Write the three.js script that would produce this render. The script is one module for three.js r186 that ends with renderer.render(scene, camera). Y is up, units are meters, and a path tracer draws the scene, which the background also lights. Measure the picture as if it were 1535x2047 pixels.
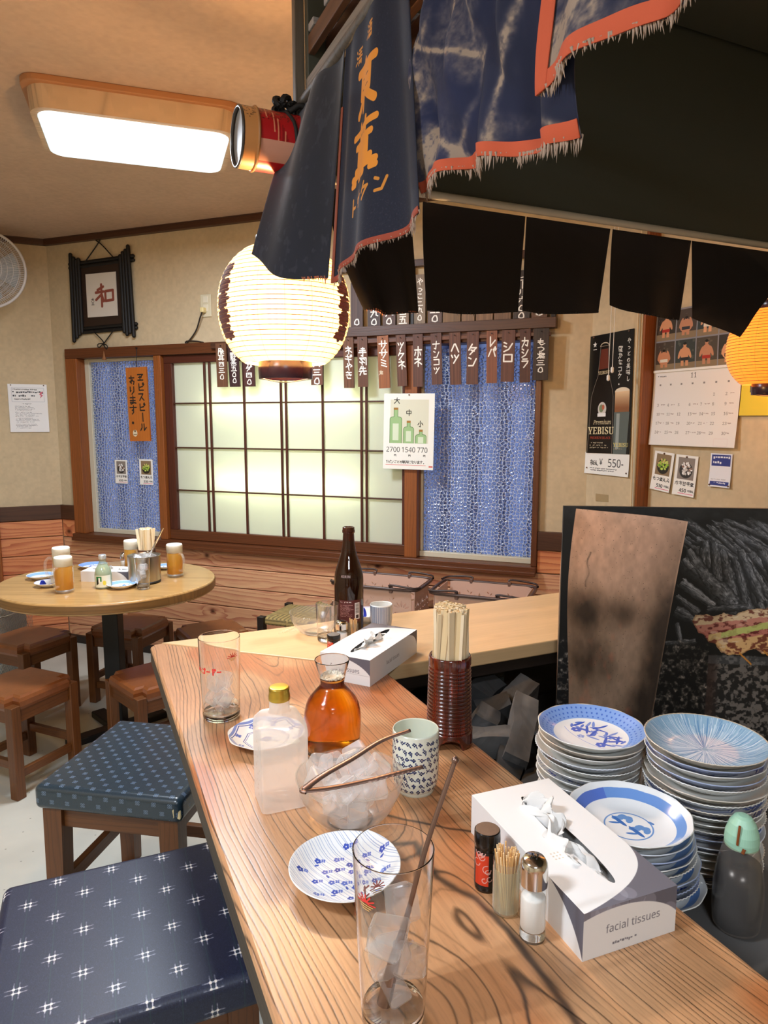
import * as THREE from 'three';
import { RoundedBoxGeometry } from 'three/addons/geometries/RoundedBoxGeometry.js';
import { mergeGeometries, mergeVertices } from 'three/addons/utils/BufferGeometryUtils.js';
import { RectAreaLightUniformsLib } from 'three/addons/lights/RectAreaLightUniformsLib.js';

// ---------------------------------------------------------------- camera, sky, exposure
const scene = new THREE.Scene();
const EYE = [0, 1.306, 0], YAW = 24.2 * Math.PI / 180, PITCH = 7.6 * Math.PI / 180;
const camera = new THREE.PerspectiveCamera(73.52, 1535 / 2047, 0.02, 40);
camera.position.set(...EYE);
camera.lookAt(Math.sin(YAW) * Math.cos(PITCH), EYE[1] - Math.sin(PITCH), -Math.cos(YAW) * Math.cos(PITCH));
const renderer = new THREE.WebGLRenderer({ antialias: true });
renderer.toneMapping = THREE.LinearToneMapping;
renderer.toneMappingExposure = 1.08;
renderer.shadowMap.enabled = true;
RectAreaLightUniformsLib.init();
scene.background = new THREE.Color(0.72, 0.80, 0.95);          // dusk sky, seen only through the two side lights of the window
scene.backgroundIntensity = 2.1;

// the room's lamps and two added fill fixtures: strengths here, bodies below
const TUBE_LIGHT = 255, LANTERN_LIGHT = 1.2, LANTERN_DIM = 0.13, BOX_LIGHT = 30;

// ---------------------------------------------------------------- helpers
const V2 = THREE.Vector2, V3 = THREE.Vector3, R = (d) => d * Math.PI / 180;
function rng(s) { return () => { s = (s + 0x6d2b79f5) | 0; let t = Math.imul(s ^ (s >>> 15), 1 | s); t = (t + Math.imul(t ^ (t >>> 7), 61 | t)) ^ t; return ((t ^ (t >>> 14)) >>> 0) / 4294967296; }; }
const rand = rng(77), rr = (a, b) => a + (b - a) * rand();
const clamp = (x, a = 0, b = 1) => Math.min(b, Math.max(a, x)), lerp = (a, b, t) => a + (b - a) * t, sstep = (a, b, x) => { const t = clamp((x - a) / (b - a)); return t * t * (3 - 2 * t); };
const hash = (x, y, s) => { let h = Math.imul(x, 374761393) ^ Math.imul(y, 668265263) ^ Math.imul(s, 1442695041); h = Math.imul(h ^ (h >>> 13), 1274126177); return ((h ^ (h >>> 16)) >>> 0) / 4294967296; };
function noise(x, y, s = 0, p = 0, q = p) {                     // value noise 0..1, tiling with period p, q when given
  const x0 = Math.floor(x), y0 = Math.floor(y), fx = x - x0, fy = y - y0, u = fx * fx * (3 - 2 * fx), v = fy * fy * (3 - 2 * fy);
  const w = (i, n) => (n ? ((i % n) + n) % n : i);
  const a = hash(w(x0, p), w(y0, q), s), b = hash(w(x0 + 1, p), w(y0, q), s), c = hash(w(x0, p), w(y0 + 1, q), s), d = hash(w(x0 + 1, p), w(y0 + 1, q), s);
  return lerp(lerp(a, b, u), lerp(c, d, u), v);
}
function fbm(x, y, s = 0, o = 4, p = 0, q = p) { let r = 0, a = 0.5, t = 0; for (let i = 0; i < o; i++) { r += a * noise(x, y, s + i, p, q); t += a; x *= 2; y *= 2; p *= 2; q *= 2; a *= 0.5; } return r / t; }

const used = new Map();
function numbered(n) { const k = used.get(n) || 0; used.set(n, k + 1); return k ? n + '_' + String(k).padStart(3, '0') : n; }
function mesh(name, geo, mat, parent, pos, rot) {
  const m = new THREE.Mesh(Array.isArray(geo) ? merge(geo) : geo, mat);
  m.name = parent && parent !== scene ? name : numbered(name);
  m.castShadow = m.receiveShadow = true;
  if (pos) m.position.set(...pos);
  if (rot) m.rotation.set(...rot);
  (parent || scene).add(m);
  return m;
}
function tag(o, label, category, group) { o.userData.label = label; o.userData.category = category; if (group) o.userData.group = group; return o; }
function thing(name, label, category, pos = [0, 0, 0], turn = 0, group) {
  const o = new THREE.Group(); o.name = numbered(name); o.position.set(...pos); o.rotation.y = turn; scene.add(o);
  return tag(o, label, category, group);
}
function copy(o, pos, turn, label, group) {
  const c = o.clone(); c.name = numbered(o.name.replace(/_\d{3}$/, '')); scene.add(c);
  c.userData = { ...o.userData };
  if (pos) c.position.set(...pos);
  if (turn !== undefined) c.rotation.y = turn;
  if (label) c.userData.label = label;
  if (group) c.userData.group = group;
  return c;
}
function struct(name, geo, mat, parent, pos, rot) { const m = mesh(name, geo, mat, parent, pos, rot); if (!parent) m.userData.kind = 'structure'; return m; }
function structGroup(name, pos, turn) { const o = new THREE.Group(); o.name = name; o.position.set(...pos); o.rotation.y = turn || 0; o.userData.kind = 'structure'; scene.add(o); return o; }

// geometry
function merge(list) {
  return mergeGeometries(list.map((g) => { g = g.index ? g.toNonIndexed() : g; for (const k of Object.keys(g.attributes)) if (!['position', 'normal', 'uv'].includes(k)) g.deleteAttribute(k); g.clearGroups(); return g; }));
}
function xf(g, pos = [0, 0, 0], rot = [0, 0, 0], sc = [1, 1, 1]) {
  const m = new THREE.Matrix4().compose(new V3(...pos), new THREE.Quaternion().setFromEuler(new THREE.Euler(...rot)), new V3(...(typeof sc === 'number' ? [sc, sc, sc] : sc)));
  return g.applyMatrix4(m);
}
// uv in metres along the faces, the grain (u) running along one axis
function grainUV(g, axis = 'x', off = [0, 0]) {
  g = g.index ? g.toNonIndexed() : g;
  const p = g.attributes.position, n = g.attributes.normal, uv = new Float32Array(p.count * 2), a = 'xyz'.indexOf(axis), o = [0, 1, 2].filter((k) => k !== a);
  for (let i = 0; i < p.count; i += 3) {
    const s = [0, 1, 2].map((k) => Math.abs([0, 1, 2].reduce((t, j) => t + n.getComponent(i + j, k), 0)));
    const d = s.indexOf(Math.max(...s));
    const [cu, cv] = d === a ? o : [a, o.find((k) => k !== d)];
    for (let j = 0; j < 3; j++) { uv[(i + j) * 2] = p.getComponent(i + j, cu) + off[0]; uv[(i + j) * 2 + 1] = p.getComponent(i + j, cv) + off[1]; }
  }
  g.setAttribute('uv', new THREE.BufferAttribute(uv, 2));
  return g;
}
const box = (w, h, d, r = 0.002, seg = 1) => new RoundedBoxGeometry(w, h, d, seg, Math.min(r, w / 2.01, h / 2.01, d / 2.01));
const wbox = (w, h, d, axis = 'x', r = 0.002) => grainUV(box(w, h, d, r), axis, [rand() * 5, rand() * 5]);
const lathe = (pts, seg = 40) => new THREE.LatheGeometry(pts.map((p) => new V2(p[0], p[1])), seg);
const cyl = (r, h, seg = 20, r2 = r) => new THREE.CylinderGeometry(r2, r, h, seg);
function tube(pts, r, seg = 24, rad = 8, closed = false) { return new THREE.TubeGeometry(new THREE.CatmullRomCurve3(pts.map((p) => new V3(...p)), closed), seg, r, rad, closed); }
// a sheet with thickness, from a function of (u, v)
function sheet(fn, nu, nv, th = 0.001) {
  const P = [], Nn = [], UVs = [], idx = [], e = 1e-3, n = (nu + 1) * (nv + 1);
  for (let j = 0; j <= nv; j++) for (let i = 0; i <= nu; i++) {
    const u = i / nu, v = j / nv, c = new V3(...fn(u, v));
    const du = new V3(...fn(Math.min(1, u + e), v)).sub(new V3(...fn(Math.max(0, u - e), v))), dv = new V3(...fn(u, Math.min(1, v + e))).sub(new V3(...fn(u, Math.max(0, v - e))));
    P.push(c); Nn.push(du.cross(dv).normalize()); UVs.push([u, 1 - v]);
  }
  const pos = [], uv = [];
  for (const s of [0.5, -0.5]) for (let k = 0; k < n; k++) { const q = P[k].clone().addScaledVector(Nn[k], s * th); pos.push(q.x, q.y, q.z); uv.push(...UVs[k]); }
  const w = nu + 1;
  for (let j = 0; j < nv; j++) for (let i = 0; i < nu; i++) { const a = j * w + i, b = a + 1, c = a + w, d = c + 1; idx.push(a, b, c, b, d, c, a + n, c + n, b + n, b + n, c + n, d + n); }
  const side = (a, b) => idx.push(a, a + n, b, b, a + n, b + n);
  for (let i = 0; i < nu; i++) { side(i, i + 1); side(nv * w + i + 1, nv * w + i); }
  for (let j = 0; j < nv; j++) { side((j + 1) * w, j * w); side(j * w + nu, (j + 1) * w + nu); }
  const g = new THREE.BufferGeometry();
  g.setAttribute('position', new THREE.Float32BufferAttribute(pos, 3)); g.setAttribute('uv', new THREE.Float32BufferAttribute(uv, 2)); g.setIndex(idx); g.computeVertexNormals();
  return g;
}
// flat outline (x, z) of a slab lying level, top at y = 0
function slab(pts, th, bevel = 0.003) {
  const s = new THREE.Shape(pts.map((p) => new V2(p[0], -p[1])));
  const g = new THREE.ExtrudeGeometry(s, { depth: th - 2 * bevel, bevelEnabled: true, bevelSize: bevel, bevelThickness: bevel, bevelSegments: 2, bevelOffset: -bevel });
  g.rotateX(-Math.PI / 2); g.translate(0, -th + bevel, 0);
  return g;
}
// extruded outline standing in x, y; depth along z, centred
function prism(pts, depth, bevel = 0.001) {
  const s = new THREE.Shape(pts.map((p) => new V2(p[0], p[1])));
  const g = new THREE.ExtrudeGeometry(s, { depth: depth - 2 * bevel, bevelEnabled: bevel > 0, bevelSize: bevel, bevelThickness: bevel, bevelSegments: 1, bevelOffset: -bevel });
  return g.translate(0, 0, -depth / 2 + bevel);
}
function jitter(g, amt, seed, freq = 30) {                      // rough, broken surfaces: vertices moved by noise of their place
  g = g.clone(); g.deleteAttribute('normal'); g.deleteAttribute('uv'); g = mergeVertices(g, 1e-6); const p = g.attributes.position;
  for (let i = 0; i < p.count; i++) { const x = p.getX(i) * freq, y = p.getY(i) * freq, z = p.getZ(i) * freq; p.setXYZ(i, p.getX(i) + amt * (noise(y + 7, z + x * .7, seed) - .5), p.getY(i) + amt * (noise(x + 3, z + y * .6, seed + 1) - .5), p.getZ(i) + amt * (noise(x + 11, y + z * .8, seed + 2) - .5)); }
  g = g.toNonIndexed(); g.computeVertexNormals(); g.setAttribute('uv', new THREE.BufferAttribute(new Float32Array(g.attributes.position.count * 2), 2)); return g;
}

// textures
function dataTex(w, h, fn, srgb = true) {
  const d = new Uint8Array(w * h * 4);
  for (let y = 0; y < h; y++) for (let x = 0; x < w; x++) { const c = fn(x / w, y / h, x, y), i = (y * w + x) * 4; if (typeof c === 'number') d[i] = d[i + 1] = d[i + 2] = clamp(c, 0, 255); else { d[i] = clamp(c[0], 0, 255); d[i + 1] = clamp(c[1], 0, 255); d[i + 2] = clamp(c[2], 0, 255); } d[i + 3] = 255; }
  const t = new THREE.DataTexture(d, w, h); t.wrapS = t.wrapT = THREE.RepeatWrapping; t.magFilter = THREE.LinearFilter; if (srgb) t.colorSpace = THREE.SRGBColorSpace; t.needsUpdate = true; return t;
}
function canvasTex(w, h, draw) {
  const c = document.createElement('canvas'); c.width = w; c.height = h; draw(c.getContext('2d'), w, h);
  const t = new THREE.CanvasTexture(c); t.colorSpace = THREE.SRGBColorSpace; t.wrapS = t.wrapT = THREE.RepeatWrapping; return t;
}
function rep(t, x, y, ox = 0, oy = 0) { const c = t.clone(); c.repeat.set(x, y); c.offset.set(ox, oy); c.needsUpdate = true; return c; }
const std = (color, rough = 0.6, o = {}) => new THREE.MeshStandardMaterial({ color, roughness: rough, ...o });
const phys = (color, rough = 0.6, o = {}) => new THREE.MeshPhysicalMaterial({ color, roughness: rough, ...o });

// ---------------------------------------------------------------- lettering: brush strokes of each character on a 10 x 10 grid (x then y, y downwards)
const STROKES = {
  'ヱ': '12 82 55,44 47,18 88,25 65', 'エ': '12 82,52 57,08 98', 'ビ': '21 28 88,25 74,71 83,80 92', 'ヒ': '21 28 88,25 74', 'ス': '11 71 28,55 88', 'ー': '50 59', 'ル': '31 35 18,61 68 95', 'カ': '13 83 78 57,40 44 19', 'シ': '11 32,14 35,19 57 82',
  'ラ': '21 71,13 83 75 39', 'ロ': '12 82 88 18 12', 'レ': '31 39 84', 'バ': '42 18,62 88,71 83,80 92', 'タ': '40 15,33 83 29,35 66', 'ン': '12 33,19 59 83', 'ハ': '42 18,52 89', 'ツ': '12 24,42 54,82 39', 'ナ': '03 93,50 49 28',
  'コ': '12 82 88,18 88', 'ホ': '13 93,50 59,25 18,75 88', 'ネ': '40 52,12 82 16,54 59,65 97', 'ク': '40 15,33 83 29', 'サ': '03 93,30 36,70 75 49', 'ミ': '21 73,24 76,27 89', 'ギ': '12 73,05 86,30 59,71 83,80 92', 'ダ': '40 15,33 73 29,35 66,71 83,80 92',
  'ト': '40 49,45 85', 'ウ': '50 52,15 13 83 38', 'ゴ': '12 72 78,18 78,71 83,80 92', 'ド': '40 49,45 75,71 83,80 92',
  'も': '40 37 59 97,13 73,15 75', 'つ': '13 52 84 86 58 38', 'や': '15 72 94 75,50 62,31 59', 'き': '12 82,15 85,31 76,27 39 79', 'っ': '34 64 86 68 48', 'こ': '22 72 63,26 38 88', 'あ': '12 82,40 48,64 37 26 55 86 79', 'り': '21 26 35,71 76 49', 'ま': '12 82,15 85,50 58 29 17 47 98', 'す': '02 92,50 56 35 54 57 39',
  '。': '37 48 39 28 37', 'み': '21 61 28 16 46 98,84 79', 'か': '12 62 67 48,30 35 09,72 95', 'な': '12 62,30 26,72 93,64 68 48 37 57 98', 'の': '52 28 15 33 73 86 59', 'に': '11 18,42 82,47 58 88', 'ご': '22 72 63,26 38 88,81 83', 'と': '32 45,82 36 38 88', 'て': '12 92 45 58 79', 'を': '12 82,40 15 54 69,85 47 49 89', 'し': '31 38 69 86',
  '焼': '30 36 09,12 23,50 42,36 48,52 92,71 74,44 93,55 54,84 83,46 96,66 58,76 78 98', '手': '71 31,13 83,05 95,50 59 38', '羽': '11 41 48,22 33,15 36,51 91 98,62 73,55 76', '先': '30 13,22 82,50 55,05 95,35 19,65 68 98',
  '豚': '10 40 49,10 09,13 43,15 45,50 95,73 45,64 69 48,75 47,84 65,65 98', '耳': '01 91,21 28,71 79,23 73,25 75,07 97', '生': '30 13,22 82,15 85,50 59,09 99', '野': '00 40 45 05 00,02 42,20 29,07 47,09 49,51 91 73,62 74,45 95 86,75 79 58', '菜': '01 91,30 32,60 62,73 23,24 35,54 65,06 96,55 59,55 19,55 99',
  '五': '11 81,51 37,14 74 79,09 99', '四': '12 82 88 18 12,42 35,62 65 75', '三': '12 82,25 75,08 98', '二': '23 73,08 98', '六': '50 52,03 93,35 18,65 88', '九': '13 73 77 98,41 44 19', '〇': '42 25 28 59 78 75 62 42', '円': '12 18,12 82 89,52 55,15 85', '百': '01 91,52 33,23 28 78 73 23,25 75',
  '大': '03 93,50 45 09,54 99', '中': '12 82 86 16 12,50 59', '小': '50 59 38,33 16,73 96', '税': '30 12,02 42,20 29,24 06,24 46,51 63,91 73,54 94 96 56 54,66 49,76 78 98', '込': '11 22,04 24 27 08,27 99,51 37,54 78', '甘': '02 92,21 29,71 79,25 75,29 79', '辛': '50 51,11 91,32 43,72 63,04 94,16 86,54 59',
  '煮': '12 72,41 44,04 94,82 15,26 76 78 28 26,27 77,09 08,39 38,69 68,99 98', '確': '01 41,20 04,15 45 48 18 15,50 42,51 91 92,63 69,53 93,55 85,57 87,59 99', '和': '41 12,03 43,30 39,34 06,34 47,53 93 97 57 53', '清': '11 22,14 25,08 27,41 91,43 83,35 95,61 65,47 49,47 87 89,48 88', '酒': '11 22,14 25,08 27,41 91,43 93 99 49 43,61 64,71 75,46 96,48 98',
  '東': '01 91,22 72 76 26 22,24 74,40 49,46 19,56 99', '薫': '01 91,30 32,60 62,52 33,13 83,24 74 76 26 24,25 75,43 48,17 87,08 98,09 19,39 49,59 69,99 89', '販': '01 31 36 06 01,03 33,06 08,36 38,51 91,52 49,53 83 59,54 99', '売': '50 54,02 92,24 74,17 15 85 87,36 19,66 68 98', '美': '30 41,70 61,12 82,24 74,06 96,41 46,47 19,57 99', '味': '01 31 36 06 01,52 92,45 95,70 79,65 48,75 98',
};
function glyph(c, ch, x, y, s, lw, sx = 1) {
  const d = STROKES[ch]; if (!d) return;
  c.lineWidth = lw; c.lineCap = 'round'; c.lineJoin = 'round';
  for (const st of d.split(',')) { c.beginPath(); st.split(' ').forEach((q, i) => { const px = x + (q.charCodeAt(0) - 48) / 9 * s * sx, py = y + (q.charCodeAt(1) - 48) / 9 * s; i ? c.lineTo(px, py) : c.moveTo(px, py); }); c.stroke(); }
}
function column(c, text, x, y, s, lw, color, gap = 1.16) { c.strokeStyle = color; [...text].forEach((ch, i) => glyph(c, ch, x, y + i * s * gap, s, lw)); }
function row(c, text, x, y, s, lw, color, gap = 1.12) { c.strokeStyle = color; [...text].forEach((ch, i) => glyph(c, ch, x + i * s * gap, y, s, lw)); }
// print too small to read on the photograph: rows of short ticks
function tinyPrint(c, x, y, w, lines, lh, color, seed) { const q = rng(seed); c.fillStyle = color; for (let i = 0; i < lines; i++) { let p = x; const end = x + w * (0.55 + 0.45 * q()); while (p < end) { const l = lh * (0.2 + 0.35 * q()); if (q() > 0.15) c.fillRect(p, y + i * lh + lh * 0.2 * q(), l, lh * (0.25 + 0.3 * q())); p += l + lh * 0.14; } } }
// an atlas: one canvas shared by many prints; cell() draws in a cell's own pixels and returns its uv rectangle
function atlas(w, h) {
  const cv = document.createElement('canvas'); cv.width = w; cv.height = h; const c = cv.getContext('2d');
  let x = 0, y = 0, line = 0;
  return {
    cell(cw, ch, draw) {
      if (x + cw > w) { x = 0; y += line; line = 0; }
      if (y + ch > h) throw new Error('atlas full');
      c.save(); c.translate(x, y); c.beginPath(); c.rect(0, 0, cw, ch); c.clip(); draw(c, cw, ch); c.restore();
      const e = 1.5, r = [(x + e) / w, 1 - (y + ch - e) / h, (x + cw - e) / w, 1 - (y + e) / h]; x += cw; line = Math.max(line, ch); return r;
    },
    texture() { const t = new THREE.CanvasTexture(cv); t.colorSpace = THREE.SRGBColorSpace; return t; },
  };
}
function toCell(g, r) { const uv = g.attributes.uv; for (let i = 0; i < uv.count; i++) uv.setXY(i, lerp(r[0], r[2], clamp(uv.getX(i))), lerp(r[1], r[3], clamp(uv.getY(i)))); return g; }
// a box with a print on its +z face; the other faces take one spot of the same cell
function printBox(w, h, d, r) {
  const g = new THREE.BoxGeometry(w, h, d), uv = g.attributes.uv;
  for (let i = 0; i < uv.count; i++) { const f = Math.floor(i / 4); f === 4 ? uv.setXY(i, lerp(r[0], r[2], uv.getX(i)), lerp(r[1], r[3], uv.getY(i))) : uv.setXY(i, lerp(r[0], r[2], 0.03 + 0.03 * uv.getX(i)), lerp(r[1], r[3], 0.5 + 0.4 * (uv.getY(i) - .5))); }
  return g;
}

// ---------------------------------------------------------------- materials
// neutral wood grain, tiling 1.2 m along u by 0.3 m across v, tinted by each material's colour
const grainTex = dataTex(512, 512, (u, v) => {
  const warp = fbm(u * 4, v * 6, 3, 3, 4, 6) * 3, f = Math.abs(((v * 22 + warp) % 1 + 1) % 1 - 0.5) * 2, fine = noise(u * 24, v * 220, 9, 24, 220), mid = fbm(u * 3, v * 14, 12, 3, 3, 14);
  const k = 206 + 40 * mid - 34 * Math.pow(f, 5) - 26 * (fine > 0.66 ? fine - 0.4 : 0) + 10 * fine; return [k, k * 0.985, k * 0.965];
});
const grainMap = rep(grainTex, 1 / 1.2, 1 / 0.3);
const wood = (color, rough = 0.5, o = {}) => std(color, rough, { map: grainMap, bumpMap: grainMap, bumpScale: 0.0004, ...o });
// pine boards: warm, with long figure and knots; tiles 2.4 m by 0.6 m
const KNOTS = [[0.12, 0.30], [0.31, 0.72], [0.44, 0.16], [0.63, 0.55], [0.78, 0.86], [0.9, 0.28], [0.55, 0.92], [0.22, 0.52]];
const pineTex = dataTex(1024, 512, (u, v) => {
  let bend = 0, dark = 0;
  for (const [a, b] of KNOTS) { let du = (u - a + 1.5) % 1 - 0.5, dv = (v - b + 1.5) % 1 - 0.5; du *= 2.4; dv *= 0.6; const d = Math.hypot(du * 0.55, dv); bend += 0.6 * Math.exp(-d * d / 0.0012) * Math.sign(dv || 1); dark = Math.max(dark, Math.exp(-Math.pow(Math.hypot(du * .8, dv) / 0.011, 2))); }
  const warp = fbm(u * 3, v * 5, 31, 4, 3, 5) * 2.2 + bend, f = ((v * 26 + warp * 2.5) % 1 + 1) % 1, ring = Math.pow(f, 3), fine = noise(u * 40, v * 260, 39, 40, 260), tone = fbm(u * 2, v * 8, 35, 3, 2, 8);
  const k = 1 - 0.16 * ring - 0.10 * (1 - tone) - 0.05 * fine; return [236 * k * (1 - .62 * dark), 196 * k * k * (1 - .70 * dark), 146 * k * k * (1 - .74 * dark)];
});
const pineMap = rep(pineTex, 1 / 2.4, 1 / 0.6);
const M = {};
M.pine = std('#ffffff', 0.42, { map: pineMap, bumpMap: pineMap, bumpScale: 0.0006 });
M.pineRed = std('#ffdcc4', 0.42, { map: pineMap, bumpMap: pineMap, bumpScale: 0.0006 });
M.darkWood = wood('#573522', 0.45);
M.blackWood = wood('#221610', 0.5);
M.frameWood = wood('#6e3d20', 0.4);
M.frameRed = wood('#5a2a1c', 0.4);
M.postWood = wood('#a05c2c', 0.4);
M.stoolWood = wood('#70431f', 0.38);
M.tableTop = wood('#cda368', 0.24, { bumpScale: 0.0001 });
M.tableEdge = wood('#8f6a3c', 0.4);
const plyMap = rep(dataTex(512, 512, (u, v) => { const a = fbm(u * 3, v * 10, 41, 4, 3, 10), f = noise(u * 20, v * 160, 43, 20, 160), s = sstep(.6, .8, fbm(u * 6, v * 5, 45, 3, 6, 5)); const k = 232 + 26 * (a - .5) + 8 * (f - .5) - 14 * s; return [k, k * (0.99 - .02 * s), k * (.97 - .05 * s)]; }), 1 / 1.2, 1 / 0.4);
M.paleWood = std('#ecc796', 0.4, { map: plyMap });
M.sooty = std('#17130f', 0.75);
M.black = std('#0d0c0b', 0.5);
M.blackGloss = std('#100e0d', 0.18);
M.white = std('#f1efe9', 0.5);
M.paper = std('#ece7da', 0.7);
M.chrome = std('#d9d6d0', 0.12, { metalness: 1 });
M.steel = std('#b9b3aa', 0.3, { metalness: 1 });
M.bronze = std('#80665a', 0.36, { metalness: 0.8 });
M.gold = std('#d4b04a', 0.28, { metalness: 0.85 });
M.glaze = phys('#efeee8', 0.16, { clearcoat: 0.6, clearcoatRoughness: 0.06 });
M.glazeFoot = std('#b59a80', 0.8);
M.glass = phys('#fbfcfb', 0.02, { transmission: 1, thickness: 0, ior: 1.5, side: THREE.DoubleSide });
M.glassSolid = phys('#ffffff', 0.0, { transmission: 1, thickness: 0.01, ior: 1.45 });
M.frosted = phys('#fdfbf8', 0.62, { transmission: 0.88, thickness: 0, ior: 1.4 });
M.ice = phys('#ffffff', 0.30, { transmission: 0.88, thickness: 0, ior: 1.45 });
M.water = phys('#ffffff', 0.02, { transmission: 1, thickness: 0, ior: 1.33 });
M.tea = phys('#fff4e0', 0.12, { transmission: 1, thickness: 0.05, ior: 1.33, attenuationColor: new THREE.Color(0.86, 0.50, 0.07), attenuationDistance: 0.045 });
M.beer = phys('#f6c04a', 0.6, { transmission: 0.6, thickness: 0, ior: 1.34 });
M.foam = std('#f6efdd', 0.85);
M.leather = phys('#8f5229', 0.34, { clearcoat: 0.25, clearcoatRoughness: 0.3 });
M.tissue = phys('#faf8f4', 0.95, { transmission: 0.3, thickness: 0 });
// plaster: trowelled sand-and-straw finish, tiling 1 m
const plasterTex = dataTex(512, 512, (u, v) => { const a = fbm(u * 5, v * 5, 51, 4, 5, 5), b = fbm(u * 60, v * 60, 57, 2, 60, 60); const k = 226 + 22 * (a - .5) + 16 * (b - .5); return [k, k, k]; });
const plasterMap = rep(plasterTex, 1, 1);
M.plaster = std('#e6d0aa', 0.9, { map: plasterMap, bumpMap: plasterMap, bumpScale: 0.002 });
M.ceiling = std('#dcbea4', 0.92, { map: plasterMap, bumpMap: plasterMap, bumpScale: 0.002 });
const floorTex = dataTex(512, 512, (u, v, x, y) => { const a = fbm(u * 6, v * 6, 61, 4, 6, 6), s = hash(x >> 1, y >> 1, 5) > 0.9985 ? 70 : 0; const k = 218 + 30 * (a - .5) - s; return [k, k * .995, k * .965]; });
M.floor = std('#d9d8d0', 0.55, { map: rep(floorTex, 1, 1) });

// the big counter slab: one board cut near the heart of the tree; the map covers 0.52 m by 1.76 m of it
const FEAT = [[[0.32, -0.745], [0.345, -0.73], [0.368, -0.722], [0.364, -0.655], [0.386, -0.605], [0.392, -0.55], [0.386, -0.465], [0.38, -0.40], [0.39, -0.3]], [[0.30, -0.79], [0.36, -0.80], [0.42, -0.74], [0.47, -0.70], [0.5, -0.66]]];
function segDist(x, z, P) { let m = 9; for (let i = 0; i < P.length - 1; i++) { const [ax, az] = P[i], [bx, bz] = P[i + 1], t = clamp(((x - ax) * (bx - ax) + (z - az) * (bz - az)) / ((bx - ax) ** 2 + (bz - az) ** 2)); m = Math.min(m, Math.hypot(x - ax - t * (bx - ax), z - az - t * (bz - az))); } return m; }
const slabTex = dataTex(640, 2048, (u, v) => {
  const x = 0.10 + u * 0.52, z = -1.74 + v * 1.76;
  const heart = 0.36 + 0.03 * Math.sin(z * 3.1 + 1) + 0.05 * (fbm(z * 2.2, 1.5, 71, 2) - .5);
  const cut = 0.016 + 0.050 * fbm(z * 1.7, 4.2, 73, 3) + 0.022 * Math.sin(z * 4.2 + 0.6) ** 2;                   // how deep under the surface the heart lies
  let rad = Math.hypot((x - heart) * (x < heart ? 0.82 : 1.0), cut) + 0.014 * (fbm(x * 12, z * 2.4, 75, 3) - .5) + 0.0028 * (fbm(x * 60, z * 14, 79, 2) - .5);
  for (const [kx, kz, ka, ks] of [[0.335, -0.69, 0.030, 0.0035], [0.345, -1.12, -0.02, 0.006], [0.30, -0.50, 0.02, 0.004]]) rad += ka * Math.exp(-((x - kx) ** 2 + (z - kz) ** 2 * .5) / ks);
  const gap = 0.0052, f = ((rad / gap) % 1 + 1) % 1, ringId = Math.floor(rad / gap), strong = 0.12 + 0.88 * Math.pow(hash(ringId, 3, 83), 1.6) * (0.6 + 0.8 * fbm(x * 6 + ringId, z * 3, 85, 2));
  const line = Math.exp(-Math.pow((f - 0.86) / 0.075, 2)) * strong, soft = Math.pow(f, 2.2) * 0.30 * strong;
  const pores = noise(x * 900, z * 60, 87) > 0.72 ? 0.5 * noise(x * 900, z * 60, 87) * (0.3 + soft) : 0, tone = fbm(x * 9, z * 2.5, 89, 3), fine = noise(x * 420, z * 16, 91);
  let r = 199 + 34 * (tone - .5), g = 149 + 34 * (tone - .5), b = 105 + 30 * (tone - .5);
  const red = sstep(0.52, 0.66, fbm(x * 7 + 2, z * 4, 95, 3)); r -= 14 * red; g -= 32 * red; b -= 34 * red;       // rubbed reddish stains
  const k = 1 - 0.54 * line - 0.20 * soft - 0.3 * pores - 0.08 * fine; r *= k; g *= k * (1 - .05 * line); b *= k * (1 - .10 * line);
  for (let i = 0; i < 2; i++) { const d = segDist(x + 0.006 * (fbm(x * 40, z * 40, 97, 2) - .5), z, FEAT[i]), wd = i ? 0.0022 : 0.0045, s = Math.exp(-Math.pow(d / wd, 2)) * (0.55 + 0.45 * fbm(x * 50, z * 30, 99, 2)); r *= 1 - .72 * s; g *= 1 - .72 * s; b *= 1 - .68 * s; }
  return [r, g, b];
});
slabTex.wrapT = THREE.MirroredRepeatWrapping;
M.slab = phys('#ffffff', 0.36, { map: slabTex, bumpMap: slabTex, bumpScale: 0.0005, clearcoat: 0.18, clearcoatRoughness: 0.3 });
M.slabSide = wood('#4b4032', 0.6);

// ---------------------------------------------------------------- the room: floor, ceiling, walls
// plan: the bar runs along z; the back corner of the room is cut off at 45 degrees and the window stands in that cut
const BACK = -4.41, CEIL = 2.30, S0 = [-0.085, -4.41], RT = Math.SQRT1_2;
const onW = (s, y, out = 0) => [S0[0] + (s - out) * RT, y, S0[1] + (s + out) * RT], TW = -Math.PI / 4;      // a point of the window wall: s metres from its left corner, out metres into the room
const onL = (x, y, out = 0) => [x, y, BACK + out];                                                        // left (back) wall
const onP = (z, y, out = 0, X = 2.0) => [X - out, y, z], TP = -Math.PI / 2;                                 // poster wall and calendar wall
struct('floor', xf(new THREE.BoxGeometry(4.4, 0.1, 7.0), [0.3, -0.05, -1.2]), (() => { M.floor.map = rep(floorTex, 4, 7); return M.floor; })());
const ceil = xf(new THREE.BoxGeometry(4.4, 0.1, 7.0), [0.3, CEIL + 0.05, -1.2]);
struct('ceiling', grainUV(ceil, 'x'), M.ceiling);
const wallBoxes = (list) => merge(list.map(([w, h, d, x, y, z]) => grainUV(xf(new THREE.BoxGeometry(w, h, d), [x, y, z]), 'x')));
struct('wall_left', wallBoxes([[1.75, CEIL, 0.12, -0.96, CEIL / 2, BACK - 0.06]]), M.plaster);
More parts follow.
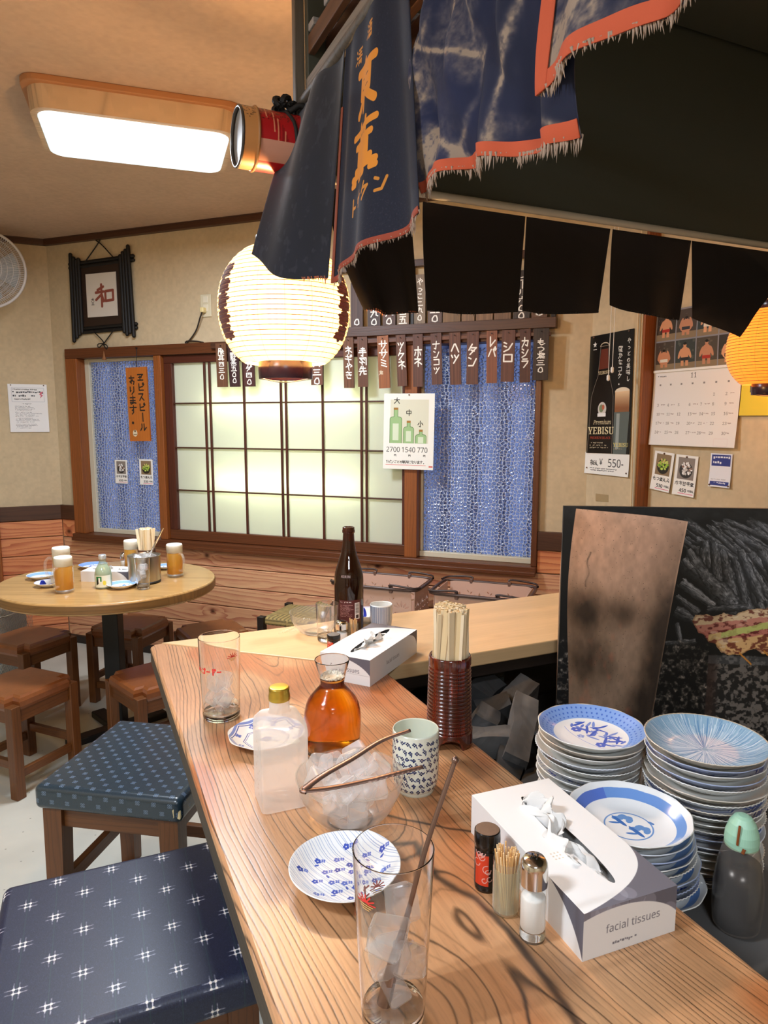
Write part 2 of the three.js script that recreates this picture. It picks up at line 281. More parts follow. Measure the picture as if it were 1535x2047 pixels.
const WIN = [0.12, 2.745, 0.63, 1.70];                                                                     // window opening: s from, s to, sill, head
struct('wall_back', wallBoxes([[2.949, WIN[2], 0.12, 1.4745, WIN[2] / 2, -0.06], [2.949, CEIL - WIN[3], 0.12, 1.4745, (CEIL + WIN[3]) / 2, -0.06], [WIN[0], WIN[3] - WIN[2], 0.12, WIN[0] / 2, (WIN[2] + WIN[3]) / 2, -0.06], [2.949 - WIN[1], WIN[3] - WIN[2], 0.12, (2.949 + WIN[1]) / 2, (WIN[2] + WIN[3]) / 2, -0.06]]), M.plaster, null, onW(0, 0, 0), [0, TW, 0]);
struct('wall_right', wallBoxes([[0.22, CEIL, 0.29, 2.11, CEIL / 2, -2.19], [0.14, CEIL, 4.4, 2.13, CEIL / 2, 0.155]]), M.plaster);
struct('trim_1', grainUV(xf(box(0.064, CEIL - 0.02, 0.012, 0.002), [2.034, CEIL / 2, -2.039]), 'y'), M.postWood);
struct('wall_front', wallBoxes([[4.4, CEIL, 0.12, 0.3, CEIL / 2, 2.26]]), M.plaster);
struct('wall_side', wallBoxes([[0.12, CEIL, 6.8, -1.84, CEIL / 2, -1.1]]), M.plaster);
// dark crown strip under the ceiling
struct('trim_2', [wbox(1.75, 0.034, 0.03), xf(wbox(1.75, 0.012, 0.04), [0, 0.016, 0])], M.darkWood, null, [-0.96, 2.286, BACK + 0.015]);
struct('trim_3', [wbox(2.95, 0.034, 0.03), xf(wbox(2.95, 0.012, 0.04), [0, 0.016, 0])], M.darkWood, null, onW(1.474, 2.286, 0.015), [0, TW, 0]);
// wainscot: single pine boards with open joints, under a dark rail
function boards(name, n, len, place, turn, mat, top) {
  const g = structGroup(name, place, turn);
  for (let i = 0; i < n; i++) { const h = i === n - 1 ? top - i * 0.106 : 0.106; mesh('plank', grainUV(box(len, h - 0.004, 0.016, 0.004), 'x', [rand() * 2.4, rand() * 0.6]), mat, g, [len / 2, i * 0.106 + h / 2, 0.008]); }
  return g;
}
boards('wall_back_boards', 6, 2.93, onW(0.012, 0, 0), TW, M.pine, 0.63);
{ const g = structGroup('wall_back_side_boards', onW(0, 0, 0), TW); mesh('plank', grainUV(box(0.112, 0.102, 0.016, 0.004), 'x', [0.3, 0.2]), M.pineRed, g, [0.066, 0.684, 0.008]); mesh('plank', grainUV(box(0.19, 0.102, 0.016, 0.004), 'x', [1.3, 0.4]), M.pineRed, g, [2.845, 0.684, 0.008]); }
boards('wall_left_boards', 7, 0.325, onL(-0.415, 0, 0), 0, M.pineRed, 0.736);
struct('trim_4', wbox(0.33, 0.082, 0.024), M.darkWood, null, onL(-0.245, 0.778, 0.012));
struct('trim_5', wbox(0.115, 0.082, 0.024), M.darkWood, null, onW(0.062, 0.778, 0.012), [0, TW, 0]);
struct('trim_6', wbox(0.19, 0.082, 0.024), M.darkWood, null, onW(2.845, 0.778, 0.012), [0, TW, 0]);
struct('trim_7', grainUV(box(0.06, 0.82, 0.05, 0.004), 'y'), M.postWood, null, [-0.442, 0.41, BACK + 0.025]);
struct('baseboard_back', wbox(2.9, 0.045, 0.03), M.blackWood, null, onW(1.47, 0.0225, 0.02), [0, TW, 0]);

// ---------------------------------------------------------------- the window: patterned side panes, a backlit paper-screen sash in the middle
const win = structGroup('window_1', onW(0, 0, 0), TW);
const bar = (name, s0, s1, y0, y1, d, z, mat, axis) => mesh(name, grainUV(box(s1 - s0, y1 - y0, d, 0.003), axis || (s1 - s0 > y1 - y0 ? 'x' : 'y'), [rand() * 3, rand()]), mat, win, [(s0 + s1) / 2, (y0 + y1) / 2, z]);
bar('window_head', 0.115, 2.75, 1.648, 1.702, 0.10, -0.02, M.frameWood);
bar('window_sill', 0.115, 2.75, 0.628, 0.662, 0.13, -0.015, M.frameWood);
bar('window_sill_lip', 0.115, 2.75, 0.622, 0.640, 0.03, 0.045, M.frameWood);
bar('window_jamb', 0.115, 0.195, 0.662, 1.648, 0.10, -0.02, M.postWood);
bar('window_jamb', 2.725, 2.75, 0.662, 1.648, 0.10, -0.02, M.frameWood);
bar('window_post', 0.715, 0.762, 0.662, 1.648, 0.09, -0.02, M.postWood);
bar('window_post', 2.128, 2.19, 0.662, 1.648, 0.09, -0.02, M.postWood);
// pale metal glazing strips of the side lights
M.strip = std('#cfc8b2', 0.45);
bar('glazing_strip', 0.195, 0.228, 0.662, 1.648, 0.03, -0.045, M.strip); bar('glazing_strip', 0.228, 0.715, 0.662, 0.688, 0.03, -0.045, M.strip); bar('glazing_strip', 0.228, 0.715, 1.63, 1.648, 0.03, -0.045, M.strip);
bar('glazing_strip', 2.19, 2.725, 0.662, 0.688, 0.04, -0.04, M.strip); bar('glazing_strip', 2.19, 2.203, 0.688, 1.648, 0.03, -0.045, M.strip);
// hammered glass: small raised cells
const CELL = []; { const q = rng(5); for (let j = 0; j < 22; j++) for (let i = 0; i < 22; i++) CELL.push([(i + 0.15 + 0.7 * q()) / 22, (j + 0.15 + 0.7 * q()) / 22]); }
const hammerTex = dataTex(512, 512, (u, v) => {
  let a = 9, b = 9; const ci = Math.floor(u * 22), cj = Math.floor(v * 22);
  for (let dj = -1; dj <= 1; dj++) for (let di = -1; di <= 1; di++) { const i = (ci + di + 22) % 22, j = (cj + dj + 22) % 22, c = CELL[j * 22 + i]; let du = Math.abs(u - c[0]), dv = Math.abs(v - c[1]); du = Math.min(du, 1 - du); dv = Math.min(dv, 1 - dv); const d = Math.hypot(du, dv * 1.25) * 22; if (d < a) { b = a; a = d; } else if (d < b) b = d; }
  return 255 * Math.min(1, (b - a) * 1.5);
}, false);
const ridgeGlintTex = dataTex(512, 512, (u, v, x, y) => { const k = hammerTex.image.data[(y * 512 + x) * 4] / 255; return 255 * (0.34 + 0.66 * sstep(0.05, 0.34, k)); }, false);      // ridges between the cells whitened in place of glints off the relief
M.hammered = phys('#e8f0ff', 0.10, { transmission: 1, transmissionMap: rep(ridgeGlintTex, 1 / 0.36, 1 / 0.36), thickness: 0.004, ior: 1.5, bumpMap: rep(hammerTex, 1 / 0.36, 1 / 0.36), bumpScale: 0.0026 });
for (const [a, b, y0] of [[0.226, 0.717, 0.686], [2.2, 2.727, 0.686]]) mesh('glass_pane', grainUV(new THREE.BoxGeometry(b - a, 1.632 - y0, 0.005), 'x'), M.hammered, win, [(a + b) / 2, (1.632 + y0) / 2, -0.048]);
// sash with its muntins and the milky pane
bar('sash_rail', 0.768, 2.128, 1.606, 1.646, 0.035, -0.01, M.frameRed); bar('sash_rail', 0.768, 2.128, 0.664, 0.716, 0.035, -0.01, M.frameWood);
bar('sash_stile', 0.768, 0.818, 0.716, 1.606, 0.035, -0.01, M.frameRed); bar('sash_stile', 2.110, 2.128, 0.716, 1.606, 0.035, -0.01, M.frameRed);
for (const s of [1.016, 1.047, 1.252, 1.465, 1.493, 1.695, 1.900, 1.926]) bar('muntin', s - 0.006, s + 0.006, 0.716, 1.606, 0.012, -0.004, M.frameRed);
for (const y of [1.396, 1.162, 0.933]) bar('muntin', 0.818, 2.11, y - 0.004, y + 0.004, 0.010, -0.006, M.darkWood);
M.milky = phys('#eef0e2', 1.0, { transmission: 0.55, thickness: 0 });
mesh('screen_pane', new THREE.BoxGeometry(1.30, 0.896, 0.003), M.milky, win, [1.464, 1.161, -0.016]);
// the shallow lamp box behind the screen with two tubes
M.boxWhite = std('#f4f4ee', 0.8);
mesh('lamp_box', [xf(new THREE.BoxGeometry(1.40, 1.0, 0.01), [1.464, 1.161, -0.20]), xf(new THREE.BoxGeometry(1.40, 0.01, 0.19), [1.464, 0.657, -0.11]), xf(new THREE.BoxGeometry(1.40, 0.01, 0.19), [1.464, 1.665, -0.11]), xf(new THREE.BoxGeometry(0.01, 1.0, 0.19), [0.762, 1.161, -0.11]), xf(new THREE.BoxGeometry(0.01, 1.0, 0.19), [2.166, 1.161, -0.11])], M.boxWhite, win);
M.tubeGlow = std('#ffffff', 0.5, { emissive: '#fbffe6', emissiveIntensity: 2.0 });
for (const y of [1.40, 0.985]) {
  mesh('lamp_tube', xf(cyl(0.012, 0.86, 12), [0, 0, 0], [0, 0, Math.PI / 2]), M.tubeGlow, win, [1.46, y, -0.125]);
  const l = new THREE.RectAreaLight('#fbffe2', BOX_LIGHT, 0.86, 0.024); l.position.set(1.46, y, -0.105); l.rotation.y = Math.PI; win.add(l);
}
// blue corrugated curtains outside the side lights
M.curtain = phys('#b0bad2', 0.9, { transmission: 0.9, thickness: 0, side: THREE.DoubleSide });
for (const [a, b, n, txt] of [[0.02, 0.80, 5.4, 'left light of the window'], [2.10, 2.84, 5.3, 'right light of the window']]) {
  const c = mesh('curtain', sheet((u, v) => { const w = u * n * 2 * Math.PI + 0.6, p = (b - a) / n; return [lerp(a, b, u) + 0.44 * p * Math.sin(w) + 0.05 * p * Math.sin(w * 2 + v), lerp(0.60, 1.72, v), 0.034 * Math.cos(w) + 0.004 * Math.sin(u * 31 + v * 2)]; }, 200, 4, 0.0012), M.curtain, null, onW(0, 0, -0.125), [0, TW, 0]);
  tag(c, 'blue corrugated curtain behind the patterned glass, ' + txt, 'curtain');
}

// ---------------------------------------------------------------- wooden menu tags on their rack over the window
const tagAtlas = atlas(2048, 1024);
M.tag = std('#ffffff', 0.55);
function tagFace(text, tone, h, size, from, small) {
  return tagAtlas.cell(104, Math.round(h * 1900), (c, w, hh) => {
    c.fillStyle = tone; c.fillRect(0, 0, w, hh); const q = rng(text.length * 31 + tone.charCodeAt(2) * 7 + hh);
    for (let i = 0; i < 46; i++) { c.fillStyle = i % 3 ? 'rgba(0,0,0,0.10)' : 'rgba(255,210,160,0.07)'; c.fillRect(q() * w, 0, 1 + q() * 3, hh); }
    const big = Math.min(size * 1.12, w * 0.84, hh * (0.97 - from) / text.length / 1.04); column(c, text, (w - big) / 2, from * hh, big, Math.max(7, big * 0.15), '#f6f2e8', 1.08);
    if (small) column(c, small, 8, hh * 0.66, 34, 5, '#d8c9ae', 1.1);
  });
}
const WOODTAG = 'wooden menu tags hanging in the lower row';
const LOW = [[2.715, 2.779, 'もつ焼三〇', '#2b1d17', 44, 0.20, 'broad near-black wooden menu tag reading motsu-yaki, rightmost of the lower row'], [2.657, 2.702, 'カシラ', '#4f2a20', 66, 0.16, 'dark wooden menu tag with white katakana reading kashira'], [2.581, 2.638, 'シロ', '#5f372c', 72, 0.22, 'dark wooden menu tag with white katakana reading shiro'],
  [2.514, 2.560, 'レバ', '#82492f', 74, 0.10, 'reddish-brown wooden menu tag with white katakana reading reba'], [2.428, 2.480, 'タン', '#5e362a', 74, 0.24, 'dark wooden menu tag with white katakana reading tan'], [2.346, 2.397, 'ハツ', '#623828', 74, 0.18, 'brown wooden menu tag with white katakana reading hatsu'],
  [2.261, 2.310, 'ナンコツ', '#583226', 56, 0.16, 'dark wooden menu tag with white katakana reading nankotsu'], [2.178, 2.224, 'ホネ', '#5c3629', 70, 0.24, 'brown wooden menu tag with white katakana reading hone'], [2.096, 2.142, 'ツクネ', '#603929', 66, 0.12, 'brown wooden menu tag with white katakana reading tsukune'],
  [2.005, 2.060, 'ササミ', '#96572d', 62, 0.10, 'orange-brown wooden menu tag with white katakana reading sasami', '焼'], [1.907, 1.956, '手羽先', '#643c28', 66, 0.22, 'brown wooden menu tag with white characters reading tebasaki'], [1.834, 1.887, 'ネギやき', '#6a4229', 58, 0.18, 'brown wooden menu tag with white letters reading negi-yaki'],
  [1.664, 1.726, '六三〇', '#6e4230', 62, 0.45, 'reddish-brown wooden price tag just right of the glowing lantern'], [1.287, 1.352, 'サラダ四〇', '#4a2624', 50, 0.22, 'reddish-dark wooden menu tag reading sarada, half behind the lantern'], [1.202, 1.262, '生野菜五〇〇', '#3a1f22', 46, 0.10, 'dark purple-brown wooden menu tag reading nama-yasai'], [1.133, 1.194, '豚耳四三〇', '#6c452e', 48, 0.12, 'brown wooden menu tag reading buta-mimi, leftmost of the lower row']];
const nailMat = M.black;
LOW.forEach(([s0, s1, txt, tone, size, from, label, small], i) => {
  const h = [0.214, 0.222, 0.218, 0.222, 0.226, 0.226, 0.224, 0.232, 0.228, 0.236, 0.228, 0.232, 0.215, 0.216, 0.216, 0.216][i];
  const t = thing('menu_tag', label, 'menu sign', onW((s0 + s1) / 2, 1.69, 0.058), TW, WOODTAG);
  const r = tagFace(txt, tone, h, size, from, small);
  const g = printBox(s1 - s0, h, 0.006, r).translate(0, -h / 2, 0);
  mesh('board', g, M.tag, t, [0, 0, 0], [0.02 + 0.02 * (i % 3), 0, [0, .012, -.02, .01, -.012, .02, .03, 0, .025, .035, 0, -.008, 0, 0, 0, 0][i]]);
  mesh('nail', xf(cyl(0.0022, 0.012, 8), [0, -0.012, 0.004], [Math.PI / 2, 0, 0]), nailMat, t);
});
const UP = [[1.865, 1.925, '〇'], [1.95, 2.012, '九〇'], [2.024, 2.086, '九〇'], [2.094, 2.15, '四五'], [2.176, 2.228, 'やっこ二九〇'], [2.24, 2.306, '三〇'], [2.31, 2.39, ''], [2.396, 2.453, ''], [2.46, 2.534, ''], [2.54, 2.612, ''], [2.622, 2.692, 'ビール六〇〇'], [2.70, 2.765, '〇']];
UP.forEach(([s0, s1, txt], i) => {
  const tone = ['#4a3028', '#3f2a25', '#52362a', '#7a6248', '#84705a', '#5a4238', '#7d5f3c', '#8a6a4c', '#866548', '#7c5c42', '#3a302b', '#6a4a36'][i], h = i === 4 ? 0.215 : 0.2;
  const full = txt.length > 3, r = tagFace(txt, tone, h, full ? 48 : 56, full ? 0.08 : txt.length > 1 ? 0.62 : 0.78);
  const t = thing('menu_tag', ['first', 'second', 'third', 'fourth', 'tall grey yakko', 'sixth', 'plain yellowish', 'eighth plain', 'ninth plain', 'tenth plain', 'black beer', 'last'][i] + ' wooden menu tag from the left in the upper row behind the rail', 'menu sign', onW((s0 + s1) / 2, 1.737, 0.034), TW, 'wooden menu tags standing in the upper row');
  mesh('board', printBox(s1 - s0, h, 0.006, r).translate(0, h / 2, 0), M.tag, t);
});
M.tag.map = tagAtlas.texture();
{ const t = thing('menu_rack', 'long dark wooden rack with rails carrying the menu tags over the window', 'rack', onW(0, 0, 0), TW);
  mesh('rail', wbox(1.19, 0.044, 0.05), M.darkWood, t, [2.21, 1.715, 0.026]);
  mesh('rail', wbox(1.19, 0.03, 0.03), M.darkWood, t, [2.21, 2.005, 0.016]);
  for (const s of [1.63, 2.16, 2.79]) mesh('post', wbox(0.02, 0.26, 0.024, 'y'), M.blackWood, t, [s, 1.867, 0.013]);
  mesh('rail', wbox(0.30, 0.03, 0.02), M.darkWood, t, [1.245, 1.682, 0.04]);
  mesh('slat', wbox(1.15, 0.016, 0.02), M.frameWood, t, [2.21, 1.668, 0.045]);
}

// ---------------------------------------------------------------- papers, posters and signs (flat prints share one sheet of artwork)
const art = atlas(2048, 2048);
M.print = std('#ffffff', 0.6); M.printGloss = phys('#ffffff', 0.25, { clearcoat: 0.3, clearcoatRoughness: 0.2 });
const paperBG = (c, w, h, col) => { c.fillStyle = col; c.fillRect(0, 0, w, h); };
function bowlPhoto(c, x, y, w, h, green) {
  paperBG(c, 0, 0, 0, 0, '#000'); c.fillStyle = green ? '#8d7556' : '#8a8078'; c.fillRect(x, y, w, h); c.fillStyle = green ? '#2a2418' : '#34302d'; c.beginPath(); c.ellipse(x + w * .5, y + h * .58, w * .4, h * .36, 0, 0, 7); c.fill();
  const q = rng(green ? 3 : 8); for (let i = 0; i < 46; i++) { const a = q() * 6.3, d = Math.sqrt(q()) * .33; c.fillStyle = green ? ['#9cc23a', '#c8d86a', '#d9b878', '#6f9a2c'][i % 4] : ['#e9e6e2', '#c9c2bc', '#8a6a5a', '#f6f4f1'][i % 4]; c.beginPath(); c.ellipse(x + w * (.5 + d * Math.cos(a)), y + h * (.5 + d * .8 * Math.sin(a)), w * .07, h * .05, a, 0, 7); c.fill(); }
}
const card = (green) => art.cell(200, 310, (c, w, h) => { paperBG(c, w, h, '#f2efe8'); bowlPhoto(c, 26, 20, w - 52, 165, green); row(c, green ? 'もつ煮込み' : 'ホネ甘辛煮', 14, 200, 31, 4, '#222', 1.12); c.fillStyle = '#222'; c.font = 'bold 40px sans-serif'; c.fillText(green ? '530' : '450', 58, 283); row(c, '円税込', 134, 258, 18, 2.4, '#333', 1.1); c.fillStyle = '#e0417a'; c.fillRect(50, 290, 138, 4); });
const rGreen = card(true), rGrey = card(false);
const rNotice = art.cell(320, 420, (c, w, h) => { paperBG(c, w, h, '#efeeee'); c.strokeStyle = '#8a8fa8'; c.lineWidth = 2; c.strokeRect(30, 34, 262, 120); tinyPrint(c, 40, 42, 220, 1, 16, '#555', 3); tinyPrint(c, 38, 62, 250, 2, 30, '#2a2a33', 4); tinyPrint(c, 48, 126, 150, 1, 18, '#333', 5); c.fillStyle = '#cf5570'; c.beginPath(); c.moveTo(262, 70); c.lineTo(286, 62); c.lineTo(270, 92); c.lineTo(284, 96); c.lineTo(258, 124); c.lineTo(266, 98); c.lineTo(254, 92); c.fill(); tinyPrint(c, 110, 168, 90, 1, 12, '#666', 6); for (let i = 0; i < 4; i++) tinyPrint(c, 50, 190 + i * 52, 215, 4, 11, '#8a8a90', 7 + i); });
const rBottles = art.cell(440, 620, (c, w, h) => {
  paperBG(c, w, h, '#f3f2ea'); c.fillStyle = '#dcdcc6'; c.fillRect(60, 50, 330, 355);
  const bottle = (x, y, bw, bh, nw, nh) => { c.fillStyle = '#9cc088'; c.beginPath(); c.moveTo(x, y + bh); c.lineTo(x, y + nh + 22); c.quadraticCurveTo(x, y + nh, x + (bw - nw) / 2, y + nh); c.lineTo(x + (bw - nw) / 2, y); c.lineTo(x + (bw + nw) / 2, y); c.lineTo(x + (bw + nw) / 2, y + nh); c.quadraticCurveTo(x + bw, y + nh, x + bw, y + nh + 22); c.lineTo(x + bw, y + bh); c.fill(); c.strokeStyle = '#4d7a44'; c.lineWidth = 4; c.stroke(); c.fillStyle = '#d7e4c8'; c.fillRect(x + bw * .24, y + nh + bh * .2, bw * .5, bh * .5); c.fillStyle = '#a2763a'; c.fillRect(x + (bw - nw) / 2 - 3, y - 14, nw + 6, 18); };
  bottle(56, 130, 104, 275, 34, 60); bottle(176, 235, 88, 170, 28, 36); bottle(280, 305, 92, 100, 26, 26);
  row(c, '大', 92, 36, 46, 6, '#1c1c1c'); row(c, '中', 196, 132, 48, 6, '#1c1c1c'); row(c, '小', 294, 222, 48, 6, '#1c1c1c');
  c.fillStyle = '#1c1c1c'; c.font = '56px sans-serif'; c.fillText('2700', 26, 478); c.fillText('1540', 160, 478); c.fillText('770', 296, 478); for (const x of [96, 222, 350]) row(c, '円', x, 494, 20, 3, '#222');
  c.font = 'bold 34px sans-serif'; c.fillText('1', 26, 570); row(c, 'ビンごとの販売になります。', 46, 546, 24, 3.4, '#222', 1.05); c.fillStyle = '#d86a62'; c.fillRect(24, 582, 350, 4); c.fillRect(400, 586, 34, 12);
});
const rBeer = art.cell(470, 900, (c, w, h) => {
  paperBG(c, w, h, '#0f1112'); const q = rng(4); for (let i = 0; i < 300; i++) { c.fillStyle = 'rgba(90,95,100,0.05)'; c.fillRect(q() * w, q() * h, 30 * q(), 2); }
  c.fillStyle = '#e9e6df'; c.beginPath(); for (let i = 0; i < 10; i++) { const a = -Math.PI / 2 + i * Math.PI / 5, r = i % 2 ? 10 : 24; c.lineTo(62 + r * Math.cos(a), 70 + r * Math.sin(a)); } c.fill(); c.fillRect(44, 104, 40, 5);
  // the dark bottle
  c.fillStyle = '#15110f'; c.strokeStyle = '#8c7f72'; c.lineWidth = 4; c.beginPath(); c.moveTo(128, 90); c.lineTo(212, 90); c.lineTo(222, 300); c.quadraticCurveTo(262, 400, 276, 470); c.lineTo(284, 900); c.lineTo(10, 900); c.lineTo(36, 470); c.quadraticCurveTo(64, 390, 104, 310); c.closePath(); c.fill(); c.stroke();
  c.fillStyle = '#6b3326'; c.beginPath(); c.moveTo(134, 112); c.lineTo(206, 112); c.lineTo(214, 258); c.lineTo(112, 262); c.fill(); c.strokeStyle = '#c8b49a'; c.lineWidth = 8; c.beginPath(); c.ellipse(170, 92, 46, 26, 0, Math.PI, 0); c.stroke();
  c.fillStyle = '#d8c49c'; c.font = 'bold 34px serif'; c.fillText('YEBISU', 104, 300);
  c.fillStyle = '#d6cfc6'; c.beginPath(); c.ellipse(160, 560, 46, 52, 0, 0, 7); c.fill(); c.fillStyle = '#7e8a6a'; c.beginPath(); c.ellipse(152, 556, 24, 30, 0, 0, 7); c.fill(); c.fillStyle = '#b9654a'; c.beginPath(); c.ellipse(172, 548, 14, 20, 0, 0, 7); c.fill(); c.fillStyle = '#f4f1ec'; c.fillRect(112, 592, 90, 26);
  c.fillStyle = '#e4d3a8'; c.font = 'italic 44px serif'; c.fillText('Premium', 66, 676); c.font = 'bold 76px serif'; c.fillText('YEBISU', 12, 752); c.fillStyle = '#a8402e'; c.font = 'bold 26px serif'; c.fillText('PREMIUM BLACK', 36, 788); tinyPrint(c, 40, 812, 220, 3, 18, '#b7a88c', 9);
  // the poured glass
  const gr = c.createLinearGradient(0, 440, 0, 560); gr.addColorStop(0, '#e9c9a0'); gr.addColorStop(1, '#8b5a3a'); c.fillStyle = '#ead9bf'; c.beginPath(); c.ellipse(370, 440, 76, 30, 0, 0, 7); c.fill(); c.fillStyle = gr; c.fillRect(296, 440, 150, 150); c.fillStyle = '#5d6663'; c.beginPath(); c.moveTo(292, 590); c.lineTo(450, 590); c.lineTo(436, 900); c.lineTo(296, 900); c.fill(); c.fillStyle = '#98a09c'; c.fillRect(318, 600, 34, 260); c.fillStyle = '#d6c67a'; c.font = 'bold 42px serif'; c.fillText('YEBISU', 296, 846); tinyPrint(c, 300, 858, 130, 1, 14, '#b7a88c', 12);
  column(c, '確かなコク。', 318, 110, 40, 5.5, '#e4e0d6', 1.2); column(c, 'やっとの美味しさ', 404, 62, 36, 5, '#e4e0d6', 1.25);
});
const rPrice = art.cell(470, 170, (c, w, h) => { paperBG(c, w, h, '#f1efe9'); row(c, '税込', 62, 60, 40, 5, '#222', 1.1); c.fillStyle = '#1c1c1c'; c.font = '68px sans-serif'; c.fillText('\u00a5', 160, 94); c.font = '84px sans-serif'; c.fillText('550-', 250, 104); tinyPrint(c, 60, 118, 380, 2, 15, '#444', 21); });
const rPhotos = art.cell(600, 330, (c, w, h) => {
  paperBG(c, w, h, '#8a8a92'); const q = rng(15);
  for (let j = 0; j < 2; j++) for (let i = 0; i < 4; i++) {
    const x = 12 + i * 146, y = 10 + j * 160; c.fillStyle = ['#3a332c', '#4a4038', '#39403f', '#51483e'][(i + j) % 4]; c.fillRect(x, y, 138, 152); c.fillStyle = '#8d7a60'; c.fillRect(x, y + 118, 138, 34); for (let k = 0; k < 12; k++) { c.fillStyle = 'rgba(160,150,130,0.25)'; c.fillRect(x + q() * 120, y + q() * 100, 18 * q(), 24 * q()); }
    const skin = ['#d89a72', '#c98a66', '#e0a57c', '#c68c6c'][(i * 3 + j) % 4], cx = x + 66 + 8 * (q() - .5), low = (i + j) % 3 === 1; c.fillStyle = skin;
    c.beginPath(); c.ellipse(cx, y + 30 + (low ? 26 : 0), 11, 14, 0, 0, 7); c.fill(); c.beginPath(); c.ellipse(cx, y + 70 + (low ? 18 : 0), low ? 44 : 30, 34, 0, 0, 7); c.fill(); c.fillRect(cx - 26, y + 90, 20, 46); c.fillRect(cx + 6, y + 90, 20, 46); c.beginPath(); c.ellipse(cx - 34, y + 72, 9, 28, .4, 0, 7); c.fill(); c.beginPath(); c.ellipse(cx + 34, y + 72, 9, 28, -.4, 0, 7); c.fill();
    c.fillStyle = ['#b5362c', '#3a3a40', '#e4dccb', '#2c2c30'][(i + 2 * j) % 4]; c.fillRect(cx - 28, y + 92, 56, 16); c.fillStyle = '#1b1714'; c.beginPath(); c.ellipse(cx, y + 20 + (low ? 26 : 0), 11, 7, 0, 0, 7); c.fill();
  }
});
const rMonth = art.cell(600, 440, (c, w, h) => { paperBG(c, w, h, '#ebe7e2'); c.fillStyle = '#55504c'; c.font = '40px serif'; c.fillText('11', 270, 46); tinyPrint(c, 34, 24, 70, 1, 14, '#777', 31); let d = 1; for (let j = 0; j < 6; j++) for (let i = 0; i < 7; i++) { const x = 42 + i * 78, y = 100 + j * 54; if (j === 0) { c.fillStyle = '#8a8580'; c.fillRect(x + 8, y - 26, 12, 10); continue; } if (j === 1 && i < 5 || d > 30) continue; c.fillStyle = '#66605b'; c.font = '24px serif'; c.fillText(String(d++), x, y); if (i % 3 < 2) tinyPrint(c, x + 30, y - 14, 36, 1, 12, '#a08f8a', i + j * 9); } c.strokeStyle = 'rgba(200,140,140,.35)'; c.strokeRect(470, 392, 84, 40); });
const rBlue = art.cell(200, 280, (c, w, h) => { paperBG(c, w, h, '#e8e8ee'); c.fillStyle = '#2f3a86'; c.fillRect(14, 12, 172, 92); tinyPrint(c, 28, 22, 150, 2, 40, '#e8e8f0', 41); tinyPrint(c, 20, 212, 160, 1, 10, '#777', 42); c.fillStyle = '#2f3a86'; c.fillRect(14, 232, 172, 34); tinyPrint(c, 50, 238, 100, 1, 20, '#e8e8f0', 43); });
const rYellow = art.cell(200, 220, (c, w, h) => { paperBG(c, w, h, '#e6cf2e'); c.fillStyle = '#2a2a20'; c.font = '74px sans-serif'; c.fillText('12', 20, 96); tinyPrint(c, 130, 130, 50, 2, 24, '#2a2a20', 51); });
const rWa = art.cell(300, 340, (c, w, h) => { paperBG(c, w, h, '#d9d2c8'); c.save(); c.transform(1, -0.06, 0.0, 1, 0, 14); c.strokeStyle = '#8e4a3c'; glyph(c, '和', 96, 86, 168, 21); c.restore(); c.strokeStyle = '#3a3230'; column(c, '大三', 48, 190, 26, 4, '#3a3230'); });
const rOchre = art.cell(200, 560, (c, w, h) => { paperBG(c, w, h, '#b5651f'); for (let i = 0; i < 40; i++) { c.fillStyle = i % 2 ? 'rgba(70,30,0,0.10)' : 'rgba(255,190,110,0.08)'; c.fillRect((i * 37) % w, 0, 2 + i % 3, h); } column(c, 'ヱビスビール', 108, 44, 62, 10, '#241a12', 1.22); column(c, 'あります。', 22, 66, 62, 10, '#241a12', 1.2); c.fillStyle = '#d8c8a8'; c.beginPath(); c.ellipse(58, 498, 22, 26, 0, 0, 7); c.fill(); c.fillStyle = '#6a4a2a'; c.beginPath(); c.arc(58, 482, 8, 0, 7); c.fill(); c.fillRect(42, 506, 32, 5); });
// a sheet of paper fixed to a wall: centre, size, curl
function paper(name, label, category, place, turn, w, h, r, o = {}) {
  const k = o.curl || 0.004, g = toCell(sheet((u, v) => [(u - .5) * w, (.5 - v) * h, k * (Math.pow(v, 3) + 0.4 * Math.pow(Math.abs(u - .5) * 2, 3) * v)], 10, 10, 0.0006), r);
  const t = thing(name, label, category, place, turn, o.group); t.rotation.order = 'YXZ'; t.rotation.z = o.tilt || 0; mesh('sheet', g, o.gloss ? M.printGloss : M.print, t);
  for (const [x, y] of o.pins || [[0, 0.5]]) mesh('pin', xf(new THREE.SphereGeometry(0.0035, 8, 6), [x * w, y * h - (y > 0 ? 0.006 : -0.006), 0.002 + (y < 0 ? k : 0)]), M.bronze, t);
  return t;
}
paper('notice', 'white printed notice pinned to the plaster left of the window', 'notice', onL(-0.226, 1.375, 0.004), 0, 0.197, 0.268, rNotice, { pins: [[-.42, .5], [.42, .5]], gloss: true });
paper('menu_card', 'small photo card of a grey stew on the left window pane', 'menu card', onW(0.41, 1.019, -0.040), TW, 0.086, 0.134, rGrey, { curl: 0.001, pins: [] });
paper('menu_card', 'small photo card of a green stew on the left window pane', 'menu card', onW(0.584, 1.021, -0.040), TW, 0.092, 0.142, rGreen, { curl: 0.001, pins: [] });
paper('price_poster', 'laminated price poster with three green bottles hanging from the window post', 'poster', onW(2.152, 1.255, 0.036), TW, 0.246, 0.348, rBottles, { gloss: true, tilt: -0.012 });
paper('beer_poster', 'tall black poster of a dark beer bottle on the corner pillar', 'poster', onP(-2.203, 1.414, 0.004), TP, 0.25, 0.485, rBeer, { gloss: true, pins: [[-.4, .5], [.4, .5]], tilt: 0.02 });
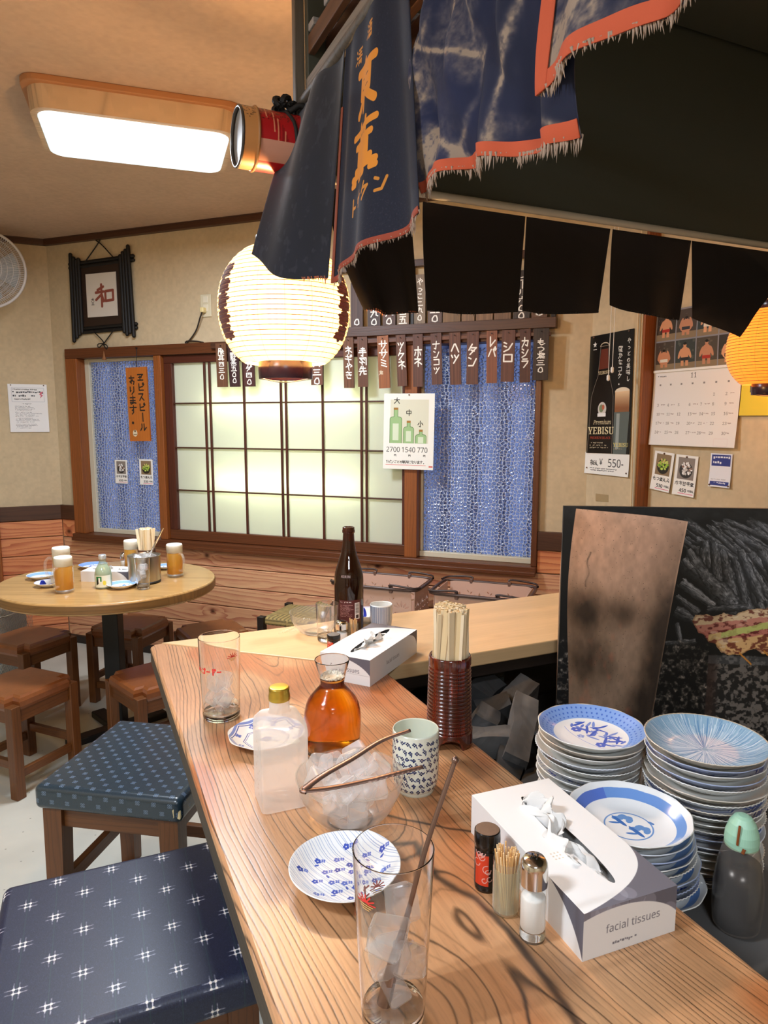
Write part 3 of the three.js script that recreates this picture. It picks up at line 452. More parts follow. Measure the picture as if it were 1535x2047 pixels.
paper('price_strip', 'white strip with a handwritten price under the black beer poster', 'price sign', onP(-2.203, 1.128, 0.006), TP, 0.257, 0.09, rPrice, { pins: [[-.44, -.3], [.46, -.4]], curl: 0.002 });
{ const t = thing('wall_calendar', 'wall calendar with wrestler photographs above a month page numbered 11', 'calendar', onP(-1.835, 1.345, 0.006, 2.06), TP); t.rotation.order = 'YXZ';
  mesh('month_page', toCell(sheet((u, v) => [(u - .5) * 0.385, (.5 - v) * 0.275, 0.012 * v * v + 0.006 * Math.sin(u * 3) * v], 10, 10, 0.0008), rMonth), M.print, t, [0, 0.006, 0]);
  mesh('photo_page', toCell(sheet((u, v) => [(u - .5) * 0.385, (.5 - v) * 0.225, 0.004 * Math.sin(v * 3.1)], 8, 8, 0.0008), rPhotos), M.printGloss, t, [0, 0.257, 0]);
  mesh('binding', box(0.385, 0.01, 0.006), M.white, t, [0, 0.146, 0.003]); }
paper('menu_card', 'photo card of a green stew pinned askew below the calendar', 'menu card', onP(-1.962, 1.112, 0.005, 2.06), TP, 0.096, 0.15, rGreen, { tilt: -0.09 });
paper('menu_card', 'photo card of a grey stew pinned below the calendar', 'menu card', onP(-1.852, 1.104, 0.005, 2.06), TP, 0.10, 0.15, rGrey, { tilt: -0.05 });
paper('advert_card', 'small white and blue advertising card below the calendar', 'card', onP(-1.702, 1.133, 0.005, 2.06), TP, 0.088, 0.117, rBlue, { pins: [[-.44, -.5], [.44, -.5]] });
paper('yellow_notice', 'bright yellow handwritten notice right of the calendar', 'notice', onP(-1.555, 1.39, 0.005, 2.06), TP, 0.17, 0.135, rYellow, {});
{ const t = thing('wooden_sign', 'ochre wooden sign with black lettering hanging in front of the left window', 'sign', onW(0.62, 1.392, 0.04), TW); mesh('board', printBox(0.134, 0.392, 0.012, rOchre), M.print, t, [0, 0, 0], [0, 0, 0.015]); mesh('string', tube([[0, 0.195, 0.004], [0.002, 0.25, 0.0], [0, 0.30, -0.006]], 0.0018, 6, 6), M.black, t); mesh('hook', xf(cyl(0.003, 0.03, 8), [0, 0.297, -0.012], [Math.PI / 2, 0, 0]), M.black, t); }
// calligraphy in its rustic stick frame
{ const t = thing('picture_frame', 'calligraphy in a frame of black sticks, hung by cords above the window', 'picture', onW(0.39, 1.98, 0.02), TW); const m = std('#070505', 0.6), st = (x0, y0, x1, y1, r) => xf(new THREE.CapsuleGeometry(r, Math.hypot(x1 - x0, y1 - y0), 3, 8), [(x0 + x1) / 2, (y0 + y1) / 2, 0], [0, 0, Math.atan2(y1 - y0, x1 - x0) - Math.PI / 2]);
  [[-.20, .225, -.208, -.235], [-.182, .205, -.186, -.215], [-.164, .19, -.166, -.20], [-.146, .195, -.148, -.19], [.138, .19, .142, -.20], [.156, .205, .160, -.215], [.174, .215, .180, -.205], [.192, .235, .204, -.225]].forEach(([a, b, c, d]) => mesh('stick', st(a, b, c, d, 0.0105), m, t));
  for (const y of [0.172, -0.176]) for (const z of [-0.012, 0.008]) mesh('stick', xf(st(-.215, y - .004, .215, y + .006, 0.0105), [0, z, -0.008]), m, t);
  mesh('mat', box(0.31, 0.33, 0.008), wood('#33221a', 0.5), t, [-0.002, 0, -0.008]);
  mesh('print', printBox(0.205, 0.228, 0.004, rWa), M.print, t, [0, 0.0, -0.001]);
  mesh('cord', [tube([[-.10, .18, 0], [-.02, .262, -.008], [0, .29, -.012]], 0.0032, 10, 6), tube([[.10, .18, 0], [.01, .262, -.008], [-.03, .288, -.012]], 0.0032, 10, 6)], M.black, t);
  mesh('cord', [tube([[-.08, -.18, 0], [0, -.25, .004], [.004, -.262, .006]], 0.003, 10, 6), tube([[.08, -.18, 0], [.01, -.25, .004], [0, -.262, .006]], 0.003, 10, 6), tube([[0, -.258, .006], [-.035, -.262, .01], [-.03, -.28, .01], [0, -.262, .008], [.03, -.272, .01], [.026, -.29, .01], [0, -.262, .006]], 0.003, 24, 6)], M.black, t);
  mesh('tassel', xf(new THREE.ConeGeometry(0.011, 0.06, 10), [0.004, -0.315, 0.008]), std('#8a5a32', 0.7), t); }
// wall socket with a plug and its coiled lead
{ const t = thing('wall_socket', 'cream wall socket with a plug and a short dark lead above the window', 'socket', onW(1.046, 1.888, 0.004), TW); mesh('plate', box(0.064, 0.112, 0.008, 0.003, 2), std('#d8cfb2', 0.4), t); for (const y of [0.03, -0.012]) mesh('insert', box(0.03, 0.034, 0.004, 0.002), std('#e4dcc4', 0.35), t, [0, y, 0.005]); mesh('plug', box(0.022, 0.026, 0.028, 0.005, 2), std('#e9d79a', 0.4), t, [-0.006, -0.024, 0.02]); mesh('lead', tube([[-.006, -.036, .028], [-.02, -.06, .026], [-.055, -.12, .014], [-.10, -.165, .008], [-.13, -.186, .006], [-.128, -.176, .008], [-.06, -.176, .007], [-.02, -.184, .006]], 0.0038, 40, 8), std('#2a1f18', 0.6), t); }
// pull cords of the ceiling lamp in front of the poster
for (const [z, y1, lab] of [[-2.088, 1.507, 'thin white pull cord with a bead, right of the pair before the beer poster'], [-2.108, 1.478, 'thin white pull cord with a lower bead, left of the pair before the beer poster']]) { const t = thing('pull_cord', lab, 'cord', [1.9, 0, z]); mesh('string', tube([[0, CEIL, 0], [0.002, 1.9, 0], [0, y1, 0]], 0.0013, 8, 5), M.white, t); mesh('bead', xf(new THREE.CapsuleGeometry(0.006, 0.012, 4, 10), [0, y1 - 0.008, 0]), M.white, t); }
{ const t = thing('power_cord', 'thin cream cord running down the pillar along the beer poster', 'cord', [1.985, 0, -2.055]); mesh('cable', tube([[0, CEIL, 0], [0.003, 1.7, -0.002], [-0.002, 1.3, 0.003], [0.004, 0.95, 0.006], [0.006, 0.5, 0.004]], 0.0032, 24, 6), std('#d9c7a4', 0.5), t); }
M.tapeOld = std('#a8916a', 0.7);
tag(mesh('tape_remnant', jitter(box(0.003, 0.03, 0.075, 0.001, 4), 0.004, 3, 90), M.tapeOld, null, [1.999, 0.985, -2.225]), 'torn remnant of brown tape on the pillar under the beer poster', 'tape');

// ---------------------------------------------------------------- the bar: a thick slab along z, a paler slab across, mitred together
const TOP = 0.77;
const slabUV = (g) => { g = g.index ? g.toNonIndexed() : g; const p = g.attributes.position, uv = new Float32Array(p.count * 2); for (let i = 0; i < p.count; i++) { uv[i * 2] = (p.getX(i) - 0.10) / 0.52; uv[i * 2 + 1] = (p.getZ(i) + 1.74) / 1.76; } g.setAttribute('uv', new THREE.BufferAttribute(uv, 2)); return g; };
function byNormal(g) { const n = g.attributes.normal, P = [[], []]; for (let i = 0; i < n.count; i += 3) P[(n.getY(i) + n.getY(i + 1) + n.getY(i + 2)) / 3 > 0.35 ? 0 : 1].push(i, i + 1, i + 2); return P.map((k) => { const o = new THREE.BufferGeometry(); for (const a of ['position', 'normal', 'uv']) { const s = g.attributes[a], d = new Float32Array(k.length * s.itemSize); k.forEach((v, j) => { for (let c = 0; c < s.itemSize; c++) d[j * s.itemSize + c] = s.getComponent(v, c); }); o.setAttribute(a, new THREE.BufferAttribute(d, s.itemSize)); } return o; }); }
{
  const t = thing('bar_counter', 'long L-shaped bar of figured dark-grained wood joined to a paler cross counter', 'counter', [0, TOP, 0]);
  const main = slab([[0.131, 0.9], [0.586, 0.9], [0.586, -1.316], [0.165, -1.690], [0.150, -1.688], [0.139, -1.672]], 0.046, 0.006);
  const [face, rim] = byNormal(slabUV(main)); const ms = mesh('main_slab', face, M.slab, t); mesh('slab_edge', grainUV(rim, 'z'), M.slabSide, ms);
  mesh('cross_slab', grainUV(slab([[0.1665, -1.692], [0.5872, -1.3185], [0.589, -1.317], [1.5, -1.317], [1.5, -1.694]], 0.034, 0.003), 'x'), M.paleWood, t);
  mesh('cross_apron', xf(box(0.92, 0.03, 0.015, 0.002), [1.045, -0.05, -1.335]), M.blackWood, t);
  mesh('base_panel', [xf(box(0.22, 0.72, 2.35, 0.004), [0.44, -0.41, -0.275]), xf(box(1.15, 0.72, 0.10, 0.004), [0.93, -0.41, -1.60])], M.blackWood, t);
}
{ // the pit inside the bar, all soot
  const t = thing('grill_pit', 'sooty black pit and stone shelf inside the bar holding charcoal and crockery', 'grill');
  mesh('pit_floor', box(1.44, 0.06, 1.2, 0.01), M.sooty, t, [1.31, 0.50, -0.93]);
  mesh('shelf', jitter(box(0.42, 0.05, 0.44, 0.008, 6), 0.004, 8, 20), std('#5d5a57', 0.8), t, [0.80, 0.635, -0.71]);
  mesh('shelf_wall', box(0.42, 0.14, 0.03, 0.004), M.sooty, t, [0.80, 0.57, -0.94]);
  mesh('side_box', box(0.10, 0.17, 0.08, 0.004), std('#2b2b27', 0.5), t, [0.93, 0.655, -1.46]);
}
// broken charcoal, each piece its own lump
M.coal = std('#ffffff', 0.8, { map: dataTex(256, 256, (u, v) => { const a = fbm(u * 6, v * 24, 101, 4, 6, 24), b = fbm(u * 20, v * 20, 103, 3, 20, 20); const k = 26 + 50 * a * b + 26 * sstep(0.55, 0.75, a); return [k, k * 0.96, k * 0.92]; }) });
M.coalAsh = std('#ffffff', 0.85, { map: dataTex(256, 256, (u, v) => { const a = fbm(u * 6, v * 24, 105, 4, 6, 24), b = fbm(u * 24, v * 24, 107, 3, 24, 24); const k = 48 + 66 * a * (0.4 + b); return [k, k * 0.95, k * 0.90]; }) });
const COALS = [[0.72, 0.688, -1.43, 0.12, 0.045, 0.05, 0.15, 'flat ash-grey charcoal log behind the chopstick holder'], [0.905, 0.69, -1.415, 0.09, 0.04, 0.055, 0.1, 'short charcoal log just under the pale cross counter'], [0.87, 0.655, -1.345, 0.07, 0.06, 0.06, 0.5, 'rounded charcoal lump right of the chopstick holder top'], [0.85, 0.64, -1.265, 0.075, 0.055, 0.06, -0.3, 'blocky dark charcoal in the middle of the pile'],
  [0.93, 0.655, -1.285, 0.09, 0.05, 0.055, 0.5, 'knobbly charcoal stub at the right end of the pile'], [0.79, 0.645, -1.225, 0.06, 0.05, 0.05, 0.9, 'small ashy charcoal lump against the chopstick holder'], [0.74, 0.648, -1.14, 0.15, 0.046, 0.05, -0.35, 'straight grey charcoal log lying level beside the chopstick holder'], [0.82, 0.665, -1.125, 0.19, 0.03, 0.05, 0.95, 'long pale charcoal stick propped diagonally on the pile'],
  [0.735, 0.612, -1.06, 0.10, 0.045, 0.05, 0.8, 'reddish-brown charred stick end below the diagonal charcoal'], [0.80, 0.60, -1.035, 0.09, 0.07, 0.06, 1.2, 'upright grey charcoal chunk next to the left plate stack'], [0.66, 0.60, -1.20, 0.11, 0.05, 0.05, 0.4, 'charcoal half under the inner edge of the bar'], [0.95, 0.60, -1.17, 0.12, 0.05, 0.06, -0.6, 'low charcoal log at the foot of the rusty sheet'], [0.70, 0.60, -1.33, 0.12, 0.06, 0.06, 1.0, 'charcoal deep under the cross counter'],
  [0.83, 0.585, -1.37, 0.12, 0.06, 0.07, 0.2, 'dark charcoal log at the back of the pit'], [0.64, 0.585, -1.03, 0.10, 0.05, 0.06, -0.2, 'dark charcoal lump at the near end of the pit'], [0.88, 0.575, -1.07, 0.10, 0.06, 0.06, 0.3, 'dark charcoal lump behind the left plate stack'], [0.77, 0.57, -1.30, 0.14, 0.06, 0.06, -0.8, 'crossed charcoal log under the pile']];
COALS.forEach(([x, y, z, l, h, d, a, lab], i) => {
  const g = jitter(jitter(new THREE.BoxGeometry(l, h, d, 10, 3, 3), 0.009, 40 + i, 22), 0.0016, 90 + i, 110); 
  const m = mesh('charcoal', grainUV(g, 'x', [i * 0.13, i * 0.31]), i === 1 || i === 0 || i === 6 || i === 7 ? M.coalAsh : M.coal, null, [x, y, z], [[.05, .1, .4, .2, .3, .5, .08, .35, .3, 1.2, .1, .1, .2, 0, .1, .1, .2][i], a, [0, 0, .2, .3, .35, .1, -.04, .32, .35, .3, .1, 0, .1, 0, 0, .1, 0][i]]);
  m.rotation.order = 'YXZ'; tag(m, lab, 'charcoal', 'charcoal in the pit');
});
// rusty sheet of steel and the printed grill picture behind it
{
  const rust = dataTex(512, 1024, (u, v) => {
    const a = fbm(u * 4, v * 6, 121, 4), b = fbm(u * 26, v * 30, 123, 3), blot = (x, y, rx, ry) => Math.exp(-(((u - x) / rx) ** 2 + ((v - y) / ry) ** 2)), q = 0.35 + 0.9 * fbm(u * 7 + 3, v * 9, 125, 4);
    const soot = clamp((blot(0.27, 0.58, 0.20, 0.085) * 1.1 + blot(0.33, 0.37, 0.24, 0.12) + blot(0.62, 0.60, 0.12, 0.06) * 0.7 + blot(1.0, 0.48, 0.17, 0.34) * 1.25 + blot(0.9, 0.2, 0.16, 0.14) + 0.55 * sstep(0.28, 0.0, v)) * q);
    const pink = sstep(0.4, 0.9, v) * 0.6 + 0.3 * a, edge = sstep(0.985, 1.0, u) + sstep(0.015, 0, u), fleck = hash(Math.floor(u * 256), Math.floor(v * 512), 7) > 0.9965 ? 0.7 : 0, drip = Math.abs(u - 0.27 - 0.012 * Math.sin(v * 70)) < 0.008 && v > 0.68 && v < 0.83 ? 0.6 * b : 0;
    const ora = sstep(0.62, 0.8, fbm(u * 9, v * 11, 127, 3)) * sstep(0.75, 0.3, v); let r = lerp(150, 186, pink), g = lerp(128, 150, pink), bb = lerp(108, 128, pink); r += 30 * ora; g += 4 * ora;
    const k = (1 - 0.70 * soot) * (1 - fleck) * (1 - drip) * (0.9 + 0.2 * b) + 0.22 * edge; return [r * k, g * k * (1 - .05 * soot), bb * k * (1 - .12 * soot)];
  });
  const t = thing('metal_sheet', 'tall soot-stained rusty metal sheet standing at the end of the pit', 'metal sheet');
  const c = [[1.037, 1.105, -1.278], [1.159, 1.105, -1.031], [1.03, 0.55, -1.28], [1.130, 0.55, -1.082]];
  mesh('sheet', sheet((u, v) => { const k = 0.012 * Math.sin(u * 3.1) + 0.006 * Math.sin(v * 5) + 0.02 * Math.pow(u, 6) * v, a = [0, 1, 2].map((i) => lerp(lerp(c[0][i], c[1][i], u), lerp(c[2][i], c[3][i], u), v)); return [a[0] - k * 0.9, a[1] - 0.008 * Math.pow(u, 5) * (1 - v), a[2] + k * 0.45]; }, 24, 24, 0.0016), std('#ffffff', 0.5, { map: rust, metalness: 0.25 }), t);
}
{ // a photographic print of charcoal, a burnt pot and skewers: a height field of overlapping sticks, drawn once as a picture, in millimetres of the panel
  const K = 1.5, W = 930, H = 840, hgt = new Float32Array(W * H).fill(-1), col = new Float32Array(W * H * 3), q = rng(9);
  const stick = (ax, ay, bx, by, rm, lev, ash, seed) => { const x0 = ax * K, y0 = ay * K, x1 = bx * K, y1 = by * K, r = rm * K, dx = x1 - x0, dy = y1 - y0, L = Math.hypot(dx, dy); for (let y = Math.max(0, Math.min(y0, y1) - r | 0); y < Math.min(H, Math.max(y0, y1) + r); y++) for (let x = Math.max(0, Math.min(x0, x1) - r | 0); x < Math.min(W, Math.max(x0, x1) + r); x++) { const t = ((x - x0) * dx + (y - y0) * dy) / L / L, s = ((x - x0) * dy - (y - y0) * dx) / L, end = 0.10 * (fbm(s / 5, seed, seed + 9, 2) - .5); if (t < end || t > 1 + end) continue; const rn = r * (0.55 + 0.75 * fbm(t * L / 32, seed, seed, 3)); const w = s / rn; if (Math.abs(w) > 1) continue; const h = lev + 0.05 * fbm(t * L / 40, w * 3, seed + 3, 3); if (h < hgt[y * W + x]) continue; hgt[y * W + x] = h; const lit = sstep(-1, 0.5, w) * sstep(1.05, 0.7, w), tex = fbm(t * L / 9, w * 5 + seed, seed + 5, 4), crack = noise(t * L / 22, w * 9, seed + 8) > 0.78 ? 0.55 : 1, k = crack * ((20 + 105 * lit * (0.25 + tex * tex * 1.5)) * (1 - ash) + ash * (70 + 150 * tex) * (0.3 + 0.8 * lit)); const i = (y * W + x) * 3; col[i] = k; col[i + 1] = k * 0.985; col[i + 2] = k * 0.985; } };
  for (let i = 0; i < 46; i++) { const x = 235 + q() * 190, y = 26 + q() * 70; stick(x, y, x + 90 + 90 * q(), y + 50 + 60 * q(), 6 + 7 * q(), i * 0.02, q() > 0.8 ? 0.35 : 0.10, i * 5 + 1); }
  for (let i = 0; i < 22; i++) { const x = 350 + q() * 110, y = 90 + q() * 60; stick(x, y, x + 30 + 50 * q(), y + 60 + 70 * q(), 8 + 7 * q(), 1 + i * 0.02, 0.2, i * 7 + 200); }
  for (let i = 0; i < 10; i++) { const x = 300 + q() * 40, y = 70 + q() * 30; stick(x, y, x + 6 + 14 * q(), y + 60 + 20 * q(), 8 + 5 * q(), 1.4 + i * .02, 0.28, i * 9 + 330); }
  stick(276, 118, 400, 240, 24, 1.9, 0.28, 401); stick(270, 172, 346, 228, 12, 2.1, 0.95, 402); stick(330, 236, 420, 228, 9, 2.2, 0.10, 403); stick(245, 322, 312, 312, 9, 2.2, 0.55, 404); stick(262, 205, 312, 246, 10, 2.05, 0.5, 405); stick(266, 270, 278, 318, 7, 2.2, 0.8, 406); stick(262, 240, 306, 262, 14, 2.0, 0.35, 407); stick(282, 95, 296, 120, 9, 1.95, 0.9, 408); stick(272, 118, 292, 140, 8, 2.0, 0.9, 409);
  const inside = (P, x, y) => { let c = false; for (let i = 0, j = P.length - 1; i < P.length; j = i++) if ((P[i][1] > y) !== (P[j][1] > y) && x < (P[j][0] - P[i][0]) * (y - P[i][1]) / (P[j][1] - P[i][1]) + P[i][0]) c = !c; return c; };
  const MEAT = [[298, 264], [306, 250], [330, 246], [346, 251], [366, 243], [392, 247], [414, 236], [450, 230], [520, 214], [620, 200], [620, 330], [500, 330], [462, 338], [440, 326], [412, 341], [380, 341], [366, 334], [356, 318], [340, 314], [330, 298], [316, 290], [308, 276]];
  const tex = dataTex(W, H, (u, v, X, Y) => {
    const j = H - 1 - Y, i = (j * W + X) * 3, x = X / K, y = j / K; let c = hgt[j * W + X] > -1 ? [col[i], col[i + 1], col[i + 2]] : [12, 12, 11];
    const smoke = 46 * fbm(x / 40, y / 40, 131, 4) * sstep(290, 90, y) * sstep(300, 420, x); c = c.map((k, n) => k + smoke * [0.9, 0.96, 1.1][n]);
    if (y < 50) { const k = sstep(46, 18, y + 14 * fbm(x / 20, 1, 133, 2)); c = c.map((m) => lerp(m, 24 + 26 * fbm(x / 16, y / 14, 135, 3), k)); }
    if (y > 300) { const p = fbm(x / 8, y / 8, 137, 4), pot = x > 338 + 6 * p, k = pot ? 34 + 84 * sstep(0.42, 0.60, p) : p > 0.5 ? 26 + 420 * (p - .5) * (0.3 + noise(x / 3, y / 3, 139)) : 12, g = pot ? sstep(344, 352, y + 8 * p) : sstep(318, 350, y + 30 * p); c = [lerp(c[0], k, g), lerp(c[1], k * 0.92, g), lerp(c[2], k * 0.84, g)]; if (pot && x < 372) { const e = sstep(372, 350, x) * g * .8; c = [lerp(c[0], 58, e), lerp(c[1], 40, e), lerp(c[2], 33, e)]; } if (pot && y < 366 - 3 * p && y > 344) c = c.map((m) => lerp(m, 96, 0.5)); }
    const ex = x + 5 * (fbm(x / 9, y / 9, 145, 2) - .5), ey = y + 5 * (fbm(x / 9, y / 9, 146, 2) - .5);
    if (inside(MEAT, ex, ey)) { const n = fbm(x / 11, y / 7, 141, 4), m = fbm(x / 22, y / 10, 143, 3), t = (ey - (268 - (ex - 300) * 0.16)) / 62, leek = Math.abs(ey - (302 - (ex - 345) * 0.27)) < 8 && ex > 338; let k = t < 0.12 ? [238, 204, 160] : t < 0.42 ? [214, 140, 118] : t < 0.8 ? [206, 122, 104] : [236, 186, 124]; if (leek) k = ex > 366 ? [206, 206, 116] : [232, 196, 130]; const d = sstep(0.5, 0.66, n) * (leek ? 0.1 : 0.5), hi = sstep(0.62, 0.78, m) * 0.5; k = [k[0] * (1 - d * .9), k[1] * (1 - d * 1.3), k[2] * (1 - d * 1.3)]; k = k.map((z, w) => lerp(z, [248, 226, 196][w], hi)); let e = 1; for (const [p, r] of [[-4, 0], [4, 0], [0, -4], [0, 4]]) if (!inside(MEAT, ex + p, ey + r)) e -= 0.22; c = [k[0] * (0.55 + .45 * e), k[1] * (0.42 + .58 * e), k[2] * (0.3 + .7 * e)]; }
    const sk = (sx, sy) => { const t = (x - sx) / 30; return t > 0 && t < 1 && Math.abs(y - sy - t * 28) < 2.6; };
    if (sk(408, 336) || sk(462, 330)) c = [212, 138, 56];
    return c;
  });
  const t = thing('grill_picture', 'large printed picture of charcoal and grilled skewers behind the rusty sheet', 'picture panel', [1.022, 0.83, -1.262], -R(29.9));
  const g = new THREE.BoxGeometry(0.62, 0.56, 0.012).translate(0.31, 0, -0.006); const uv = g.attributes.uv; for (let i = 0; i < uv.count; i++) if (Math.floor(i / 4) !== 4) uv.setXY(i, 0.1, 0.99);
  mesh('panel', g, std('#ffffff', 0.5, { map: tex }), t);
}

// ---------------------------------------------------------------- canopy over the bar: boards, slats, bamboo, split curtains
{
  const t = thing('hood', 'dark sooty canopy boards over the grill with a pale lower rail', 'hood');
  M.hood = std('#46473d', 0.55);
  mesh('back_board', box(1.72, 0.50, 0.02, 0.003), M.hood, t, [1.315, 2.045, -1.385]);
  mesh('ceiling_board', box(1.55, 0.02, 2.6, 0.003), M.hood, t, [1.28, 2.27, -0.06]);
  mesh('rail', xf(cyl(0.0085, 1.6, 10), [0, 0, 0], [0, 0, Math.PI / 2]), std('#c9bfae', 0.5), t, [1.27, 1.787, -1.372]);
  mesh('post', wbox(0.02, 0.40, 0.02, 'y'), wood('#6f675c', 0.6), t, [0.449, 2.10, -1.415]);
  for (const [x, y, w] of [[0.458, 1.950, 0.014], [0.463, 2.03, 0.014], [0.500, 2.03, 0.016], [0.535, 2.03, 0.016], [0.58, 2.03, 0.018], [0.63, 2.03, 0.018]]) mesh('slat', wbox(w, 0.034, 2.15, 'z'), wood(y < 2 ? '#8a8279' : '#6e4a36', 0.5), t, [x, y, -0.30]);
  for (const z of [-1.355, -1.265, -1.17, -1.0, -0.7]) mesh('rung', wbox(0.26, 0.014, 0.030), wood('#b5b2b4', 0.6), t, [0.585, 2.058, z]);
}
{ // a stub of painted bamboo at the canopy corner
  const t = thing('bamboo_stub', 'short thick red and ochre bamboo tube, sooty on top, at the canopy corner', 'bamboo', [0.324, 1.857, -1.42]);
  const skin = canvasTex(256, 256, (c, w, h) => { c.fillStyle = '#c98a4e'; c.fillRect(0, 0, w, h); c.fillStyle = '#b5161a'; c.fillRect(60, 0, 196, h); for (let i = 0; i < 30; i++) { c.fillStyle = i % 3 ? 'rgba(120,8,10,.5)' : 'rgba(236,170,120,.75)'; c.fillRect(70 + (i * 37) % 180, (i * 53) % 256, 6, 30 + (i * 13) % 40); } c.fillStyle = '#d99a80'; c.fillRect(60, 150, 196, 60); const q = rng(6); for (let i = 0; i < 1500; i++) { c.fillStyle = 'rgba(30,18,10,.5)'; const y = q() * q() * 110 - 10; c.fillRect(q() * w, y, 3 + 5 * q(), 3); } c.fillStyle = '#2a1b12'; c.fillRect(0, 0, w, 46); });
  const tubeG = new THREE.CylinderGeometry(0.056, 0.056, 0.13, 40, 1, true); const uv = tubeG.attributes.uv; for (let i = 0; i < uv.count; i++) { const a = uv.getX(i), b = uv.getY(i); uv.setXY(i, 1 - b, Math.abs(((a - 0.25 + 1) % 1) - 0.5) * 2 * 0.98 + 0.01); }
  mesh('tube', xf(tubeG, [0.066, 0, 0], [0, 0, Math.PI / 2]), std('#ffffff', 0.35, { map: skin, side: THREE.DoubleSide }), t);
  mesh('end_ring', xf(new THREE.TorusGeometry(0.0535, 0.0034, 10, 36), [0, 0, 0], [0, Math.PI / 2, 0]), std('#3a342f', 0.35), t);
  mesh('node_wall', xf(new THREE.CircleGeometry(0.052, 30), [0.004, 0, 0], [0, -Math.PI / 2, 0]), std('#8f8b86', 0.4, { side: THREE.DoubleSide }), t);
  mesh('node_ring', xf(new THREE.TorusGeometry(0.0565, 0.003, 8, 36), [0.03, 0, 0], [0, Math.PI / 2, 0]), std('#a5713f', 0.5), t);
  mesh('rope_knot', [jitter(xf(new THREE.TorusKnotGeometry(0.016, 0.006, 60, 6, 2, 5), [0.095, 0.062, 0.01]), 0.008, 5, 60), tube([[.09, .05, .03], [.10, .02, .054], [.105, -.02, .056], [.12, -.05, .04]], 0.004, 10, 6), tube([[.10, .055, .02], [.12, .066, .03], [.14, .058, .03]], 0.006, 10, 6)], M.sooty, t);
}
// indigo cloth with the shop sake's name
const clothTex = dataTex(512, 512, (u, v, x, y) => { const wv = ((x ^ y) & 1) * 7, a = fbm(u * 5, v * 4, 151, 4, 5, 4), lint = fbm(u * 22, v * 22, 153, 3, 22, 22); const k = 0.8 + 0.4 * a, d = sstep(0.60, 0.78, lint) * 18; return [22 * k + wv * .7 + d, 25 * k + wv * .7 + d * .92, 40 * k + wv * .7 + d * .8]; });
// faded indigo with lint, plus crease highlights painted as pale lines, in the panel's own u (across) and v (down)
const lintAndCreaseLight = (seed) => dataTex(640, 640, (u, V, x, y) => {
  const v = 1 - V, wv = ((x ^ y) & 1) * 5, n = (a, b, k, o = 3) => fbm(a, b, seed + k, o), line = (d, w) => Math.exp(-Math.pow((((d % 1) + 1) % 1 - 0.5) / w, 2));
  const lint = 0.15 + 1.5 * n(u * 70, v * 60, 1) * (0.5 + n(u * 18, v * 18, 3)), d1 = u * 4.2 + v * 1.9 + 0.7 * n(u * 3, v * 3, 2), d2 = v * 3.1 - u * 2.0 + 0.6 * n(u * 3, v * 3, 4);
  let k = line(d1, 0.09) * sstep(0.42, 0.62, n(u * 4, v * 3, 6)) + 1.1 * line(d2, 0.05) * sstep(0.5, 0.64, n(u * 3 + 5, v * 4, 8)) * sstep(0.2, 0.5, v) + 0.8 * line(u * 9 + v * 0.8 + n(u * 2, v * 5, 10), 0.07) * sstep(0.5, 0.7, n(u * 6, v * 2, 12)) * sstep(0.7, 0.2, v);
  k += 0.8 * sstep(0.42, 0.05, u + 0.35 * (0.9 - v)) * sstep(0.35, 0.62, n(u * 7, v * 7, 14)) + 0.35 * sstep(0.5, 0.7, n(u * 5, v * 5, 16));
  k = clamp(k * lint); const f = 0.7 + 0.6 * n(u * 3, v * 3, 18);
  return [lerp(23 * f, 142, k) + wv, lerp(27 * f, 122, k) + wv, lerp(52 * f, 104, k) + wv];
});
const signTex = canvasTex(1024, 1024, (c, w, h) => {
  c.fillStyle = '#181b2b'; c.fillRect(0, 0, w, h); const q = rng(12); for (let i = 0; i < 9000; i++) { c.fillStyle = i % 2 ? 'rgba(0,0,0,.10)' : 'rgba(140,130,150,.07)'; c.fillRect(q() * w, q() * h, 2 + 3 * q(), 2 + 8 * q()); }
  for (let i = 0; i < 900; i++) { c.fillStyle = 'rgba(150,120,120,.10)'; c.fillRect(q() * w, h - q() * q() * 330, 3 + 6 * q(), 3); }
  // u: 0 at the left edge (far end), 1 at the right; the print sits left of the middle
  c.strokeStyle = '#dd8a2c'; glyph(c, '東', 360, 205, 200, 40, 1.35); glyph(c, '薫', 345, 462, 225, 31, 1.35);
  c.strokeStyle = '#c8812f'; glyph(c, '清', 292, 108, 66, 10, 1.35); glyph(c, '酒', 480, 62, 66, 10, 1.35);
  'トウクン'.split('').forEach((ch, i) => glyph(c, ch, 330 + i * 104, [752, 746, 740, 734][i], 68, 14, 1.1));
});
M.cloth = phys('#ffffff', 0.95, { map: clothTex, transmission: 0.10, thickness: 0, side: THREE.DoubleSide });
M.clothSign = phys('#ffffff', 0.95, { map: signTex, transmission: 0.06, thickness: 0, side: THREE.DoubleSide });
M.clothLintCreaseLight = std('#ffffff', 0.95, { map: lintAndCreaseLight(400), side: THREE.DoubleSide }); M.clothLintCreaseLight2 = std('#ffffff', 0.95, { map: lintAndCreaseLight(460), side: THREE.DoubleSide });
M.clothBlack = phys('#231a17', 0.95, { transmission: 0.06, thickness: 0, side: THREE.DoubleSide });
M.hemRed = std('#b9502f', 0.9); M.hemDull = std('#93402a', 0.9); M.hemBrown = std('#8c4630', 0.85); M.lint = std('#a38c7a', 1.0); M.lintRed = std('#b0684a', 1.0);
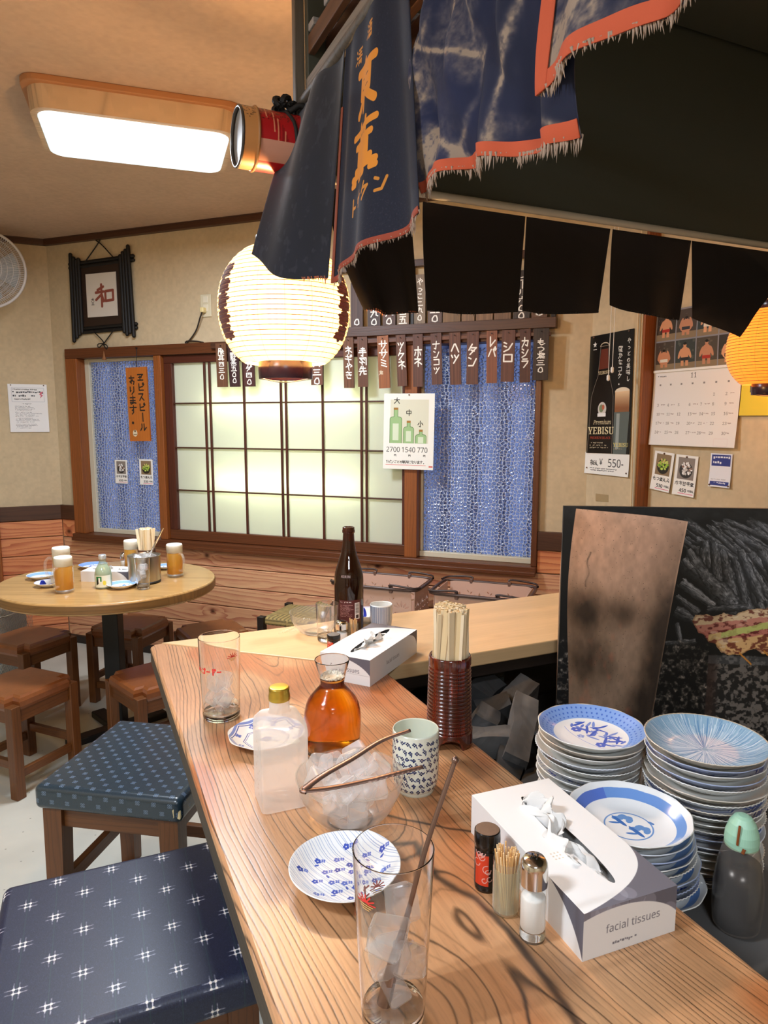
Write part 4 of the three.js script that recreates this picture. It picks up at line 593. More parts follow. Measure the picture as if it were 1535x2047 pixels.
// loose threads along a bottom edge: fn(u) gives the edge
function fringe(fn, n, len, seed, out) { const q = rng(seed), list = []; let clump = 0; for (let i = 0; i < n; i++) { const u = clamp((i + q()) / n), p = fn(u); if (q() > 0.8) clump = q(); const l = len * (0.25 + 0.5 * q() + (clump > 0.6 ? 0.6 * clump : 0)), r = 0.0008 + 0.0015 * q(); const g = new THREE.ConeGeometry(r, l, 5, 1); g.rotateX(Math.PI); g.translate(0, -l / 2 + 0.004, 0); list.push(xf(g, [p[0] + (q() - .5) * 0.004 + out[0], p[1], p[2] + (q() - .5) * 0.003 + out[1]], [(q() - .5) * 0.5, 0, (q() - .5) * 0.5])); } return merge(list); }
function strip(fn, v0, v1, out, n = 40) { return sheet((u, v) => { const p = fn(u, lerp(v0, v1, v)); return [p[0] + out[0], p[1], p[2] + out[1]]; }, n, 2, 0.0018); }
{
  const t = thing('noren', 'indigo split curtain with orange lettering and frayed red hems along the bar', 'curtain');
  mesh('rod', xf(cyl(0.011, 1.9, 12), [0.455, 1.937, -0.46], [Math.PI / 2, 0, 0]), wood('#6a6259', 0.6), t);
  // the panel with the name
  const fa = (u, v) => [0.45 + (0.010 * Math.sin(u * 8.5 + 0.7) + 0.006 * Math.sin(u * 17 + 1)) * (0.35 + v) - 0.012 * v, lerp(1.93, lerp(1.559, 1.580, u), v), lerp(lerp(-1.165, -1.245, v), lerp(-0.922, -0.853, v), u)];
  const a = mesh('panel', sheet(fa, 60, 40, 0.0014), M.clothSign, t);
  mesh('hem', strip(fa, 0.974, 1, [-0.0018, 0]), M.hemDull, a); mesh('seam', sheet((u, v) => { const p = fa(u * 0.018, 0.24 + 0.76 * v); return [p[0] - 0.002, p[1], p[2]]; }, 2, 40, 0.002), M.hemBrown, a);
  mesh('fringe', fringe((u) => fa(u, 1), 240, 0.014, 21, [0, 0]), M.lint, a).userData.kind = 'stuff';
  // corner panel, pushed out towards the lantern
  const f0 = (u, v) => { const l = [0.45 - 0.104 * Math.pow(v, 0.85), lerp(1.935, 1.627, v), -1.42], r = [0.448 - 0.004 * v, lerp(1.93, 1.559, v), lerp(-1.165, -1.245, v)], k = Math.sin(u * Math.PI); return [lerp(l[0], r[0], u) - 0.018 * k * v + 0.008 * Math.sin(u * 9) * (1 - v * .5), lerp(l[1], r[1], u) - 0.012 * Math.sin(u * 5.2 - 1.2) * v, lerp(l[2], r[2], u)]; };
  const b = mesh('panel', sheet(f0, 40, 40, 0.0014), phys('#ffffff', 0.95, { map: clothTex, transmission: 0.35, thickness: 0, side: THREE.DoubleSide }), t);
  mesh('fringe', fringe((u) => f0(0.75 + 0.25 * u, 1), 30, 0.016, 22, [0, 0]), M.lintRed, b).userData.kind = 'stuff';
  // second panel, linty, its creases also lightened in the colour
  const crease = (u, v) => { const d = u * 0.9 + v * 0.55; return 0.011 * Math.sin(d * 21 + 2 * Math.sin(v * 4)) * (0.4 + 0.6 * v) + 0.014 * Math.abs(Math.sin(u * 6.5 - v * 5.5)) * v + 0.006 * Math.sin(u * 40 - v * 9) * (1 - v * .6); };
  const fb = (u, v) => [0.456 - crease(u, v), lerp(1.93, lerp(1.614, 1.580, u) + 0.010 * Math.sin(u * 5), v), lerp(lerp(-0.89, -0.905, Math.sin(v * 3.0)) + 0.012 * v * v, -0.551, u)];
  const c = mesh('panel', sheet(fb, 90, 60, 0.0014), M.clothLintCreaseLight, t);
  mesh('hem', strip(fb, 0.955, 1, [-0.002, 0], 90), M.hemRed, c); mesh('fringe', fringe((u) => fb(u, 1), 260, 0.017, 23, [0, 0]), M.lint, c).userData.kind = 'stuff';
  const fc = (u, v) => [0.436 - 0.8 * crease(u + 0.4, v * 0.9), lerp(1.93, lerp(1.622, 1.608, u) + 0.006 * Math.sin(u * 7), v), lerp(lerp(-0.575, -0.597, v), -0.17, u)];
  const d = mesh('panel', sheet(fc, 90, 60, 0.0014), M.clothLintCreaseLight2, t);
  mesh('hem', strip(fc, 0.945, 1, [-0.002, 0], 90), M.hemRed, d); mesh('hem', sheet((u, v) => { const p = fc(u * 0.036, v); return [p[0] - 0.003, p[1], p[2]]; }, 3, 50, 0.002), M.hemRed, d);
  mesh('fringe', fringe((u) => fc(u, 1), 260, 0.014, 24, [0, 0]), M.lint, d).userData.kind = 'stuff';
}
{
  const t = thing('noren', 'short near-black split curtain hanging across the back of the grill', 'curtain');
  const P = [[0.50, 0.590, 0.690, 0.728, 1.545, 1.548], [0.722, 0.742, 0.992, 0.994, 1.552, 1.566], [0.996, 1.001, 1.248, 1.243, 1.568, 1.580], [1.256, 1.274, 1.524, 1.522, 1.600, 1.578]];
  P.forEach(([t0, b0, t1, b1, y0, y1], i) => { const f = (u, v) => [lerp(lerp(t0, b0, Math.pow(v, 1.6)), lerp(t1, b1, v), u), lerp(1.78, lerp(y0, y1, u) - 0.006 * Math.sin(u * Math.PI), v), -1.40 - 0.02 * v + (0.006 * Math.sin(u * 9 + i) + (i ? 0 : 0.012 * Math.sin(u * 11))) * v]; const p = mesh('panel', sheet(f, 30, 16, 0.0014), M.clothBlack, t); mesh('fringe', fringe((u) => f(u, 1), 50, 0.008, 31 + i, [0, 0]), i ? M.black : M.lintRed, p).userData.kind = 'stuff'; });
  const f = (u, v) => { const x = lerp(1.527, 2.0, u), yb = x < 1.6 ? lerp(1.578, 1.520, (x - 1.527) / 0.073) : lerp(1.520, 1.66, Math.pow(clamp((x - 1.6) / 0.12), 0.7)); return [x, lerp(1.78, yb, v), -1.40 + (0.12 * sstep(1.5, 1.62, x)) * v]; };
  mesh('panel', sheet(f, 60, 16, 0.0014), M.clothBlack, t);
}

// ---------------------------------------------------------------- lamps
function lantern(label, pos, rad, power, tint, turn, tieTo) {
  const t = thing('paper_lantern', label, 'lantern', pos, turn), tie = [new V3(...tieTo).sub(new V3(...pos)).applyAxisAngle(new V3(0, 1, 0), -turn).toArray()];
  const shellTex = canvasTex(1024, 512, (c, w, h) => {
    c.fillStyle = tint; c.fillRect(0, 0, w, h); c.fillStyle = 'rgba(120,80,40,.22)'; for (let i = 0; i < 16; i++) c.fillRect(i * 64, 0, 2, h);
    c.strokeStyle = '#1c0b10'; c.lineCap = 'round'; c.lineJoin = 'round'; const q = rng(17); for (const x of [330, 694]) for (let k = 0; k < 5; k++) { const y = 96 + k * 66; c.lineWidth = 17; for (let s = 0; s < 4; s++) { c.beginPath(); c.moveTo(x - 30 + 14 * q(), y + s * 14 + 6 * q()); c.lineTo(x + 30 - 14 * q(), y + s * 14 + 6 * q()); c.stroke(); } c.lineWidth = 19; c.beginPath(); c.moveTo(x - 12 + 20 * q(), y - 6); c.lineTo(x - 14 + 26 * q(), y + 54); c.stroke(); }
  });
  const pts = [], N = 96, y0 = -0.82 * rad, y1 = 0.86 * rad, ribs = 25, prof = (k) => { const y = lerp(y0, y1, k), s = Math.abs(y) / (rad * 1.02); return [Math.max(0.40 * rad, rad * Math.pow(1 - Math.pow(s, 2.25), 0.5)), y]; };
  for (let i = 0; i <= N; i++) { const k = i / N, [r, y] = prof(k); pts.push([r + 0.010 * rad * Math.abs(Math.sin(k * ribs * Math.PI)), y]); }
  mesh('paper_shell', lathe(pts, 72), phys('#ffffff', 1.0, { map: shellTex, transmission: 0.36, thickness: 0, emissive: '#ffc870', emissiveMap: shellTex, emissiveIntensity: 0.24, side: THREE.DoubleSide }), t);
  const hoops = []; for (let i = 1; i < ribs; i++) { const [r, y] = prof(i / ribs); hoops.push(xf(new THREE.TorusGeometry(r + 0.0004, 0.0008, 4, 56), [0, y, 0], [Math.PI / 2, 0, 0])); }
  mesh('rib_hoops', hoops, std('#8a6136', 0.7), t).userData.kind = 'stuff';
  const ring = (y, h) => lathe([[0.37 * rad, y], [0.415 * rad, y], [0.42 * rad, y + h * .5], [0.415 * rad, y + h], [0.37 * rad, y + h], [0.37 * rad, y]], 48);
  mesh('bottom_ring', ring(-1.06 * rad, 0.26 * rad), std('#2b1424', 0.25), t); mesh('top_ring', ring(0.84 * rad, 0.22 * rad), std('#2b1424', 0.25), t);
  mesh('wire_loop', tube([[-.38 * rad, -1.05 * rad, 0], [-.1 * rad, -1.09 * rad, 0.02], [0.1 * rad, -1.10 * rad, 0.01], [.38 * rad, -1.05 * rad, 0]], 0.0014, 16, 5), M.steel, t);
  mesh('hanger', tube([[-.4 * rad, 1.0 * rad, 0], [-.2 * rad, 1.35 * rad, 0], [0, 1.48 * rad, 0], [.2 * rad, 1.35 * rad, 0], [.4 * rad, 1.0 * rad, 0]], 0.002, 20, 6), M.black, t);
  mesh('flex', tube([[0, 0.3 * rad, 0], [0, 1.0 * rad, 0], [0, 1.5 * rad, 0], ...tie], 0.003, 20, 6), M.black, t);
  const bulb = mesh('bulb', xf(new THREE.SphereGeometry(0.2 * rad, 20, 14), [0, 0.12 * rad, 0], [0, 0, 0], [1, 1.15, 1]), std('#ffffff', 0.5, { emissive: '#ffe2b0', emissiveIntensity: 3 }), t);
  const l = new THREE.PointLight('#ffc98a', power); l.position.set(0, 0.12 * rad, 0); l.castShadow = true; l.shadow.radius = 1.2; t.add(l);
  return t;
}
lantern('big glowing round paper lantern with dark brush marks at the canopy corner', [0.46, 1.561, -1.585], 0.150, LANTERN_LIGHT, '#ffedb8', R(163.8), [0.47, 1.95, -1.40]);
lantern('dimmer amber paper lantern in front of the wall calendar', [1.885, 1.516, -1.405], 0.127, LANTERN_DIM, '#ffb24e', R(-53), [1.87, 1.80, -1.385]);
// flat fluorescent ceiling fittings: wooden frame, white diffuser
function ceilingLamp(label, x, z, turn) {
  const t = thing('ceiling_light', label, 'ceiling light', [x, CEIL, z], turn), m = wood('#e0c4a4', 0.5), W = 0.61, D = 0.40;
  const rr2 = (w, d, r) => { const s = [], n = 6; for (const [cx, cz, a] of [[w / 2 - r, d / 2 - r, 0], [-w / 2 + r, d / 2 - r, 90], [-w / 2 + r, -d / 2 + r, 180], [w / 2 - r, -d / 2 + r, 270]]) for (let i = 0; i <= n; i++) s.push([cx + r * Math.cos(R(a + i * 90 / n)), cz + r * Math.sin(R(a + i * 90 / n))]); return s; };
  mesh('base_plate', slab(rr2(W + 0.03, D + 0.03, 0.05), 0.02, 0.003), std('#b07a50', 0.5), t, [0, 0, 0]);
  const outer = rr2(W, D, 0.06), inner = rr2(W - 0.045, D - 0.045, 0.05), low = [], P = [], idx = [];
  for (let k = 0; k < outer.length; k++) P.push([outer[k][0], -0.02, outer[k][1]], [outer[k][0] * 0.985, -0.085, outer[k][1] * 0.985], [inner[k][0], -0.085, inner[k][1]]);
  for (let k = 0; k < outer.length; k++) { const a = k * 3, b = ((k + 1) % outer.length) * 3; idx.push(a, b, a + 1, b, b + 1, a + 1, a + 1, b + 1, a + 2, b + 1, b + 2, a + 2); }
  let g = new THREE.BufferGeometry(); g.setAttribute('position', new THREE.Float32BufferAttribute(P.flat(), 3)); g.setAttribute('uv', new THREE.Float32BufferAttribute(P.flatMap((p) => [p[0], p[2]]), 2)); g.setIndex(idx); g = g.toNonIndexed(); g.computeVertexNormals();
  m.side = THREE.DoubleSide; mesh('frame', g, m, t);
  mesh('diffuser', slab(inner, 0.022, 0.009).translate(0, -0.074, 0), std('#ffffff', 0.5, { emissive: '#cfeefa', emissiveIntensity: 0.92 }), t);
  for (const k of [-1, 1]) { const l = new THREE.RectAreaLight('#e6f1ff', TUBE_LIGHT, 0.46, 0.05); l.position.set(0, -0.103, k * 0.075); l.rotation.x = -Math.PI / 2; t.add(l); }          // the light of its two tubes, just under the diffuser
  return t;
}
ceilingLamp('wood-framed rectangular ceiling light glowing bluish white near the window', 0.245, -2.535, R(-5.5));
ceilingLamp('unseen wood-framed ceiling light added as fill to the left of the viewer', -0.95, -0.65, R(-5.5));  // out of view, added to fill the camera-facing sides with light
ceilingLamp('unseen wood-framed ceiling light added as fill behind the viewer', -0.35, 1.15, R(-5.5));  // also unseen, added for softer fill from behind the camera

// ---------------------------------------------------------------- stools
const kasuri = canvasTex(256, 256, (c, w, h) => {
  c.fillStyle = '#1e2238'; c.fillRect(0, 0, w, h); const q = rng(2); for (let i = 0; i < 5000; i++) { c.fillStyle = i % 2 ? 'rgba(0,0,0,.12)' : 'rgba(120,130,170,.07)'; c.fillRect(q() * w, q() * h, 2, 2 + 5 * q()); } c.fillStyle = 'rgba(40,80,70,.35)'; c.fillRect(60, 0, 5, h); c.fillRect(188, 0, 5, h);
  for (const [x, y] of [[64, 64], [192, 192]]) { for (const d of [-11, 11]) { for (let k = 0; k < 40; k++) { const s = (q() - .5) * 84, f = 1 - Math.abs(s) / 50; c.fillStyle = 'rgba(205,200,205,' + (0.34 * f) + ')'; c.fillRect(x + s - 6, y + d - 3 + (q() - .5) * 3, 12, 5); c.fillRect(x + d - 3 + (q() - .5) * 3, y + s - 5, 5, 10); } } for (const d of [-11, 11]) for (const e of [-11, 11]) { c.fillStyle = '#eadfd2'; c.fillRect(x + d - 5, y + e - 5, 10, 10); } }
});
const flowers = canvasTex(256, 256, (c, w, h) => { c.fillStyle = '#22323c'; c.fillRect(0, 0, w, h); const q = rng(3); for (let i = 0; i < 3000; i++) { c.fillStyle = i % 2 ? 'rgba(0,0,0,.14)' : 'rgba(90,120,140,.10)'; c.fillRect(q() * w, q() * h, 4, 3); } for (const [x, y] of [[64, 64], [192, 192]]) { c.strokeStyle = '#5f7288'; c.lineWidth = 8; for (const [a, b] of [[-18, -18], [18, -18], [-18, 18], [18, 18]]) { c.beginPath(); c.ellipse(x + a, y + b, 14, 11, 0, 0, 7); c.stroke(); } c.fillStyle = '#74869c'; c.fillRect(x - 4, y - 4, 8, 8); } });
const planUV = (g, sx, sz, ox = 0, oz = 0) => { g = g.index ? g.toNonIndexed() : g; const p = g.attributes.position, n = g.attributes.normal, uv = new Float32Array(p.count * 2); for (let i = 0; i < p.count; i += 3) { const ny = Math.abs(n.getY(i) + n.getY(i + 1) + n.getY(i + 2)) / 3, nx = Math.abs(n.getX(i)), flat = ny > 0.5; for (let j = i; j < i + 3; j++) { uv[j * 2] = (flat || nx < 0.6 ? p.getX(j) : p.getZ(j)) / sx + ox; uv[j * 2 + 1] = -(flat ? p.getZ(j) : p.getY(j)) / sz + oz; } } g.setAttribute('uv', new THREE.BufferAttribute(uv, 2)); return g; };
const pad = (w, h, d, r, puff) => { const g = new RoundedBoxGeometry(w, h, d, 6, r), p = g.attributes.position; for (let i = 0; i < p.count; i++) if (p.getY(i) > 0) { const a = 1 - Math.pow(Math.abs(p.getX(i)) / (w / 2), 3), b = 1 - Math.pow(Math.abs(p.getZ(i)) / (d / 2), 3); p.setY(i, p.getY(i) + puff * a * b); } g.computeVertexNormals(); return g; };
function barStool(label, pos, turn, w, d, seatMat, sx, sz, ox, oz, legMat, worn) {
  const t = thing('bar_stool', label, 'stool', pos, turn, null), H = pos[1] || 0, top = 0.43; t.position.y = 0;
  mesh('seat', planUV(pad(w, 0.062, d, 0.016, 0.006), sx, sz, ox, oz), seatMat, t, [0, top - 0.034, 0]);
  const lx = w / 2 - 0.04, lz = d / 2 - 0.035, tap = (x, z) => { const g = new THREE.BoxGeometry(0.05, 0.365, 0.045); const p = g.attributes.position; for (let i = 0; i < p.count; i++) if (p.getY(i) < 0) { p.setX(i, p.getX(i) * 0.85 + Math.sign(x) * 0.006); p.setZ(i, p.getZ(i) * 0.85 + Math.sign(z) * 0.006); } return grainUV(g, 'y', [x, z]); };
  for (const [x, z] of [[-1, 1], [1, 1], [-1, -1], [1, -1]]) mesh('leg', tap(x, z), legMat, t, [x * lx, 0.1825, z * lz]);
  for (const z of [-1, 1]) { mesh('apron', wbox(w - 0.10, 0.05, 0.022), legMat, t, [0, 0.338, z * lz]); mesh('stretcher', wbox(w - 0.12, 0.035, 0.02), legMat, t, [0, 0.12, z * lz]); }
  for (const x of [-1, 1]) { mesh('apron', wbox(0.022, 0.05, d - 0.10, 'z'), legMat, t, [x * lx, 0.338, 0]); mesh('stretcher', wbox(0.02, 0.035, d - 0.12, 'z'), legMat, t, [x * lx, 0.15, 0]); }
  if (worn) { mesh('stuffing', jitter(box(0.016, 0.03, 0.014, 0.004, 3), 0.012, 4, 120), std('#cbb98c', 0.95), t, [w / 2 - 0.012, top - 0.035, d / 2 - 0.008]); mesh('tear', xf(new THREE.CircleGeometry(0.016, 3), [0, 0, 0], [-Math.PI / 2, 0, 0.6], [1.5, 0.7, 1]), std('#d8cfae', 0.95), t, [w * 0.16, top + 0.0045, -d * 0.29]); }
  return t;
}
barStool('near bar stool with a navy seat woven with pale crosses', [0.035, 0, -1.19], R(-1.5), 0.42, 0.395, phys('#ffffff', 0.45, { map: kasuri, clearcoat: 0.1, clearcoatRoughness: 0.4 }), 0.095, 0.103, 0.45, 0.1, M.stoolWood);
barStool('bar stool with a worn dark vinyl seat of small pale flowers', [0.128, 0, -1.825], R(-34.3), 0.385, 0.385, phys('#ffffff', 0.26, { map: flowers, clearcoat: 0.35, clearcoatRoughness: 0.22 }), 0.041, 0.041, 0.2, 0.1, M.stoolWood, true);
const leatherTex = dataTex(256, 256, (u, v) => { const a = fbm(u * 8, v * 8, 171, 4, 8, 8), b = noise(u * 90, v * 90, 173, 90, 90); const k = 216 + 40 * (a - .5) + 14 * (b - .5); return [k, k, k]; });
M.leather.map = rep(leatherTex, 1 / 0.3, 1 / 0.3); M.leather.bumpMap = M.leather.map; M.leather.bumpScale = 0.0008;
function lowStool(label, x, z, turn) {
  const t = thing('low_stool', label, 'stool', [x, 0, z], turn), a = 0.138, n = 0.034, s = 0.02;
  // square leather pad with its corners cut back round the leg tops
  const P = []; for (const [i, j] of [[1, 1], [-1, 1], [-1, -1], [1, -1]]) { const A = [i * a, j * (a - n)], B = [i * (a - n), j * (a - n)], C = [i * (a - n), j * a]; P.push(...(i * j > 0 ? [A, B, C] : [C, B, A])); }
  mesh('seat', planUV(slab(P, 0.05, 0.016), 1, 1), M.leather, t, [0, 0.362, 0]);
  for (const [i, j] of [[1, 1], [-1, 1], [-1, -1], [1, -1]]) mesh('leg', wbox(0.036, 0.335, 0.036, 'y', 0.003), M.stoolWood, t, [i * (a - 0.016), 0.1675, j * (a - 0.016)]);
  for (const k of [-1, 1]) { mesh('apron', wbox(2 * a - 0.07, 0.05, 0.02), M.stoolWood, t, [0, 0.296, k * (a - 0.018)]); mesh('apron', wbox(0.02, 0.05, 2 * a - 0.07, 'z'), M.stoolWood, t, [k * (a - 0.018), 0.296, 0]); mesh('stretcher', wbox(2 * a - 0.07, 0.03, 0.018), M.stoolWood, t, [0, 0.085, k * (a - 0.018)]); mesh('stretcher', wbox(0.018, 0.03, 2 * a - 0.07, 'z'), M.stoolWood, t, [k * (a - 0.018), 0.12, 0]); }
  return t;
}
const ls = lowStool('low wooden stool with a notched tan leather seat, nearest the viewer on the left', -0.235, -2.735, R(42));
copy(ls, [-0.235, 0, -3.335], R(42), 'low stool with a dark brown leather seat, behind the nearest tan one');
copy(ls, [0.195, 0, -3.37], R(-40), 'low stool with a glossy brown leather seat behind the table pedestal');
copy(ls, [0.235, 0, -2.62], R(20), 'low stool with a tan leather seat partly hidden by the bar corner');
copy(ls, [0.53, 0, -3.10], R(8), 'low brown stool just peeping over the far corner of the bar');
{ // rush-seated stool
  const weave = dataTex(256, 256, (u, v) => { const d = Math.abs(u - .5) > Math.abs(v - .5), k = d ? v : u, s = Math.pow(Math.abs(Math.sin(k * 40)), 0.6), n = noise(u * 60, v * 60, 181); return [150 * (0.45 + .55 * s) + 20 * n, 128 * (0.45 + .55 * s) + 18 * n, 76 * (0.45 + .55 * s) + 12 * n]; });
  const t = thing('rush_stool', 'dark-framed stool with a woven rush seat beyond the pale counter', 'stool', [0.900, 0, -2.945], R(45));
  const g = new RoundedBoxGeometry(0.25, 0.035, 0.25, 3, 0.012); mesh('woven_seat', planUV(g, 0.25, 0.25, 0.5, 0.5), std('#ffffff', 0.85, { map: weave, bumpMap: weave, bumpScale: 0.003 }), t, [0, 0.415, 0]);
  for (const i of [-1, 1]) for (const j of [-1, 1]) mesh('leg', wbox(0.032, 0.436, 0.032, 'y'), M.blackWood, t, [i * 0.125, 0.218, j * 0.125]);
  for (const i of [-1, 1]) { mesh('stretcher', wbox(0.22, 0.022, 0.018), M.blackWood, t, [0, 0.14, i * 0.125]); mesh('stretcher', wbox(0.018, 0.022, 0.22, 'z'), M.blackWood, t, [i * 0.125, 0.18, 0]); } }

// ---------------------------------------------------------------- round table, bench, baskets, bin, fan
const TT = 0.66;
{ const t = thing('round_table', 'round wood-topped table on a black pedestal by the window', 'table', [0.0965, 0, -2.965], R(-24.2));
  const topG = lathe([[0, 0], [0.985, 0], [0.997, -0.004], [1.0, -0.010], [1.0, -0.034], [0.995, -0.042], [0.985, -0.045], [0, -0.045]], 96); xf(topG, [0, 0, 0], [0, 0, 0], [0.426, 1, 0.384]); topG.computeVertexNormals();
  mesh('table_top', grainUV(topG, 'x'), M.tableTop, t, [0, TT, 0]);
  const band = lathe([[1.0, -0.008], [1.003, -0.010], [1.003, -0.036], [1.0, -0.038]], 96); xf(band, [0, 0, 0], [0, 0, 0], [0.426, 1, 0.384]); band.computeVertexNormals(); mesh('edge_band', grainUV(band, 'x'), M.tableEdge, t, [0, TT, 0]);
  mesh('pedestal', box(0.065, 0.60, 0.065, 0.004), M.black, t, [0.0, 0.305, -0.02]); mesh('top_plate', box(0.30, 0.02, 0.30, 0.004), M.black, t, [0, 0.604, -0.02]);
  mesh('foot', box(0.42, 0.03, 0.06, 0.006), M.black, t, [0, 0.015, -0.02], [0, R(45), 0]); mesh('foot', box(0.42, 0.03, 0.06, 0.006), M.black, t, [0, 0.016, -0.02], [0, R(-45), 0]); }
{ const t = thing('bench', 'low wooden bench under the window behind the bar', 'bench', onW(2.36, 0, 0.25), TW); mesh('seat', wbox(0.86, 0.03, 0.32), M.darkWood, t, [0, 0.322, 0]); for (const x of [-.38, .38]) mesh('leg', wbox(0.05, 0.308, 0.28, 'y'), M.darkWood, t, [x, 0.154, 0]); }
// openwork plastic baskets: each wall is a panel pierced with leafy sprays
M.basket = std('#c8a490', 0.45);
function pierced(w, h, n) {                                              // a panel with leaf-shaped holes
  const s = new THREE.Shape([new V2(-w / 2, -h / 2), new V2(w / 2, -h / 2), new V2(w / 2, h / 2), new V2(-w / 2, h / 2)]);
  const leaf = (x, y, a, l, wd) => { const p = new THREE.Path(), c = Math.cos(a), d = Math.sin(a); x += c * 0.30 * wd * 3; y += d * 0.30 * wd * 3; const pt = (u, v) => [x + u * c - v * d, y + u * d + v * c]; p.moveTo(...pt(0, 0)); p.quadraticCurveTo(...pt(l * .5, wd), ...pt(l, 0)); p.quadraticCurveTo(...pt(l * .5, -wd), ...pt(0, 0)); s.holes.push(p); };
  for (let i = 0; i < n; i++) { const x = -w / 2 + w * (i + .5) / n, k = w / n; for (const y0 of [h * 0.22, -h * 0.22]) { for (let a = -2; a <= 2; a++) leaf(x + a * 0.003, y0 - h * 0.06, Math.PI / 2 - a * 0.56, k * (0.36 - 0.04 * Math.abs(a)), k * 0.10); for (const e of [-1, 1]) leaf(x + e * 0.006, y0 - h * 0.11, e > 0 ? -0.25 : Math.PI + .25, k * 0.30, k * 0.09); } if (i) { const xb = -w / 2 + w * i / n; for (const y0 of [h * 0.30, -h * 0.14]) { leaf(xb, y0, 0.9, k * .16, k * .05); leaf(xb, y0 - .006, Math.PI - .9, k * .16, k * .05); leaf(xb, y0 - h * .1, -Math.PI / 2, k * .18, k * .05); } } }
  return new THREE.ExtrudeGeometry(s, { depth: 0.003, bevelEnabled: false, curveSegments: 4 });
}
function basket(label, s, w, d) {
  const t = thing('basket', label, 'basket', onW(s, 0.338, 0.25), TW), h = 0.255, tilt = 0.10;
  const front = pierced(w - 0.05, h, 4), end = pierced(d - 0.05, h, 3);
  for (const k of [1, -1]) { mesh('side_wall', front, M.basket, t, [0, h / 2, k * (d / 2 - 0.018)], [k * tilt + (k < 0 ? 0 : 0), k < 0 ? Math.PI : 0, 0]); mesh('end_wall', end, M.basket, t, [k * (w / 2 - 0.018), h / 2, 0], [0, k * Math.PI / 2, 0]); }
  mesh('bottom', box(w - 0.05, 0.004, d - 0.05), M.basket, t, [0, 0.004, 0]);
  const rimP = (y) => { const p = [], r = 0.03; for (const [cx, cz, a] of [[w / 2 - r, d / 2 - r, 0], [-w / 2 + r, d / 2 - r, 90], [-w / 2 + r, -d / 2 + r, 180], [w / 2 - r, -d / 2 + r, 270]]) for (let i = 0; i <= 3; i++) p.push([cx + r * Math.cos(R(a + i * 30)), y, cz + r * Math.sin(R(a + i * 30))]); return p; };
  mesh('rim', tube(rimP(h), 0.007, 90, 8, true), std('#4e3a33', 0.4), t);
  for (const k of [-1, 1]) { mesh('handle', tube([[-0.085, h + 0.004, k * (d / 2 + 0.004)], [-0.08, h + 0.016, k * (d / 2 + 0.008)], [-w / 2 + 0.01, h + 0.012, k * (d / 2 + .006)], [-w / 2 - .008, h + 0.008, k * (d / 2 - 0.03)]], 0.0045, 24, 7), std('#3b2c28', 0.4), t); mesh('handle', tube([[0.085, h + 0.004, k * (d / 2 + 0.004)], [0.08, h + 0.016, k * (d / 2 + 0.008)], [w / 2 - 0.01, h + 0.012, k * (d / 2 + .006)], [w / 2 + .008, h + 0.008, k * (d / 2 - 0.03)]], 0.0045, 24, 7), std('#3b2c28', 0.4), t); for (const x of [-0.085, 0.085]) mesh('handle_lug', box(0.016, 0.03, 0.012, 0.003), std('#6b5044', 0.45), t, [x, h - 0.002, k * (d / 2)]); }
  return t;
}
basket('brown plastic basket pierced with leaves, left one behind the beer bottle', 2.105, 0.40, 0.25);
basket('brown plastic basket pierced with leaves, right one below the blue window', 2.565, 0.41, 0.26);
{ // wire mesh bin
  const t = thing('wire_bin', 'pale bin wrapped in silver wire mesh at the left behind the stools', 'bin', [-0.44, 0, -3.74], R(-24)), bars = []; const w = 0.30, h = 0.46;
  mesh('liner', box(w - 0.03, h - 0.04, w - 0.03, 0.02), std('#8b8f8a', 0.6), t, [0, h / 2 - 0.01, 0]);
  for (const side of [0, 1]) for (let i = -18; i < 34; i++) for (const k of [1, -1]) { const x0 = i * 0.014 - 0.05, x1 = x0 + k * h * 0.55; let a = 0, b = 1; const lim = (t0, e) => (e - x0) / (x1 - x0); let t0 = lim(0, k > 0 ? 0 : w), t1 = lim(0, k > 0 ? w : 0); a = Math.max(0, t0); b = Math.min(1, t1); if (b - a < 0.05) continue; const p = [lerp(x0, x1, a), lerp(0, h, a)], q = [lerp(x0, x1, b), lerp(0, h, b)], L = Math.hypot(q[0] - p[0], q[1] - p[1]); const g = xf(new THREE.BoxGeometry(0.0016, L, 0.0016), [(p[0] + q[0]) / 2 - w / 2, (p[1] + q[1]) / 2, w / 2], [0, 0, -Math.atan2(q[0] - p[0], q[1] - p[1])]); bars.push(side ? g.rotateY(Math.PI / 2) : g); }
  mesh('wire_mesh', bars, M.steel, t).userData.kind = 'stuff';
  for (const y of [0.01, h - 0.06, h]) mesh('hoop', tube([[-w / 2, y, w / 2], [w / 2, y, w / 2], [w / 2, y, -w / 2], [-w / 2, y, -w / 2]], 0.004, 60, 6, true), M.steel, t); }
